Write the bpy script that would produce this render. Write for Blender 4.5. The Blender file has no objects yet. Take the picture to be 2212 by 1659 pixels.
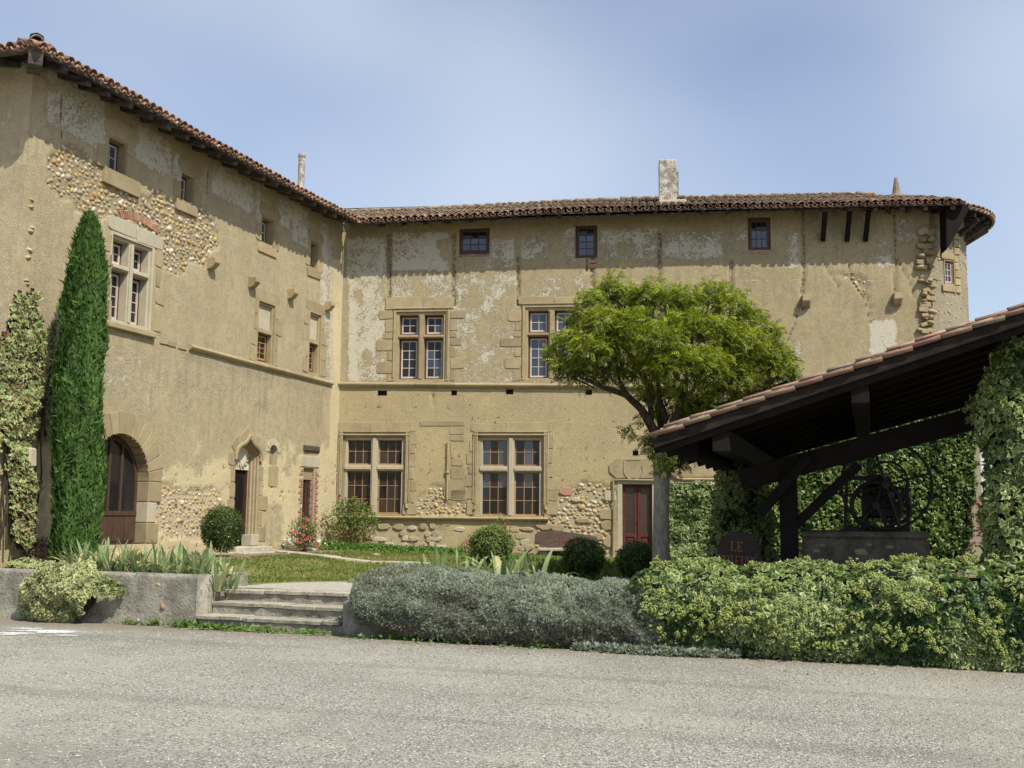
import bpy, bmesh, math, random
import numpy as np
from mathutils import Matrix, Vector, Euler
random.seed(7)
RS = np.random.RandomState(7)
PI = math.pi
scene = bpy.context.scene
COL = scene.collection

# ------------------------------------------------------------------ camera
F = 2300.0                     # focal length in survey pixels (2212 wide)
CW, CH = 2212.0, 1659.0
EYE = Vector((0, 0, 1.7))
PITCH, ROLL = math.radians(7.07), 0.0100
MC = Matrix.Rotation(PI/2 + PITCH, 3, 'X') @ Matrix.Rotation(ROLL, 3, 'Z')
cam_d = bpy.data.cameras.new('camera')
cam = bpy.data.objects.new('camera', cam_d)
COL.objects.link(cam)
cam.matrix_world = Matrix.Translation(EYE) @ MC.to_4x4()
cam_d.sensor_width = 36.0
cam_d.lens = 36.0 * F / CW
cam_d.clip_start = 0.1
cam_d.clip_end = 3000
scene.camera = cam

# ------------------------------------------------------------------ light
SUN_EL = math.radians(50)
SUN_AZ = math.radians(37)      # right of straight behind the camera
to_sun = Vector((math.sin(SUN_AZ)*math.cos(SUN_EL), -math.cos(SUN_AZ)*math.cos(SUN_EL), math.sin(SUN_EL)))
sd = bpy.data.lights.new('sun', 'SUN')
sd.energy = 4.8
sd.angle = math.radians(0.53)
sd.color = (1.0, 0.96, 0.83)
sun = bpy.data.objects.new('sun', sd)
COL.objects.link(sun)
sun.rotation_euler = to_sun.to_track_quat('Z', 'Y').to_euler()

world = bpy.data.worlds.new('World')
scene.world = world
world.use_nodes = True
nt = world.node_tree
nt.nodes.clear()
wo = nt.nodes.new('ShaderNodeOutputWorld')
bg = nt.nodes.new('ShaderNodeBackground')
sky = nt.nodes.new('ShaderNodeTexSky')
sky.sky_type = 'NISHITA'
sky.sun_disc = False
sky.sun_elevation = SUN_EL
sky.sun_rotation = PI - SUN_AZ
sky.air_density = 1.0
sky.dust_density = 1.1
sky.ozone_density = 2.2
tc = nt.nodes.new('ShaderNodeTexCoord')
mp = nt.nodes.new('ShaderNodeMapping')
mp.inputs['Scale'].default_value = (1.0, 1.0, 1.9)
mp.inputs['Location'].default_value = (-0.15, 0.1, 0.55)
nz = nt.nodes.new('ShaderNodeTexNoise')
nz.inputs['Scale'].default_value = 1.25
nz.inputs['Detail'].default_value = 2.5
nz.inputs['Roughness'].default_value = 0.45
nz.inputs['Distortion'].default_value = 0.25
rp = nt.nodes.new('ShaderNodeValToRGB')
rp.color_ramp.elements[0].position = 0.34
rp.color_ramp.elements[0].color = (0.0, 0.0, 0.0, 1)
rp.color_ramp.elements[1].position = 0.66
rp.color_ramp.elements[1].color = (0.58, 0.58, 0.58, 1)
mx = nt.nodes.new('ShaderNodeMix')
mx.data_type = 'RGBA'
mx.inputs['B'].default_value = (4.9, 5.35, 5.95, 1)      # thin high cloud, in the sky's own units
tnt = nt.nodes.new('ShaderNodeMix'); tnt.data_type = 'RGBA'; tnt.blend_type = 'MULTIPLY'
tnt.inputs['Factor'].default_value = 1.0
tnt.inputs['B'].default_value = (1.0, 0.95, 0.97, 1)
L = nt.links.new
L(tc.outputs['Generated'], mp.inputs['Vector'])
L(mp.outputs[0], nz.inputs['Vector'])
L(nz.outputs['Fac'], rp.inputs[0])
L(sky.outputs[0], tnt.inputs['A'])
L(tnt.outputs['Result'], mx.inputs['A'])
L(rp.outputs[0], mx.inputs['Factor'])
L(mx.outputs['Result'], bg.inputs['Color'])
bg.inputs['Strength'].default_value = 0.14
L(bg.outputs[0], wo.inputs['Surface'])

vs = scene.view_settings
vs.view_transform = 'Standard'
vs.look = 'None'
vs.exposure = 0.24
vs.gamma = 1.0
vs.use_curve_mapping = False

# ------------------------------------------------------------------ geometry helpers
def ray(px, py):
    return MC @ Vector(((px - CW/2)/F, -(py - CH/2)/F, -1.0))

def at_z(px, py, z):
    d = ray(px, py)
    return EYE + d * ((z - EYE.z)/d.z)

def at_y(px, py, Y):
    d = ray(px, py)
    return EYE + d * (Y/d.y)

class Frame:
    """a vertical plane frame: x along, y inward (away from viewer side), z up"""
    def __init__(s, o, ang):
        s.o = Vector((o[0], o[1], 0)); s.ang = ang
        s.x = Vector((math.cos(ang), math.sin(ang), 0)); s.y = Vector((-math.sin(ang), math.cos(ang), 0))
        s.M = Matrix.Translation(s.o) @ Matrix.Rotation(ang, 4, 'Z')
        s.I = s.M.inverted()
    def uv(s, px, py, depth=0.0):
        d = ray(px, py)
        a = (s.o + s.y*depth - EYE).dot(s.y) / d.dot(s.y)
        p = s.I @ (EYE + d*a)
        return p.x, p.z
    def zg(s, px, py, z):
        return s.I @ at_z(px, py, z)
    def w(s, x, y, z):
        return s.M @ Vector((x, y, z))

# value noise -------------------------------------------------------
_perm = RS.rand(512, 512).astype(np.float32)
def vnoise(x, y, seed=0):
    x = np.asarray(x, dtype=np.float64) + seed*17.31; y = np.asarray(y, dtype=np.float64) + seed*5.77
    xi = np.floor(x).astype(int); yi = np.floor(y).astype(int)
    fx = x - xi; fy = y - yi
    fx = fx*fx*(3-2*fx); fy = fy*fy*(3-2*fy)
    g = lambda a, b: _perm[a & 511, b & 511]
    return (g(xi, yi)*(1-fx)+g(xi+1, yi)*fx)*(1-fy) + (g(xi, yi+1)*(1-fx)+g(xi+1, yi+1)*fx)*fy
def fbm(x, y, seed=0, oct=4):
    s = 0; a = 0.5; t = 0
    for i in range(oct):
        s = s + a*vnoise(np.asarray(x)*2**i, np.asarray(y)*2**i, seed+i*3); t += a; a *= 0.5
    return s/t
def sm(t):
    t = np.clip(t, 0, 1); return t*t*(3-2*t)
def in_poly(X, Y, poly):
    X = np.asarray(X); Y = np.asarray(Y); r = np.zeros(X.shape, bool)
    n = len(poly); j = n-1
    for i in range(n):
        xi, yi = poly[i]; xj, yj = poly[j]
        c = ((yi > Y) != (yj > Y)) & (X < (xj-xi)*(Y-yi)/((yj-yi) if yj != yi else 1e-9)+xi)
        r ^= c; j = i
    return r

def np_mesh(name, V, Fc, attrs=None, smooth=False):
    """V (n,3); Fc (m,k) constant face size"""
    me = bpy.data.meshes.new(name)
    V = np.asarray(V, dtype=np.float32); Fc = np.asarray(Fc, dtype=np.int32)
    m, k = Fc.shape
    me.vertices.add(len(V)); me.vertices.foreach_set('co', V.ravel())
    me.loops.add(m*k); me.loops.foreach_set('vertex_index', Fc.ravel())
    me.polygons.add(m)
    me.polygons.foreach_set('loop_start', np.arange(0, m*k, k, dtype=np.int32))
    me.polygons.foreach_set('loop_total', np.full(m, k, dtype=np.int32))
    if smooth: me.polygons.foreach_set('use_smooth', np.ones(m, bool))
    for a, val in (attrs or {}).items():
        at = me.attributes.new(a, 'FLOAT', 'POINT')
        at.data.foreach_set('value', np.asarray(val, dtype=np.float32))
    me.update(calc_edges=True)
    return me

class MB:
    def __init__(s): s.v = []; s.f = []
    def box(s, x0, x1, y0, y1, z0, z1):
        b = len(s.v)
        s.v += [(x0,y0,z0),(x1,y0,z0),(x1,y1,z0),(x0,y1,z0),(x0,y0,z1),(x1,y0,z1),(x1,y1,z1),(x0,y1,z1)]
        s.f += [tuple(b+i for i in q) for q in ((0,3,2,1),(4,5,6,7),(0,1,5,4),(1,2,6,5),(2,3,7,6),(3,0,4,7))]
        return s
    def add(s, vs_, fs):
        b = len(s.v); s.v += [tuple(v) for v in vs_]; s.f += [tuple(b+i for i in f) for f in fs]; return s
    def prism(s, pts, y0, y1):
        """pts polygon in x,z (ccw seen from -y); extruded y0..y1"""
        n = len(pts); b = len(s.v)
        s.v += [(p[0], y0, p[1]) for p in pts] + [(p[0], y1, p[1]) for p in pts]
        s.f.append(tuple(b+i for i in range(n))); s.f.append(tuple(b+n+i for i in reversed(range(n))))
        for i in range(n):
            j = (i+1) % n
            s.f.append((b+i, b+n+i, b+n+j, b+j))
        return s
    def tube(s, pts, rad, n=6, cap=True):
        pts = [Vector(p) for p in pts]
        if not hasattr(rad, '__len__'): rad = [rad]*len(pts)
        b = len(s.v); up = Vector((0.13, 0.21, 0.97))
        for i, p in enumerate(pts):
            t = (pts[min(i+1, len(pts)-1)] - pts[max(i-1, 0)]).normalized()
            a = t.cross(up)
            if a.length < 1e-3: a = t.cross(Vector((1, 0, 0)))
            a.normalize(); c = a.cross(t)
            for k in range(n):
                q = 2*PI*k/n
                s.v.append(tuple(p + (a*math.cos(q) + c*math.sin(q))*rad[i]))
        for i in range(len(pts)-1):
            for k in range(n):
                k2 = (k+1) % n
                s.f.append((b+i*n+k, b+i*n+k2, b+(i+1)*n+k2, b+(i+1)*n+k))
        if cap:
            s.f.append(tuple(b+k for k in reversed(range(n)))); s.f.append(tuple(b+(len(pts)-1)*n+k for k in range(n)))
        return s
    def beam(s, p0, p1, w, h, up=(0, 0, 1)):
        """rectangular timber from p0 to p1"""
        p0 = Vector(p0); p1 = Vector(p1); t = (p1-p0).normalized(); u = Vector(up)
        a = t.cross(u).normalized(); c = a.cross(t).normalized()
        b = len(s.v)
        for p in (p0, p1):
            for sx, sz in ((-1,-1),(1,-1),(1,1),(-1,1)):
                s.v.append(tuple(p + a*sx*w/2 + c*sz*h/2))
        s.f += [tuple(b+i for i in q) for q in ((0,1,2,3),(7,6,5,4),(0,4,5,1),(1,5,6,2),(2,6,7,3),(3,7,4,0))]
        return s
    def xf(s, M):
        s.v = [tuple(M @ Vector(v)) for v in s.v]; return s
    def mesh(s, name, jit=0.0, bevel=0.0, smooth=False, seg=1):
        me = bpy.data.meshes.new(name)
        if jit:
            r = random.Random(len(s.v)*3+len(name))
            s.v = [(x+r.uniform(-jit, jit), y+r.uniform(-jit, jit), z+r.uniform(-jit, jit)) for x, y, z in s.v]
        me.from_pydata(s.v, [], s.f)
        if bevel:
            bm = bmesh.new(); bm.from_mesh(me)
            bmesh.ops.bevel(bm, geom=bm.edges[:], offset=bevel, segments=seg, profile=0.6, affect='EDGES', clamp_overlap=True)
            bm.to_mesh(me); bm.free()
        if smooth:
            for p in me.polygons: p.use_smooth = True
        me.update()
        return me
    def build(s, name, mat, parent=None, **k):
        return link(name, s.mesh(name, **k), mat, parent)

def link(name, me, mat=None, parent=None, M=None):
    o = bpy.data.objects.new(name, me)
    if mat is not None and me is not None and len(me.materials) == 0: me.materials.append(mat)
    COL.objects.link(o)
    if parent is not None: o.parent = parent
    if M is not None: o.matrix_basis = M
    return o

def tag(o, label=None, cat=None, group=None, kind=None):
    if label: o['label'] = label
    if cat: o['category'] = cat
    if group: o['group'] = group
    if kind: o['kind'] = kind
    return o

def thing(name, label, cat, M=None, group=None):
    o = bpy.data.objects.new(name, None); COL.objects.link(o)
    o.empty_display_size = 0.3
    if M is not None: o.matrix_world = M
    return tag(o, label, cat, group)

# ------------------------------------------------------------------ materials
class NG:
    def __init__(s, name):
        s.m = bpy.data.materials.new(name); s.m.use_nodes = True
        s.t = s.m.node_tree; s.t.nodes.clear()
        s.out = s.n('ShaderNodeOutputMaterial')
    def n(s, ty, **kw):
        nd = s.t.nodes.new(ty)
        for k, v in kw.items():
            if k in nd.inputs: nd.inputs[k].default_value = v
            else: setattr(nd, k, v)
        return nd
    def l(s, a, b): s.t.links.new(a, b)
    def put(s, sock, v):
        if isinstance(v, bpy.types.NodeSocket): s.l(v, sock)
        else: sock.default_value = v
    def pos(s):
        if not hasattr(s, '_p'): s._p = s.n('ShaderNodeNewGeometry').outputs['Position']
        return s._p
    def noise(s, scale, detail=4, rough=0.55, vec=None, dist=0.0):
        nd = s.n('ShaderNodeTexNoise', Scale=scale, Detail=detail, Roughness=rough, Distortion=dist)
        s.l(vec or s.pos(), nd.inputs['Vector']); return nd.outputs['Fac']
    def stretch(s, sx, sy, sz, vec=None):
        nd = s.n('ShaderNodeMapping'); nd.inputs['Scale'].default_value = (sx, sy, sz)
        s.l(vec or s.pos(), nd.inputs['Vector']); return nd.outputs[0]
    def math(s, op, a, b=0.0, c=0.0, clamp=False):
        nd = s.n('ShaderNodeMath', operation=op, use_clamp=clamp)
        for i, v in enumerate((a, b, c)): s.put(nd.inputs[i], v)
        return nd.outputs[0]
    def ss(s, x, lo, hi):
        nd = s.n('ShaderNodeMapRange', interpolation_type='SMOOTHSTEP')
        s.put(nd.inputs[0], x); nd.inputs[1].default_value = lo; nd.inputs[2].default_value = hi
        return nd.outputs[0]
    def mix(s, f, a, b, bt='MIX'):
        nd = s.n('ShaderNodeMix', data_type='RGBA', blend_type=bt)
        c4 = lambda v: v if isinstance(v, bpy.types.NodeSocket) else ((*v, 1) if len(v) == 3 else v)
        s.put(nd.inputs['Factor'], f); s.put(nd.inputs['A'], c4(a)); s.put(nd.inputs['B'], c4(b))
        return nd.outputs['Result']
    def attr(s, name): return s.n('ShaderNodeAttribute', attribute_name=name).outputs['Fac']
    def rand(s): return s.n('ShaderNodeObjectInfo').outputs['Random']
    def bump(s, h, strength=0.5, dist=0.02):
        nd = s.n('ShaderNodeBump', Strength=strength, Distance=dist); s.l(h, nd.inputs['Height']); return nd.outputs[0]
    def bsdf(s, col, rough=0.85, normal=None, spec=0.3, metal=0.0):
        b = s.n('ShaderNodeBsdfPrincipled'); s.put(b.inputs['Base Color'], col if isinstance(col, bpy.types.NodeSocket) else (*col, 1))
        s.put(b.inputs['Roughness'], rough); b.inputs['Specular IOR Level'].default_value = spec
        b.inputs['Metallic'].default_value = metal
        if normal is not None: s.l(normal, b.inputs['Normal'])
        return b.outputs[0]
    def done(s, sh): s.l(sh, s.out.inputs['Surface']); return s.m

def simple(name, c1, c2, scale=6, rough=0.85, bs=40, bstr=0.4, bd=0.01, spread=0.25, rnd=0.35, spec=0.3, st=None, c3=None):
    g = NG(name)
    vec = g.stretch(*st) if st else None
    f = g.ss(g.noise(scale, 5, 0.6, vec), 0.5-spread, 0.5+spread)
    col = g.mix(f, c1, c2)
    if c3:
        col = g.mix(g.math('MULTIPLY', g.ss(g.noise(scale*3.1, 4, 0.7, vec), 0.55, 0.7), 0.8), col, c3)
    if rnd:
        r = g.math('MULTIPLY_ADD', g.rand(), rnd*2, 1-rnd)
        cmb = g.n('ShaderNodeCombineColor')
        for i in range(3): g.l(r, cmb.inputs[i])
        col = g.mix(1.0, col, cmb.outputs[0], 'MULTIPLY')
    nrm = g.bump(g.noise(bs, 4, 0.6, vec), bstr, bd)
    return g.done(g.bsdf(col, rough, nrm, spec))

M = {}
M['ashlar'] = simple('ashlar_stone', (0.285,0.225,0.130), (0.36,0.29,0.178), 2.5, 0.92, 45, 0.7, 0.012, 0.25, 0.12, 0.12, c3=(0.23,0.185,0.115))
M['ashlar_pale'] = simple('pale_ashlar_stone', (0.37,0.325,0.235), (0.45,0.40,0.30), 3.0, 0.9, 60, 0.35, 0.006, 0.3, 0.08, 0.2, c3=(0.33,0.285,0.205))
M['mullion'] = simple('weathered_mullion', (0.34,0.295,0.215), (0.43,0.375,0.28), 2.0, 0.85, 30, 0.4, 0.005, 0.3, 0.06, 0.2, st=(6,6,1))
M['redwood'] = simple('red_brown_paint', (0.060,0.016,0.012), (0.095,0.026,0.018), 5, 0.6, 30, 0.3, 0.004, 0.3, 0.15, 0.35, st=(4,4,1))
M['brownwood'] = simple('brown_paint', (0.048,0.027,0.018), (0.082,0.046,0.030), 5, 0.6, 30, 0.3, 0.004, 0.3, 0.15, 0.35, st=(4,4,1))
M['paleframe'] = simple('pale_frame_paint', (0.42,0.35,0.30), (0.52,0.45,0.39), 8, 0.6, 30, 0.2, 0.003, 0.3, 0.08)
M['ochreframe'] = simple('ochre_frame_wood', (0.27,0.15,0.065), (0.36,0.22,0.10), 8, 0.6, 30, 0.2, 0.003, 0.3, 0.1)
M['timber'] = simple('grey_weathered_timber', (0.035,0.028,0.022), (0.12,0.10,0.085), 4, 0.9, 40, 0.6, 0.01, 0.25, 0.25, 0.15, st=(1,1,3))
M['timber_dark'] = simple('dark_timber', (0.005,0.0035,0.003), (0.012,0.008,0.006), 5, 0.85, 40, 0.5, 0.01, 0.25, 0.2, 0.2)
M['board'] = simple('soffit_board', (0.016,0.012,0.009), (0.034,0.026,0.02), 5, 0.9, 40, 0.5, 0.01, 0.25, 0.3, 0.15)
M['brick'] = simple('old_red_brick', (0.30,0.155,0.10), (0.38,0.22,0.15), 9, 0.9, 60, 0.5, 0.006, 0.3, 0.22, 0.2, c3=(0.42,0.33,0.24))
M['kerb'] = simple('shaded_kerb_stone', (0.10,0.085,0.065), (0.19,0.165,0.13), 4, 0.95, 20, 1.0, 0.03, 0.2, 0.1, 0.1, c3=(0.06,0.05,0.04))  # stone colour darkened to carry the shade under the shed roof
M['concrete'] = simple('weathered_concrete', (0.19,0.175,0.14), (0.33,0.305,0.245), 3.5, 0.95, 26, 0.8, 0.03, 0.16, 0.1, 0.15, c3=(0.095,0.085,0.07))
M['stepstone'] = simple('step_stone', (0.30,0.27,0.21), (0.47,0.43,0.35), 6, 0.9, 30, 0.9, 0.02, 0.22, 0.2, 0.2, c3=(0.15,0.13,0.10))
M['chimney'] = simple('lime_stained_chimney', (0.24,0.21,0.165), (0.50,0.47,0.40), 7, 0.95, 22, 1.0, 0.04, 0.12, 0.05, 0.2, c3=(0.13,0.11,0.085))
M['iron'] = simple('rusty_black_iron', (0.012,0.011,0.012), (0.035,0.024,0.020), 12, 0.6, 60, 0.3, 0.003, 0.3, 0.1, 0.4)
M['bark'] = simple('grey_fissured_bark', (0.24,0.21,0.165), (0.46,0.42,0.345), 9, 0.95, 26, 1.0, 0.03, 0.2, 0.05, 0.1, st=(4,4,0.7), c3=(0.07,0.055,0.04))
M['branch'] = simple('dark_branch_bark', (0.035,0.026,0.018), (0.085,0.066,0.045), 9, 0.95, 30, 0.8, 0.02, 0.2, 0.05, 0.1, st=(2,2,0.8))
M['soil'] = simple('dry_soil', (0.13,0.095,0.06), (0.22,0.17,0.115), 4, 0.95, 40, 0.9, 0.03, 0.25, 0.0)
M['tile'] = simple('weathered_clay_tile', (0.17,0.082,0.05), (0.25,0.15,0.10), 6, 0.9, 40, 0.5, 0.008, 0.3, 0.35, 0.2, c3=(0.29,0.26,0.20))
M['tile_grey'] = simple('lichened_clay_tile', (0.20,0.135,0.09), (0.31,0.27,0.20), 7, 0.92, 40, 0.6, 0.008, 0.25, 0.3, 0.15, c3=(0.13,0.11,0.085))
M['tile_pink'] = simple('pink_clay_tile', (0.27,0.15,0.105), (0.37,0.24,0.175), 5, 0.9, 40, 0.5, 0.008, 0.3, 0.28, 0.2, c3=(0.34,0.31,0.26))
M['mortar_dark'] = simple('dark_gap', (0.05,0.04,0.03), (0.09,0.07,0.05), 5, 0.95, 30, 0.5, 0.02, 0.3, 0.0)
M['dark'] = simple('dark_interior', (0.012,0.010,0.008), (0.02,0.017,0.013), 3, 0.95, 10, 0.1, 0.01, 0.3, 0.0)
M['plate'] = simple('carved_pale_stone', (0.50,0.44,0.32), (0.58,0.52,0.40), 4, 0.9, 50, 0.4, 0.006, 0.3, 0.05)

def cobble_mat():
    g = NG('river_cobble')
    r = g.rand()
    cr = g.n('ShaderNodeValToRGB'); g.l(r, cr.inputs[0])
    e = cr.color_ramp; e.interpolation = 'CONSTANT'
    cols = [(0.0,(0.43,0.31,0.14)),(0.22,(0.48,0.37,0.20)),(0.42,(0.34,0.28,0.19)),(0.58,(0.50,0.45,0.34)),(0.70,(0.40,0.26,0.10)),(0.85,(0.54,0.50,0.41)),(0.90,(0.30,0.175,0.11)),(0.95,(0.28,0.25,0.20))]
    e.elements[0].position = 0; e.elements[0].color = (*cols[0][1], 1)
    e.elements[1].position = cols[1][0]; e.elements[1].color = (*cols[1][1], 1)
    for p, c in cols[2:]:
        el = e.elements.new(p); el.color = (*c, 1)
    col = g.mix(g.math('MULTIPLY', g.ss(g.noise(25, 4), 0.4, 0.7), 0.35), cr.outputs[0], (0.28,0.23,0.15))
    return g.done(g.bsdf(col, 0.8, g.bump(g.noise(70, 3), 0.3, 0.004), 0.3))
M['cobble'] = cobble_mat()

def glass_mat(name, c, spec=0.6, rough=0.06):
    g = NG(name)
    f = g.noise(1.3, 2)
    r = g.rand()
    col = g.mix(g.math('MULTIPLY', r, 0.8), c, tuple(v*2.2+0.004 for v in c))
    return g.done(g.bsdf(col, rough, g.bump(f, 0.12, 0.05), spec))
M['glass'] = glass_mat('dark_window_glass', (0.010,0.009,0.009), 0.35)
M['glass_blue'] = glass_mat('sky_tinted_glass', (0.022,0.030,0.046), 0.8, 0.10)  # sky reflection put into the pane as a blue base tint
M['glass_warm'] = glass_mat('curtained_glass', (0.026,0.018,0.012), 0.5, 0.15)

def plaster(name, base1, base2, ochre):
    """lime render: attributes white (whitewash), bare (render fallen), seam, grey (sooty speckle), warm (yellow lime)"""
    g = NG(name)
    n1 = g.noise(0.7, 5, 0.6); n2 = g.noise(6, 5, 0.65); n3 = g.noise(22, 5, 0.7); n4 = g.noise(90, 3, 0.7)
    streak = g.noise(3.0, 5, 0.65, g.stretch(2.2, 2.2, 0.35))
    col = g.mix(g.ss(n1, 0.35, 0.65), base1, base2)
    col = g.mix(g.math('MULTIPLY', g.ss(n2, 0.42, 0.66), 0.45), col, tuple(v*0.72 for v in base1))
    col = g.mix(g.math('MULTIPLY', g.ss(streak, 0.50, 0.68), 0.45), col, tuple(v*0.66 for v in base2))
    w = g.math('ADD', g.attr('warm'), g.math('MULTIPLY', g.math('SUBTRACT', n2, 0.5), 1.2))
    col = g.mix(g.ss(w, 0.35, 0.75), col, g.mix(g.ss(n1, .3, .7), ochre, tuple(v*0.86 for v in ochre)))
    gr = g.math('ADD', g.attr('grey'), g.math('MULTIPLY', g.math('SUBTRACT', n3, 0.5), 2.4))
    gr = g.math('ADD', gr, g.math('MULTIPLY', g.math('SUBTRACT', streak, 0.5), 1.2))
    col = g.mix(g.math('MULTIPLY', g.ss(gr, 0.45, 0.95), 0.62), col, (0.205,0.185,0.145))
    # pale aggregate flecks and black pits
    col = g.mix(g.math('MULTIPLY', g.ss(g.noise(40, 3, 0.75), 0.50, 0.68), 0.35), col, tuple(v*0.62 for v in base1))
    col = g.mix(g.math('MULTIPLY', g.ss(n4, 0.60, 0.70), 0.50), col, (0.60,0.54,0.43))
    col = g.mix(g.math('MULTIPLY', g.ss(g.noise(60, 2, 0.5), 0.70, 0.76), 0.8), col, (0.10,0.08,0.055))
    n5 = g.noise(30, 3, 0.8)
    col = g.mix(g.math('MULTIPLY', g.ss(n5, 0.54, 0.66), 0.50), col, (0.56,0.49,0.36))
    col = g.mix(g.math('MULTIPLY', g.ss(g.noise(26, 3, 0.8), 0.57, 0.70), 0.42), col, (0.15,0.12,0.075))
    # whitewash flakes
    wn = g.math('ADD', g.math('MULTIPLY', g.math('SUBTRACT', g.noise(4.0, 4, 0.6, None, 1.0), 0.5), 1.0), g.math('MULTIPLY', g.math('SUBTRACT', g.noise(13.0, 4, 0.66, None, 1.6), 0.5), 2.6))
    wh = g.math('ADD', g.attr('white'), wn)
    whf = g.ss(wh, 0.45, 0.60)
    col = g.mix(g.math('MULTIPLY', whf, 0.76), col, g.mix(g.ss(n3, .3, .7), (0.50,0.46,0.37), (0.60,0.565,0.48)))
    ba = g.math('ADD', g.attr('bare'), g.math('MULTIPLY', g.math('SUBTRACT', n3, 0.5), 0.9))
    baf = g.ss(ba, 0.42, 0.58)
    col = g.mix(baf, col, g.mix(g.math('MULTIPLY', g.attr('warm'), 0.75), g.mix(g.ss(n2, .35, .65), (0.36,0.295,0.185), (0.27,0.22,0.14)), (0.52,0.43,0.29)))
    se = g.math('ADD', g.attr('seam'), g.math('MULTIPLY', g.math('SUBTRACT', n3, 0.5), 1.3))
    sef = g.ss(se, 0.45, 0.65)
    col = g.mix(g.math('MULTIPLY', sef, 0.85), col, g.mix(g.ss(g.noise(14, 3), .42, .58), (0.12,0.095,0.065), (0.36,0.29,0.19)))
    h = g.math('ADD', g.math('MULTIPLY', n3, 0.6), g.math('MULTIPLY', n4, 0.35))
    h = g.math('ADD', h, g.math('MULTIPLY', whf, 0.8))
    h = g.math('SUBTRACT', h, g.math('MULTIPLY', sef, 0.8))
    h = g.math('ADD', h, g.math('MULTIPLY', n5, 0.7))
    return g.done(g.bsdf(col, 0.95, g.bump(h, 0.8, 0.028), 0.1))
M['plaster_main'] = plaster('main_lime_render', (0.345,0.276,0.157), (0.395,0.318,0.184), (0.455,0.362,0.193))
M['plaster_side'] = plaster('side_lime_render', (0.375,0.305,0.188), (0.44,0.365,0.228), (0.60,0.50,0.305))
M['plaster_tower'] = plaster('tower_pebble_render', (0.29,0.25,0.175), (0.34,0.295,0.21), (0.44,0.34,0.2))

def leaf_mat(name, dark, light, rim=None, rim_amt=0.0, trans=0.30, rough=0.55, dead=None, spec=0.35):
    g = NG(name)
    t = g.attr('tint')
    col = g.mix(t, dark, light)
    if rim:
        rf = g.math('MULTIPLY', g.ss(g.attr('rim'), 0.50, 0.92), g.ss(t, 1-rim_amt-0.2, 1-rim_amt+0.2))
        col = g.mix(rf, col, rim)
    if dead:
        col = g.mix(g.ss(g.attr('dead'), 0.4, 0.8), col, dead)
    col = g.mix(g.math('MULTIPLY', g.ss(g.noise(5, 3), .35, .7), 0.3), col, tuple(v*0.6 for v in dark))
    a = g.bsdf(col, rough, None, spec)
    tr = g.n('ShaderNodeBsdfTranslucent'); g.l(col, tr.inputs['Color'])
    ms = g.n('ShaderNodeMixShader'); ms.inputs[0].default_value = trans
    g.l(a, ms.inputs[1]); g.l(tr.outputs[0], ms.inputs[2])
    return g.done(ms.outputs[0])
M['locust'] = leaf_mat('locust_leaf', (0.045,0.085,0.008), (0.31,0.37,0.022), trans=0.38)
M['cypress'] = leaf_mat('cypress_spray', (0.014,0.045,0.008), (0.095,0.185,0.028), trans=0.2, rough=0.7)
M['box'] = leaf_mat('box_leaf', (0.016,0.045,0.010), (0.13,0.185,0.032), trans=0.2, rough=0.35)
M['rosegreen'] = leaf_mat('rose_leaf', (0.075,0.125,0.025), (0.20,0.26,0.060), trans=0.3, dead=(0.24,0.16,0.06))
M['silver'] = leaf_mat('silver_leaf', (0.13,0.16,0.105), (0.42,0.465,0.345), trans=0.15, rough=0.85, dead=(0.20,0.16,0.115))
M['ivy'] = leaf_mat('variegated_ivy_leaf', (0.022,0.058,0.012), (0.15,0.24,0.04), rim=(0.46,0.50,0.22), rim_amt=0.56, trans=0.28, rough=0.4, dead=(0.28,0.17,0.10))
M['ivy_pale'] = leaf_mat('yellowing_ivy_leaf', (0.10,0.15,0.04), (0.29,0.35,0.11), rim=(0.55,0.56,0.28), rim_amt=0.75, trans=0.25, rough=0.45, dead=(0.24,0.13,0.075))
M['ivy_green'] = leaf_mat('green_ivy_leaf', (0.045,0.10,0.02), (0.19,0.27,0.055), trans=0.28, rough=0.4)
M['iris'] = leaf_mat('iris_blade', (0.11,0.19,0.10), (0.38,0.45,0.18), trans=0.3, rough=0.5, dead=(0.58,0.50,0.22))
M['grassb'] = leaf_mat('grass_blade', (0.085,0.135,0.022), (0.21,0.25,0.055), trans=0.3, rough=0.7, dead=(0.32,0.27,0.12))
M['umbel'] = leaf_mat('ivy_flower_umbel', (0.21,0.26,0.06), (0.38,0.42,0.13), trans=0.1, rough=0.8)
M['creeper'] = leaf_mat('red_creeper_leaf', (0.13,0.012,0.010), (0.26,0.04,0.03), trans=0.2, rough=0.6)
M['red'] = leaf_mat('red_petal', (0.38,0.005,0.010), (0.55,0.015,0.022), trans=0.2, rough=0.5)
M['pink'] = leaf_mat('pink_petal', (0.60,0.06,0.12), (0.75,0.13,0.20), trans=0.2, rough=0.5)
M['white'] = leaf_mat('white_petal', (0.70,0.70,0.68), (0.80,0.80,0.78), trans=0.1, rough=0.7)
M['dryplant'] = leaf_mat('dry_brown_stalks', (0.20,0.125,0.08), (0.36,0.26,0.17), trans=0.1, rough=0.9)
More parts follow.
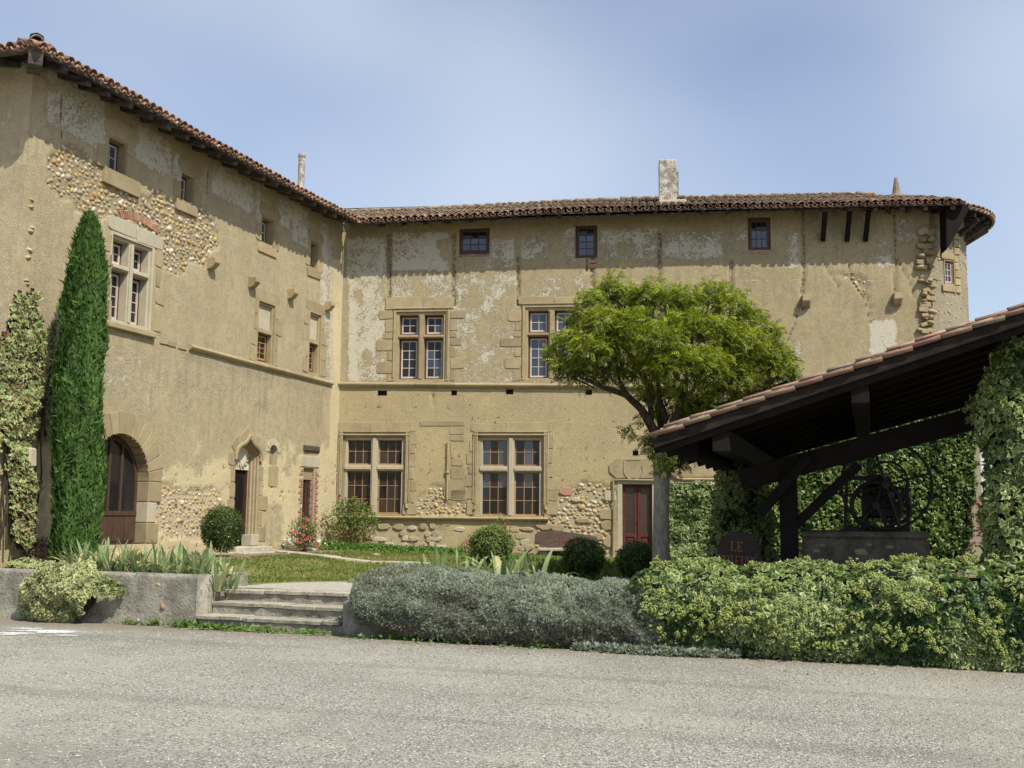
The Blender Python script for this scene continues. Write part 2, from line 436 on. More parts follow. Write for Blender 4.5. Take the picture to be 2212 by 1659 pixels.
# ------------------------------------------------------------------ site frames
E1A = math.radians(-18.6)
_d = ray(725, 1111); Cc = EYE + _d*(30.6/_d.y)
_d = ray(2090, 1124); Rr = EYE + _d*(28.5/_d.y)
MAIN = Frame((Cc.x, Cc.y), math.atan2(Rr.y-Cc.y, Rr.x-Cc.x))
SL = 12.35                                        # length of the side wing front
e2 = Vector((math.cos(E1A+PI/2), math.sin(E1A+PI/2), 0))
P0 = Cc - e2*SL
SIDE = Frame((P0.x, P0.y), E1A+PI/2)
e1 = Vector((math.cos(E1A), math.sin(E1A), 0))
ENDL = 7.0
_pe = P0 - e1*ENDL
END = Frame((_pe.x, _pe.y), E1A)
_o = at_z(425, 1356, 0)
SITE = Frame((_o.x, _o.y), E1A)

MCI = np.array(MC.transposed())
def proj(P):
    P = np.asarray(P, dtype=float) - np.array(EYE)
    q = P @ MCI.T
    z = -q[..., 2]
    return CW/2 + F*q[..., 0]/z, CH/2 - F*q[..., 1]/z

# ------------------------------------------------------------------ terrain
def terrain(X, Y):
    X = np.asarray(X, dtype=float); Y = np.asarray(Y, dtype=float)
    dx = X - SITE.o.x; dy = Y - SITE.o.y
    s = dx*SITE.x.x + dy*SITE.x.y; t = dx*SITE.y.x + dy*SITE.y.y
    z = 0.53 + 0.27*sm(t/12.0)*np.clip((4.5-s)/9.0, 0, 1)
    bed = 0.70 + 0.10*np.clip(t/14, 0, 1)
    k = sm((0.0 - s)/0.35)*(1-sm((t-0.95)/0.9)) + sm((-1.0-s)/1.2)*sm((t-2.0)/1.5)*(1-sm((t-7)/4))
    z = np.where(k > 0, z*(1-np.clip(k,0,1)) + np.maximum(z, bed)*np.clip(k,0,1), z)
    return z
def tz(x, y): return float(terrain(x, y))
def on_ground(px, py):
    """point where the sight line through survey pixel meets the garden terrain"""
    d = ray(px, py); a = 5.0
    z = 0.6
    for _ in range(12):
        p = EYE + d*((z-EYE.z)/d.z); z = tz(p.x, p.y)
    return p

# gravel yard: one sheet to the horizon
def gravel_mat():
    g = NG('grey_gravel')
    v = g.n('ShaderNodeTexVoronoi', Scale=62.0); g.l(g.pos(), v.inputs['Vector'])
    v2 = g.n('ShaderNodeTexVoronoi', Scale=28.0); g.l(g.pos(), v2.inputs['Vector'])
    sep = g.n('ShaderNodeSeparateColor'); g.l(v.outputs['Color'], sep.inputs[0])
    big = g.noise(0.30, 5, 0.6); mid = g.noise(2.0, 4, 0.6)
    col = g.mix(sep.outputs[0], (0.225,0.214,0.172), (0.405,0.388,0.325))
    col = g.mix(g.math('MULTIPLY', g.ss(sep.outputs[1], 0.86, 0.90), 0.7), col, (0.62,0.60,0.55))
    col = g.mix(g.math('MULTIPLY', g.ss(sep.outputs[2], 0.84, 0.88), 0.6), col, (0.11,0.10,0.085))
    dust = g.math('MULTIPLY', g.ss(g.math('ADD', big, g.math('MULTIPLY', mid, 0.35)), 0.62, 0.80), 0.65)
    col = g.mix(dust, col, (0.335,0.305,0.25))
    col = g.mix(g.math('MULTIPLY', g.ss(g.noise(0.45, 4), 0.46, 0.66), 0.45), col, (0.215,0.20,0.165))
    col = g.mix(g.math('MULTIPLY', g.ss(g.noise(32, 3, 0.7), 0.52, 0.66), 0.55), col, (0.53,0.51,0.46))
    col = g.mix(g.math('MULTIPLY', g.ss(g.noise(24, 3, 0.7), 0.54, 0.68), 0.50), col, (0.13,0.12,0.10))
    dt = g.n('ShaderNodeVectorMath', operation='DOT_PRODUCT'); g.l(g.pos(), dt.inputs[0]); dt.inputs[1].default_value = tuple(SITE.y)
    tt = g.math('SUBTRACT', dt.outputs['Value'], SITE.o.dot(SITE.y))
    ds = g.n('ShaderNodeVectorMath', operation='DOT_PRODUCT'); g.l(g.pos(), ds.inputs[0]); ds.inputs[1].default_value = tuple(SITE.x)
    cb = g.n('ShaderNodeCombineXYZ'); g.l(g.math('MULTIPLY', ds.outputs['Value'], .07), cb.inputs[0]); g.l(dt.outputs['Value'], cb.inputs[1])
    trk = g.noise(1.1, 3, .5, cb.outputs[0])
    col = g.mix(g.math('MULTIPLY', g.ss(trk, .52, .62), 0.38), col, (0.185,0.172,0.14))
    near = g.math('MULTIPLY', g.ss(g.math('ADD', tt, g.math('MULTIPLY', mid, 1.3)), -0.5, 0.35), 0.75)
    col = g.mix(near, col, g.mix(g.ss(g.noise(18, 4), .4, .6), (0.27,0.225,0.16), (0.20,0.165,0.115)))
    h = g.math('ADD', v.outputs['Distance'], g.math('MULTIPLY', v2.outputs['Distance'], 0.6))
    h = g.math('MULTIPLY', h, g.math('SUBTRACT', 1.0, g.math('MULTIPLY', dust, 0.8)))
    return g.done(g.bsdf(col, 0.95, g.bump(h, 0.8, 0.02), 0.15))
M['gravel'] = gravel_mat()
def white_mark_mat():
    g = NG('chalky_spill')
    return g.done(g.bsdf(g.mix(g.ss(g.noise(30, 4), .35, .65), (0.42,0.40,0.36), (0.80,0.80,0.78)), 0.95, g.bump(g.noise(60, 3), .5, .01), 0.1))
M['chalk'] = white_mark_mat()
mb = MB(); R_ = 900
mb.add([(-R_,-R_,0),(R_,-R_,0),(R_,R_,0),(-R_,R_,0)], [(0,1,2,3)])
tag(mb.build('gravel_yard', M['gravel']), kind='structure')

# loose pebbles standing on the yard
def pebbles():
    n = 42000
    Y = 6.6 + (RS.rand(n)**0.8)*9.0
    X = (RS.rand(n)-0.5)*(Y*1.04+1.2)
    dx = X-SITE.o.x; dy = Y-SITE.o.y
    t = dx*SITE.y.x+dy*SITE.y.y
    k = t < -0.25
    X = X[k]; Y = Y[k]; n = len(X)
    base = np.array([(1,0,0),(0,1,0),(-1,0,0),(0,-1,0),(0,0,.7),(0,0,-.5)])
    sz = 0.0045 + 0.0075*RS.rand(n)**2
    a = RS.rand(n)*2*PI; ca, sa = np.cos(a), np.sin(a)
    bx = base[None]*(0.7+0.6*RS.rand(n, 6, 1))
    V = np.empty((n, 6, 3))
    V[..., 0] = (bx[..., 0]*ca[:, None]*1.3 - bx[..., 1]*sa[:, None])*sz[:, None] + X[:, None]
    V[..., 1] = (bx[..., 0]*sa[:, None]*1.3 + bx[..., 1]*ca[:, None])*sz[:, None] + Y[:, None]
    V[..., 2] = bx[..., 2]*sz[:, None] + 0.003
    f = np.array([(0,1,4),(1,2,4),(2,3,4),(3,0,4)])
    Fc = (f[None]+np.arange(n)[:, None, None]*6).reshape(-1, 3)
    return np_mesh('loose_gravel', V.reshape(-1, 3), Fc, {'tint': np.repeat(RS.rand(n), 6)})
def pebble_mat():
    g = NG('loose_pebble'); t = g.attr('tint')
    col = g.mix(t, (0.14,0.13,0.11), (0.50,0.47,0.42))
    return g.done(g.bsdf(col, 0.85, None, 0.3))
M['pebble'] = pebble_mat()
tag(link('loose_gravel', pebbles(), M['pebble']), kind='stuff')

# garden terrain sheet
def lawn_mat():
    g = NG('lawn_and_earth')
    a = g.attr('grassy')
    n = g.noise(1.2, 5, .6); m = g.noise(14, 4, .7)
    gr = g.mix(g.ss(n, .35, .65), (0.115,0.135,0.033), (0.20,0.185,0.06))
    gr = g.mix(g.math('MULTIPLY', g.ss(m, .5, .7), .5), gr, (0.06,0.085,0.02))
    so = g.mix(g.ss(m, .35, .65), (0.15,0.11,0.07), (0.27,0.22,0.15))
    pa = g.mix(g.ss(m, .35, .65), (0.33,0.30,0.24), (0.46,0.43,0.37))
    f = g.ss(g.math('ADD', a, g.math('MULTIPLY', g.math('SUBTRACT', m, .5), .8)), .4, .6)
    col = g.mix(f, so, gr)
    p = g.ss(g.math('ADD', g.attr('path'), g.math('MULTIPLY', g.math('SUBTRACT', m, .5), .6)), .4, .6)
    col = g.mix(p, col, pa)
    return g.done(g.bsdf(col, 0.95, g.bump(m, 0.8, 0.03), 0.1))
M['lawn'] = lawn_mat()
def build_terrain():
    s = np.concatenate([np.arange(-6.2, 15.5, 0.16)]); t = np.arange(0.06, 22, 0.16)
    S, T = np.meshgrid(s, t)
    # the stair cuts into the terrace
    T2 = T.copy()
    st = (S > -0.02) & (S < 2.5)
    T2 = np.where(st & (T < 1.1), 0.98+(T-0.06)*0.115, T2)
    X = SITE.o.x + S*SITE.x.x + T2*SITE.y.x; Y = SITE.o.y + S*SITE.x.y + T2*SITE.y.y
    Z = terrain(X, Y) + (vnoise(X*2.2, Y*2.2, 3)-0.5)*0.02
    PX, PY = proj(np.stack([X, Y, Z], -1))
    path = in_poly(PX+ (vnoise(X*3,Y*3,8)-.5)*8, PY, [(478,1285),(478,1272),(545,1262),(640,1258),(770,1256),(800,1256),(800,1300),(600,1300)]).astype(float)
    grassy = np.where(S > 0.05, 1.0, 0.0)
    grassy = np.where((S > 2.4) & (T < 1.7), 0.25, grassy)
    grassy = np.where(T > 1.3, np.maximum(grassy, sm((S+3.8)/1.0)), grassy)
    ny, nx = S.shape
    idx = np.arange(nx*ny).reshape(ny, nx)
    Fc = np.stack([idx[:-1, :-1], idx[:-1, 1:], idx[1:, 1:], idx[1:, :-1]], -1).reshape(-1, 4)
    me = np_mesh('garden_ground', np.stack([X, Y, Z], -1).reshape(-1, 3), Fc, {'grassy': grassy.ravel(), 'path': path.ravel()}, True)
    return link('garden_ground', me, M['lawn'])
tag(build_terrain(), kind='structure')

# pale stone edging strip across the lawn
def strip(pts, width, name, mat, h=0.03):
    for i in range(len(pts)-1):
        a = on_ground(*pts[i]); b = on_ground(*pts[i+1])
        n = max(1, int((b-a).length/0.62))
        for k in range(n):
            p = a.lerp(b, (k+0.02)/n); q = a.lerp(b, (k+0.97)/n)
            p.z = tz(p.x, p.y)+h*0.2; q.z = tz(q.x, q.y)+h*0.2
            m2 = MB().beam(p, q, width*(0.85+0.3*random.random()), h*1.5)
            link('slab', m2.mesh('slab', jit=0.012, bevel=0.008), mat, path_root)
path_root = thing('garden_path', 'pale stone slab path crossing the lawn from the gothic door towards the right', 'path')
path_root['kind'] = 'structure'; del path_root['category']
strip([(560,1188),(640,1196),(720,1205),(800,1210),(870,1216),(925,1219)], 0.42, 'slab', M['stepstone'], 0.04)

# ------------------------------------------------------------------ wall builder
def wall_sheet(fr, u0, u1, topf, holes, paint, name, mat, parent, res=0.065, z0=-0.1):
    def lines(a, b, cuts):
        xs = list(np.arange(a, b, res))+[b]+[c for c in cuts if a < c < b]
        xs.sort(); out = [xs[0]]
        cs = set(round(c, 5) for c in cuts)
        for x in xs[1:]:
            if x-out[-1] < res*0.25:
                if round(x, 5) in cs: out[-1] = x
                continue
            out.append(x)
        return np.array(out)
    cu = []; cv = []
    for h in holes:
        cu += [h[0], h[1]]; cv += [h[2], h[3]]
    us = lines(u0, u1, cu)
    vtop = 8.3
    vsl = lines(z0, 10.2, cv)
    U, V = np.meshgrid(us, vsl)
    TOP = topf(U)
    V = np.where(V > vtop, vtop + (V-vtop)*(TOP-vtop)/(10.2-vtop), V)
    Px = fr.o.x + U*fr.x.x; Py = fr.o.y + U*fr.x.y
    PX, PY = proj(np.stack([Px, Py, V], -1))
    at, disp = paint(PX, PY, U, V)
    disp = disp + 0.010*fbm(U*.8, V*.8, 4, 3) + 0.002*vnoise(U*7, V*7, 9)
    for h in holes:      # keep edges of openings crisp
        near = (U > h[0]-0.02) & (U < h[1]+0.02) & (V > h[2]-0.02) & (V < h[3]+0.02)
        disp = np.where(near, 0.004, disp)
    ny, nx = U.shape
    uc = (U[:-1, :-1]+U[1:, 1:])/2; vc = (V[:-1, :-1]+V[1:, 1:])/2
    keep = np.ones(uc.shape, bool)
    for h in holes:
        ins = (uc > h[0]) & (uc < h[1]) & (vc > h[2]) & (vc < h[3])
        if len(h) > 4: ins &= h[4](uc, vc)
        keep &= ~ins
    idx = np.arange(nx*ny).reshape(ny, nx)
    Fc = np.stack([idx[:-1, :-1], idx[:-1, 1:], idx[1:, 1:], idx[1:, :-1]], -1)[keep]
    Vv = np.stack([U, disp, V], -1).reshape(-1, 3)
    me = np_mesh(name, Vv, Fc, {k: v.ravel() for k, v in at.items()}, True)
    return link(name, me, mat, parent)

def blob_mask(PX, PY, poly, warp, U, V, seed=0, freq=2.2):
    wx = (fbm(U*freq, V*freq, seed, 4)-0.5)*2*warp; wy = (fbm(U*freq, V*freq, seed+40, 4)-0.5)*2*warp
    return in_poly(PX+wx, PY+wy, poly)

def soft_rect(PX, PY, x0, y0, x1, y1, s):
    return sm((PX-x0)/s+.5)*sm((x1-PX)/s+.5)*sm((PY-y0)/s+.5)*sm((y1-PY)/s+.5)

# cobbles ----------------------------------------------------------
def cobble_protos():
    out = []
    for k in range(5):
        bm = bmesh.new(); bmesh.ops.create_icosphere(bm, subdivisions=2 if k < 0 else 1, radius=1)
        r = random.Random(k)
        for v in bm.verts: v.co *= 0.86+0.25*r.random()
        bmesh.ops.subdivide_edges(bm, edges=bm.edges[:], cuts=1, use_grid_fill=True, smooth=1.0) if False else None
        me = bpy.data.meshes.new('cobble'); bm.to_mesh(me); bm.free()
        for p in me.polygons: p.use_smooth = True
        me.materials.append(M['cobble'])
        out.append(me)
    return out
COB = cobble_protos()
def scatter_cobbles(items, parent, name='cobble', limit=290):
    """items: (u, depth, v, a, b, c, rot, pxsize)"""
    items = sorted(items, key=lambda q: -q[7])
    for it in items[:limit]:
        u, d, v, a, b, c, rot, _ = it
        o = link(name, random.choice(COB), None, parent)
        o.location = (u, d, v); o.rotation_euler = (random.uniform(-.15,.15), rot, random.uniform(-.15,.15)); o.scale = (a, c, b)
    rest = items[limit:]
    if rest:
        V = []; Fs = []; n = 0
        for u, d, v, a, b, c, rot, _ in rest:
            me = random.choice(COB)
            co = np.empty(len(me.vertices)*3, np.float32); me.vertices.foreach_get('co', co); co = co.reshape(-1, 3)*np.array([a, c, b])
            cr, sr = math.cos(rot), math.sin(rot)
            q = np.stack([co[:, 0]*cr+co[:, 2]*sr+u, co[:, 1]+d, -co[:, 0]*sr+co[:, 2]*cr+v], -1)
            V.append(q); Fs.append(np.array([list(p.vertices) for p in me.polygons])+n); n += len(q)
        me = np_mesh('cobble_fill', np.concatenate(V), np.concatenate(Fs), None, True)
        tag(link('cobble_fill', me, M['cobble_fill'], parent), kind='stuff')
def cobble_fill_mat():
    g = NG('river_cobble_mixed')
    v = g.n('ShaderNodeTexVoronoi', Scale=7.0); g.l(g.pos(), v.inputs['Vector'])
    s = g.n('ShaderNodeSeparateColor'); g.l(v.outputs['Color'], s.inputs[0])
    col = g.mix(s.outputs[0], (0.34,0.26,0.14), (0.46,0.40,0.29))
    col = g.mix(g.ss(s.outputs[1], .85, .88), col, (0.30,0.16,0.09))
    return g.done(g.bsdf(col, 0.85, g.bump(g.noise(60, 3), .3, .005), 0.25))
M['cobble_fill'] = cobble_fill_mat()

def cobble_field(fr, poly, warp, seed, spacing, size, parent_items, seedn=0, lean=0.5, dens=1.0, flat=0.75, dep_=0.042):
    us = []; vs_ = []
    for p in poly:
        u, v = fr.uv(*p); us.append(u); vs_.append(v)
    row = 0
    v = min(vs_)
    while v < max(vs_):
        u = min(us) + (row % 2)*spacing*0.5
        sgn = 1 if row % 2 else -1
        while u < max(us):
            uu = u+random.uniform(-.3,.3)*spacing; vv = v+random.uniform(-.28,.28)*spacing
            w = fr.w(uu, 0, vv); px, py = proj([w.x, w.y, w.z])
            if random.random() < dens and blob_mask(np.array([px]), np.array([py]), poly, warp, np.array([uu]), np.array([vv]), seed)[0]:
                a = size*random.uniform(0.6, 1.2); b = a*random.uniform(0.55, 0.85)
                if random.random() < 0.14: a *= 1.35; b *= 1.3
                parent_items.append((uu, dep_, vv, a, b, min(a, b)*flat, sgn*lean+random.uniform(-.5,.5), a*b/((w-EYE).length**2)))
            u += spacing
        v += spacing*0.82; row += 1

def block(fr, parent, x0, y0, x1, y1, mat='ashlar', proud=0.009, deep=0.06, name='stone_block', rough=0.014, rnd=None, y2=None, label=None):
    """dressed stone: survey rectangle (left,top,right,bottom) on the wall plane"""
    ua, va = fr.uv(x0, y0); ub, vb = fr.uv(x1, y1)
    _, vA = fr.uv(x0, y1 if y2 is None else y2)
    if fr is not SIDE: vA = vb
    return block_uv(parent, ua, ub, vA if fr is SIDE else vb, va, mat, proud, deep, name, rough, rnd, label)
def block_uv(parent, ua, ub, va, vb, mat='ashlar', proud=0.014, deep=0.06, name='stone_block', rough=0.012, rnd=None, label=None):
    w = ub-ua; h = vb-va
    r = rnd if rnd is not None else min(w, h)*0.12
    j = lambda: random.uniform(-rough, rough)
    pts = []
    for cx, cz, sx, sz in ((ua, va, 1, 1), (ub, va, -1, 1), (ub, vb, -1, -1), (ua, vb, 1, -1)):
        a = (cx+j(), cz+sz*r+j()); b = (cx+sx*r+j(), cz+j())
        if (sx, sz) in ((1, 1), (-1, -1)): pts += [a, b]
        else: pts += [b, a]
    m = MB().prism(pts, -proud, deep)
    o = link(name, m.mesh(name, bevel=min(0.006, w*0.2, h*0.2)), M[mat], parent)
    if label: o['label'] = label
    return o

# windows ----------------------------------------------------------
def lights(parent, u0, u1, v0, v1, y, cols, rows, fmat, gmat, fw=0.040, mw=0.019, outer=None, name='casement'):
    """one glazed light: wooden casement with muntins + separate panes"""
    m = MB()
    d0, d1 = y, y+0.05
    m.box(u0, u0+fw, d0, d1, v0, v1); m.box(u1-fw, u1, d0, d1, v0, v1)
    m.box(u0+fw, u1-fw, d0, d1, v0, v0+fw*1.2); m.box(u0+fw, u1-fw, d0, d1, v1-fw, v1)
    a0, a1, b0, b1 = u0+fw, u1-fw, v0+fw*1.2, v1-fw
    for i in range(1, cols):
        c = a0+(a1-a0)*i/cols; m.box(c-mw/2, c+mw/2, d0+.006, d1-.004, b0, b1)
    for i in range(1, rows):
        c = b0+(b1-b0)*i/rows; m.box(a0, a1, d0+.009, d1-.006, c-mw/2, c+mw/2)
    m.build(name, M[fmat], parent)
    for i in range(cols):
        for k in range(rows):
            p0, p1 = a0+(a1-a0)*i/cols, a0+(a1-a0)*(i+1)/cols
            q0, q1 = b0+(b1-b0)*k/rows, b0+(b1-b0)*(k+1)/rows
            t = random.uniform(-.003, .003); s = random.uniform(-.003, .003); yy = d0+.026
            g = MB().add([(p0, yy-t-s, q0), (p1, yy+t-s, q0), (p1, yy+t+s, q1), (p0, yy-t+s, q1),
                          (p0, yy-t-s+.005, q0), (p1, yy+t-s+.005, q0), (p1, yy+t+s+.005, q1), (p0, yy-t+s+.005, q1)],
                         [(0,1,2,3),(7,6,5,4),(0,4,5,1),(1,5,6,2),(2,6,7,3),(3,7,4,0)])
            gm = gmat(i, k) if callable(gmat) else gmat
            g.build('pane', M[gm], parent)
    if outer:          # darker painted sub-frame round the casement
        o = MB(); w = 0.05
        o.box(u0-w, u0, y+.01, y+.09, v0-w, v1+w); o.box(u1, u1+w, y+.01, y+.09, v0-w, v1+w)
        o.box(u0, u1, y+.01, y+.09, v1, v1+w); o.box(u0, u1, y+.01, y+.09, v0-w, v0)
        o.build('window_frame', M[outer], parent)

def stone_ring(u0, u1, v0, v1, band, y0=-0.012, y1=0.36, step=0.05, bottom=True):
    m = MB(); b1 = band*0.5
    m.box(u0, u0+b1, y0, y1, v0, v1); m.box(u1-b1, u1, y0, y1, v0, v1)
    m.box(u0+b1, u1-b1, y0, y1, v1-b1, v1)
    m.box(u0+b1, u0+band, y0+step, y1, v0, v1-b1); m.box(u1-band, u1-b1, y0+step, y1, v0, v1-b1)
    m.box(u0+band, u1-band, y0+step, y1, v1-band, v1-b1)
    if bottom: m.box(u0+b1, u1-b1, y0+step*0.5, y1, v0-0.02, v0+0.05)
    return m

def cross_window(fr, parent, x0, ytop, x1, ybot, ytr, band, mull, cols, ru, rl, fmat, outer, gl, smat='ashlar', mmat='ashlar', recess=0.20, xtr=None, label=None, trh=0.10):
    u0, v1 = fr.uv(x0, ytop); u1, _ = fr.uv(x1, ytop); _, v0 = fr.uv(x0, ybot)
    _, vt = fr.uv(x0, ytr)
    win = stone_ring(u0, u1, v0, v1, band).build('window', M[smat], parent, bevel=0.006)
    if label: win['label'] = label
    a0, a1, b1 = u0+band, u1-band, v1-band
    b0 = v0+0.05
    uc = (a0+a1)/2
    m = MB()
    m.box(uc-mull/2, uc+mull/2, 0.03, 0.30, b0, b1)
    m.box(uc-mull*0.28, uc+mull*0.28, -0.005, 0.03, b0, b1)
    m.build('mullion', M[mmat], win, bevel=0.008)
    m = MB()
    for q0, q1 in ((a0, uc-mull/2-0.001), (uc+mull/2+0.001, a1)):
        m.box(q0, q1, 0.035, 0.30, vt-trh/2, vt+trh/2)
        m.box(q0, q1, 0.0, 0.035, vt-trh*0.28, vt+trh*0.28)
    m.build('transom', M[mmat], win, bevel=0.008)
    w = 0.05 if outer else 0.0
    for side, (q0, q1) in enumerate(((a0, uc-mull/2), (uc+mull/2, a1))):
        lights(win, q0+w, q1-w, vt+trh/2+w, b1-w, recess, cols, ru, fmat, (lambda i, k, s=side: gl(s, 1, i, k)), outer=outer)
        lights(win, q0+w, q1-w, b0+w, vt-trh/2-w, recess, cols, rl, fmat, (lambda i, k, s=side: gl(s, 0, i, k)), outer=outer)
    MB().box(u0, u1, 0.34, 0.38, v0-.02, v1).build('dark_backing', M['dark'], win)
    return win, (u0, u1, v0, v1)

def plain_window(fr, parent, x0, ytop, x1, ybot, cols, rows, fmat, outer, gmat, band=0.0, recess=0.14, sill=None, smat='ashlar', extra=0.0):
    u0, v1 = fr.uv(x0, ytop); u1, _ = fr.uv(x1, ytop); _, v0 = fr.uv(x0, ybot)
    m = MB(); t = max(band, 0.05)
    # reveal slabs stand in the wall's thickness behind its face
    m.box(u0-t*0.02, u0+0.02, 0.012, 0.36, v0, v1); m.box(u1-0.02, u1+t*0.02, 0.012, 0.36, v0, v1)
    m.box(u0+.02, u1-.02, 0.012, 0.36, v1-0.02, v1+.002); m.box(u0+.02, u1-.02, 0.012, 0.36, v0-.002, v0+0.02)
    win = m.build('window', M[smat], parent)
    lights(win, u0+.02+0.055, u1-.02-.055, v0+.075, v1-.075, recess, cols, rows, fmat, gmat, fw=0.03, outer=outer)
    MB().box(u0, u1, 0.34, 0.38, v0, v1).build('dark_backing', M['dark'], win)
    return win, (u0, u1, v0, v1)

# roof tiles -------------------------------------------------------
def canal(cover, mat, n=6, ln=0.45, ra=0.098, rb=0.078, th=0.016):
    V = []; Fq = []
    sg = 1 if cover else -1
    for (y, r) in ((0, ra if cover else rb), (ln, rb if cover else ra)):
        for rr in (r, r-th):
            for k in range(n+1):
                a = PI*k/n
                V.append((math.cos(a)*rr, y, sg*(math.sin(a)*rr - 0.25*r)))
    m = n+1
    for k in range(n):
        Fq.append((k, k+1, 2*m+k+1, 2*m+k)); Fq.append((m+k+1, m+k, 3*m+k, 3*m+k+1))
        Fq.append((k+1, k, m+k, m+k+1)); Fq.append((2*m+k, 2*m+k+1, 3*m+k+1, 3*m+k))
    Fq.append((0, 2*m, 3*m, m)); Fq.append((n, m+n, 3*m+n, 2*m+n))
    me = np_mesh('roof_tile', np.array(V), np.array(Fq)); me.materials.append(M[mat])
    return me
TILE = {}
for k in ('tile', 'tile_grey', 'tile_pink'):
    TILE[k, 1] = canal(True, k); TILE[k, 0] = canal(False, k)

def merge_meshes(items, name, mat, parent):
    V = []; Fs = []; n = 0
    cache = {}
    for me, Mx in items:
        if me.name not in cache:
            co = np.empty(len(me.vertices)*3, np.float32); me.vertices.foreach_get('co', co)
            cache[me.name] = (co.reshape(-1, 3), np.array([list(p.vertices) for p in me.polygons]))
        co, fc = cache[me.name]
        A = np.array(Mx)
        V.append(co @ A[:3, :3].T + A[:3, 3]); Fs.append(fc+n); n += len(co)
    if not V: return
    me = np_mesh(name, np.concatenate(V), np.concatenate(Fs))
    return tag(link(name, me, M[mat], parent), kind='stuff')

def tile_mat(u, r, slope, ze, ov, off=0.0, jitter=0.012):
    """matrix of a tile on a roof plane whose eave is at y=-ov, z=ze; r = distance up the slope"""
    c, s = math.cos(slope), math.sin(slope)
    X = Vector((1, 0, 0)); Yv = Vector((0, c, s)); Z = Vector((0, -s, c))
    R = Matrix((X, Yv, Z)).transposed().to_4x4()
    j = lambda a: random.uniform(-a, a)
    R = R @ Euler((j(.03)-0.035, j(.03), j(.035))).to_matrix().to_4x4()
    p = Vector((u+j(jitter), -ov, ze)) + Yv*(r+j(.018)) + Z*(off+j(.004))
    return Matrix.Translation(p) @ R

def tiled_roof(parent, zef, ov, slope, run, umin, umax, U0, U1, colors, pitch=0.215, ind_rows=1, expo=0.36, limit=296, rows_max=99, sag=0.02, zs=1.0):
    n = int((U1-U0)/pitch); rows = min(rows_max, int((run+ov)/math.cos(slope)/expo))
    singles = []; rest = []
    for j in range(rows):
        r = -0.06 + j*expo
        y = -ov + r*math.cos(slope)
        for i in range(n+1):
            u = U0 + i*pitch
            wob = sag*math.sin(u*1.3+j)*0.6
            for cov in (0, 1):
                uu = u + (pitch*0.5 if cov else 0)
                if uu < umin(y+ov) or uu > umax(y+ov): continue
                key = random.choice(colors[0] if (j < 1) else colors[1])
                mt = tile_mat(uu, r + (0.0 if cov else -0.02), slope, zef(uu)+wob, ov, (0.075 if cov else 0.045)*zs) @ Matrix.Diagonal((1, 1, zs, 1))
                (singles if (j < ind_rows and len(singles) < limit) else rest).append((TILE[key, cov], mt, key))
    for me, mt, key in singles:
        link('roof_tile', me, None, parent, mt)
    for key in set(k for _, _, k in rest):
        merge_meshes([(a, b) for a, b, k in rest if k == key], 'roof_tile_field', key, parent)

def roof_deck(parent, zef, ov, slope, run, ulo, uhi, ulo_r, uhi_r, th=0.035, name='roof'):
    """boarded plane from eave up to ridge, given the u limits at eave and at ridge"""
    H = math.tan(slope)*(run+ov)
    m = MB()
    pts = []
    for (u, y) in ((ulo, -ov), (uhi, -ov), (uhi_r, run), (ulo_r, run)):
        z = zef(u) + (0 if y < 0 else H)
        pts.append((u, y, z))
    b = [(x, y, z-th) for x, y, z in pts]
    m.add(pts+b, [(0,1,2,3),(7,6,5,4),(0,4,5,1),(1,5,6,2),(2,6,7,3),(3,7,4,0)])
    return m.build(name, M['board'], parent)

def ridge_tiles(parent, pts, key='tile_grey'):
    out = []
    for (a, b) in zip(pts[:-1], pts[1:]):
        a = Vector(a); b = Vector(b); L_ = (b-a).length; n = int(L_/.38); d = (b-a)/L_
        X = d.cross(Vector((0, 0, 1))).normalized(); Z = X.cross(d)
        for i in range(n):
            R = Matrix((X, d, Z)).transposed().to_4x4() @ Euler((random.uniform(-.05, .02), random.uniform(-.06, .06), random.uniform(-.04, .04))).to_matrix().to_4x4() @ Matrix.Scale(1.35, 4)
            out.append((TILE[key, 1], Matrix.Translation(a+d*(i*.38)+Vector((0, 0, .03))) @ R))
    merge_meshes(out, 'ridge_tiles', key, parent)

def rafter_tails(parent, zef, ov, slope, u0, u1, sp, w=0.11, h=0.13, skip=()):
    u = u0; c = math.cos(slope); s = math.sin(slope)
    while u <= u1:
        uu = u+random.uniform(-.04, .04); L_ = ov-0.05+random.uniform(-.03, .03)
        z = zef(uu)-0.035-h/2/c
        m = MB().beam((uu, -L_, z+(ov-L_)*s/c), (uu, 0.35, z+(ov+0.35)*s/c), w*random.uniform(.85,1.1), h*random.uniform(.85,1.05), up=(0,-s,c))
        m.build('rafter_tail', M['timber'], parent, jit=0.004, bevel=0.008)
        u += sp

def eave_board(parent, zef, ov, u0, u1, mat='timber'):
    n = max(1, int((u1-u0)/2.4))
    for i in range(n):
        a = u0+(u1-u0)*i/n; b = u0+(u1-u0)*(i+1)/n-0.006
        m = MB()
        za, zb = zef(a)-.005, zef(b)-.005
        m.add([(a,-ov-.03,za-.05),(b,-ov-.03,zb-.05),(b,-ov+.12,zb-.02),(a,-ov+.12,za-.02),(a,-ov-.03,za+.012),(b,-ov-.03,zb+.012),(b,-ov+.12,zb+.03),(a,-ov+.12,za+.03)],
              [(0,3,2,1),(4,5,6,7),(0,1,5,4),(1,2,6,5),(2,3,7,6),(3,0,4,7)])
        m.build('eave_board', M[mat], parent)
OV = 0.78
SLOPE = math.radians(19.2)
def eave_fn(fr, pts):
    us = [fr.uv(x, y, -OV)[0] for x, y in pts]; zs = [fr.uv(x, y, -OV)[1] for x, y in pts]
    return lambda u: float(np.interp(u, us, zs))
zs_side = eave_fn(SIDE, [(48, 84), (300, 222), (553, 364), (772, 480)])
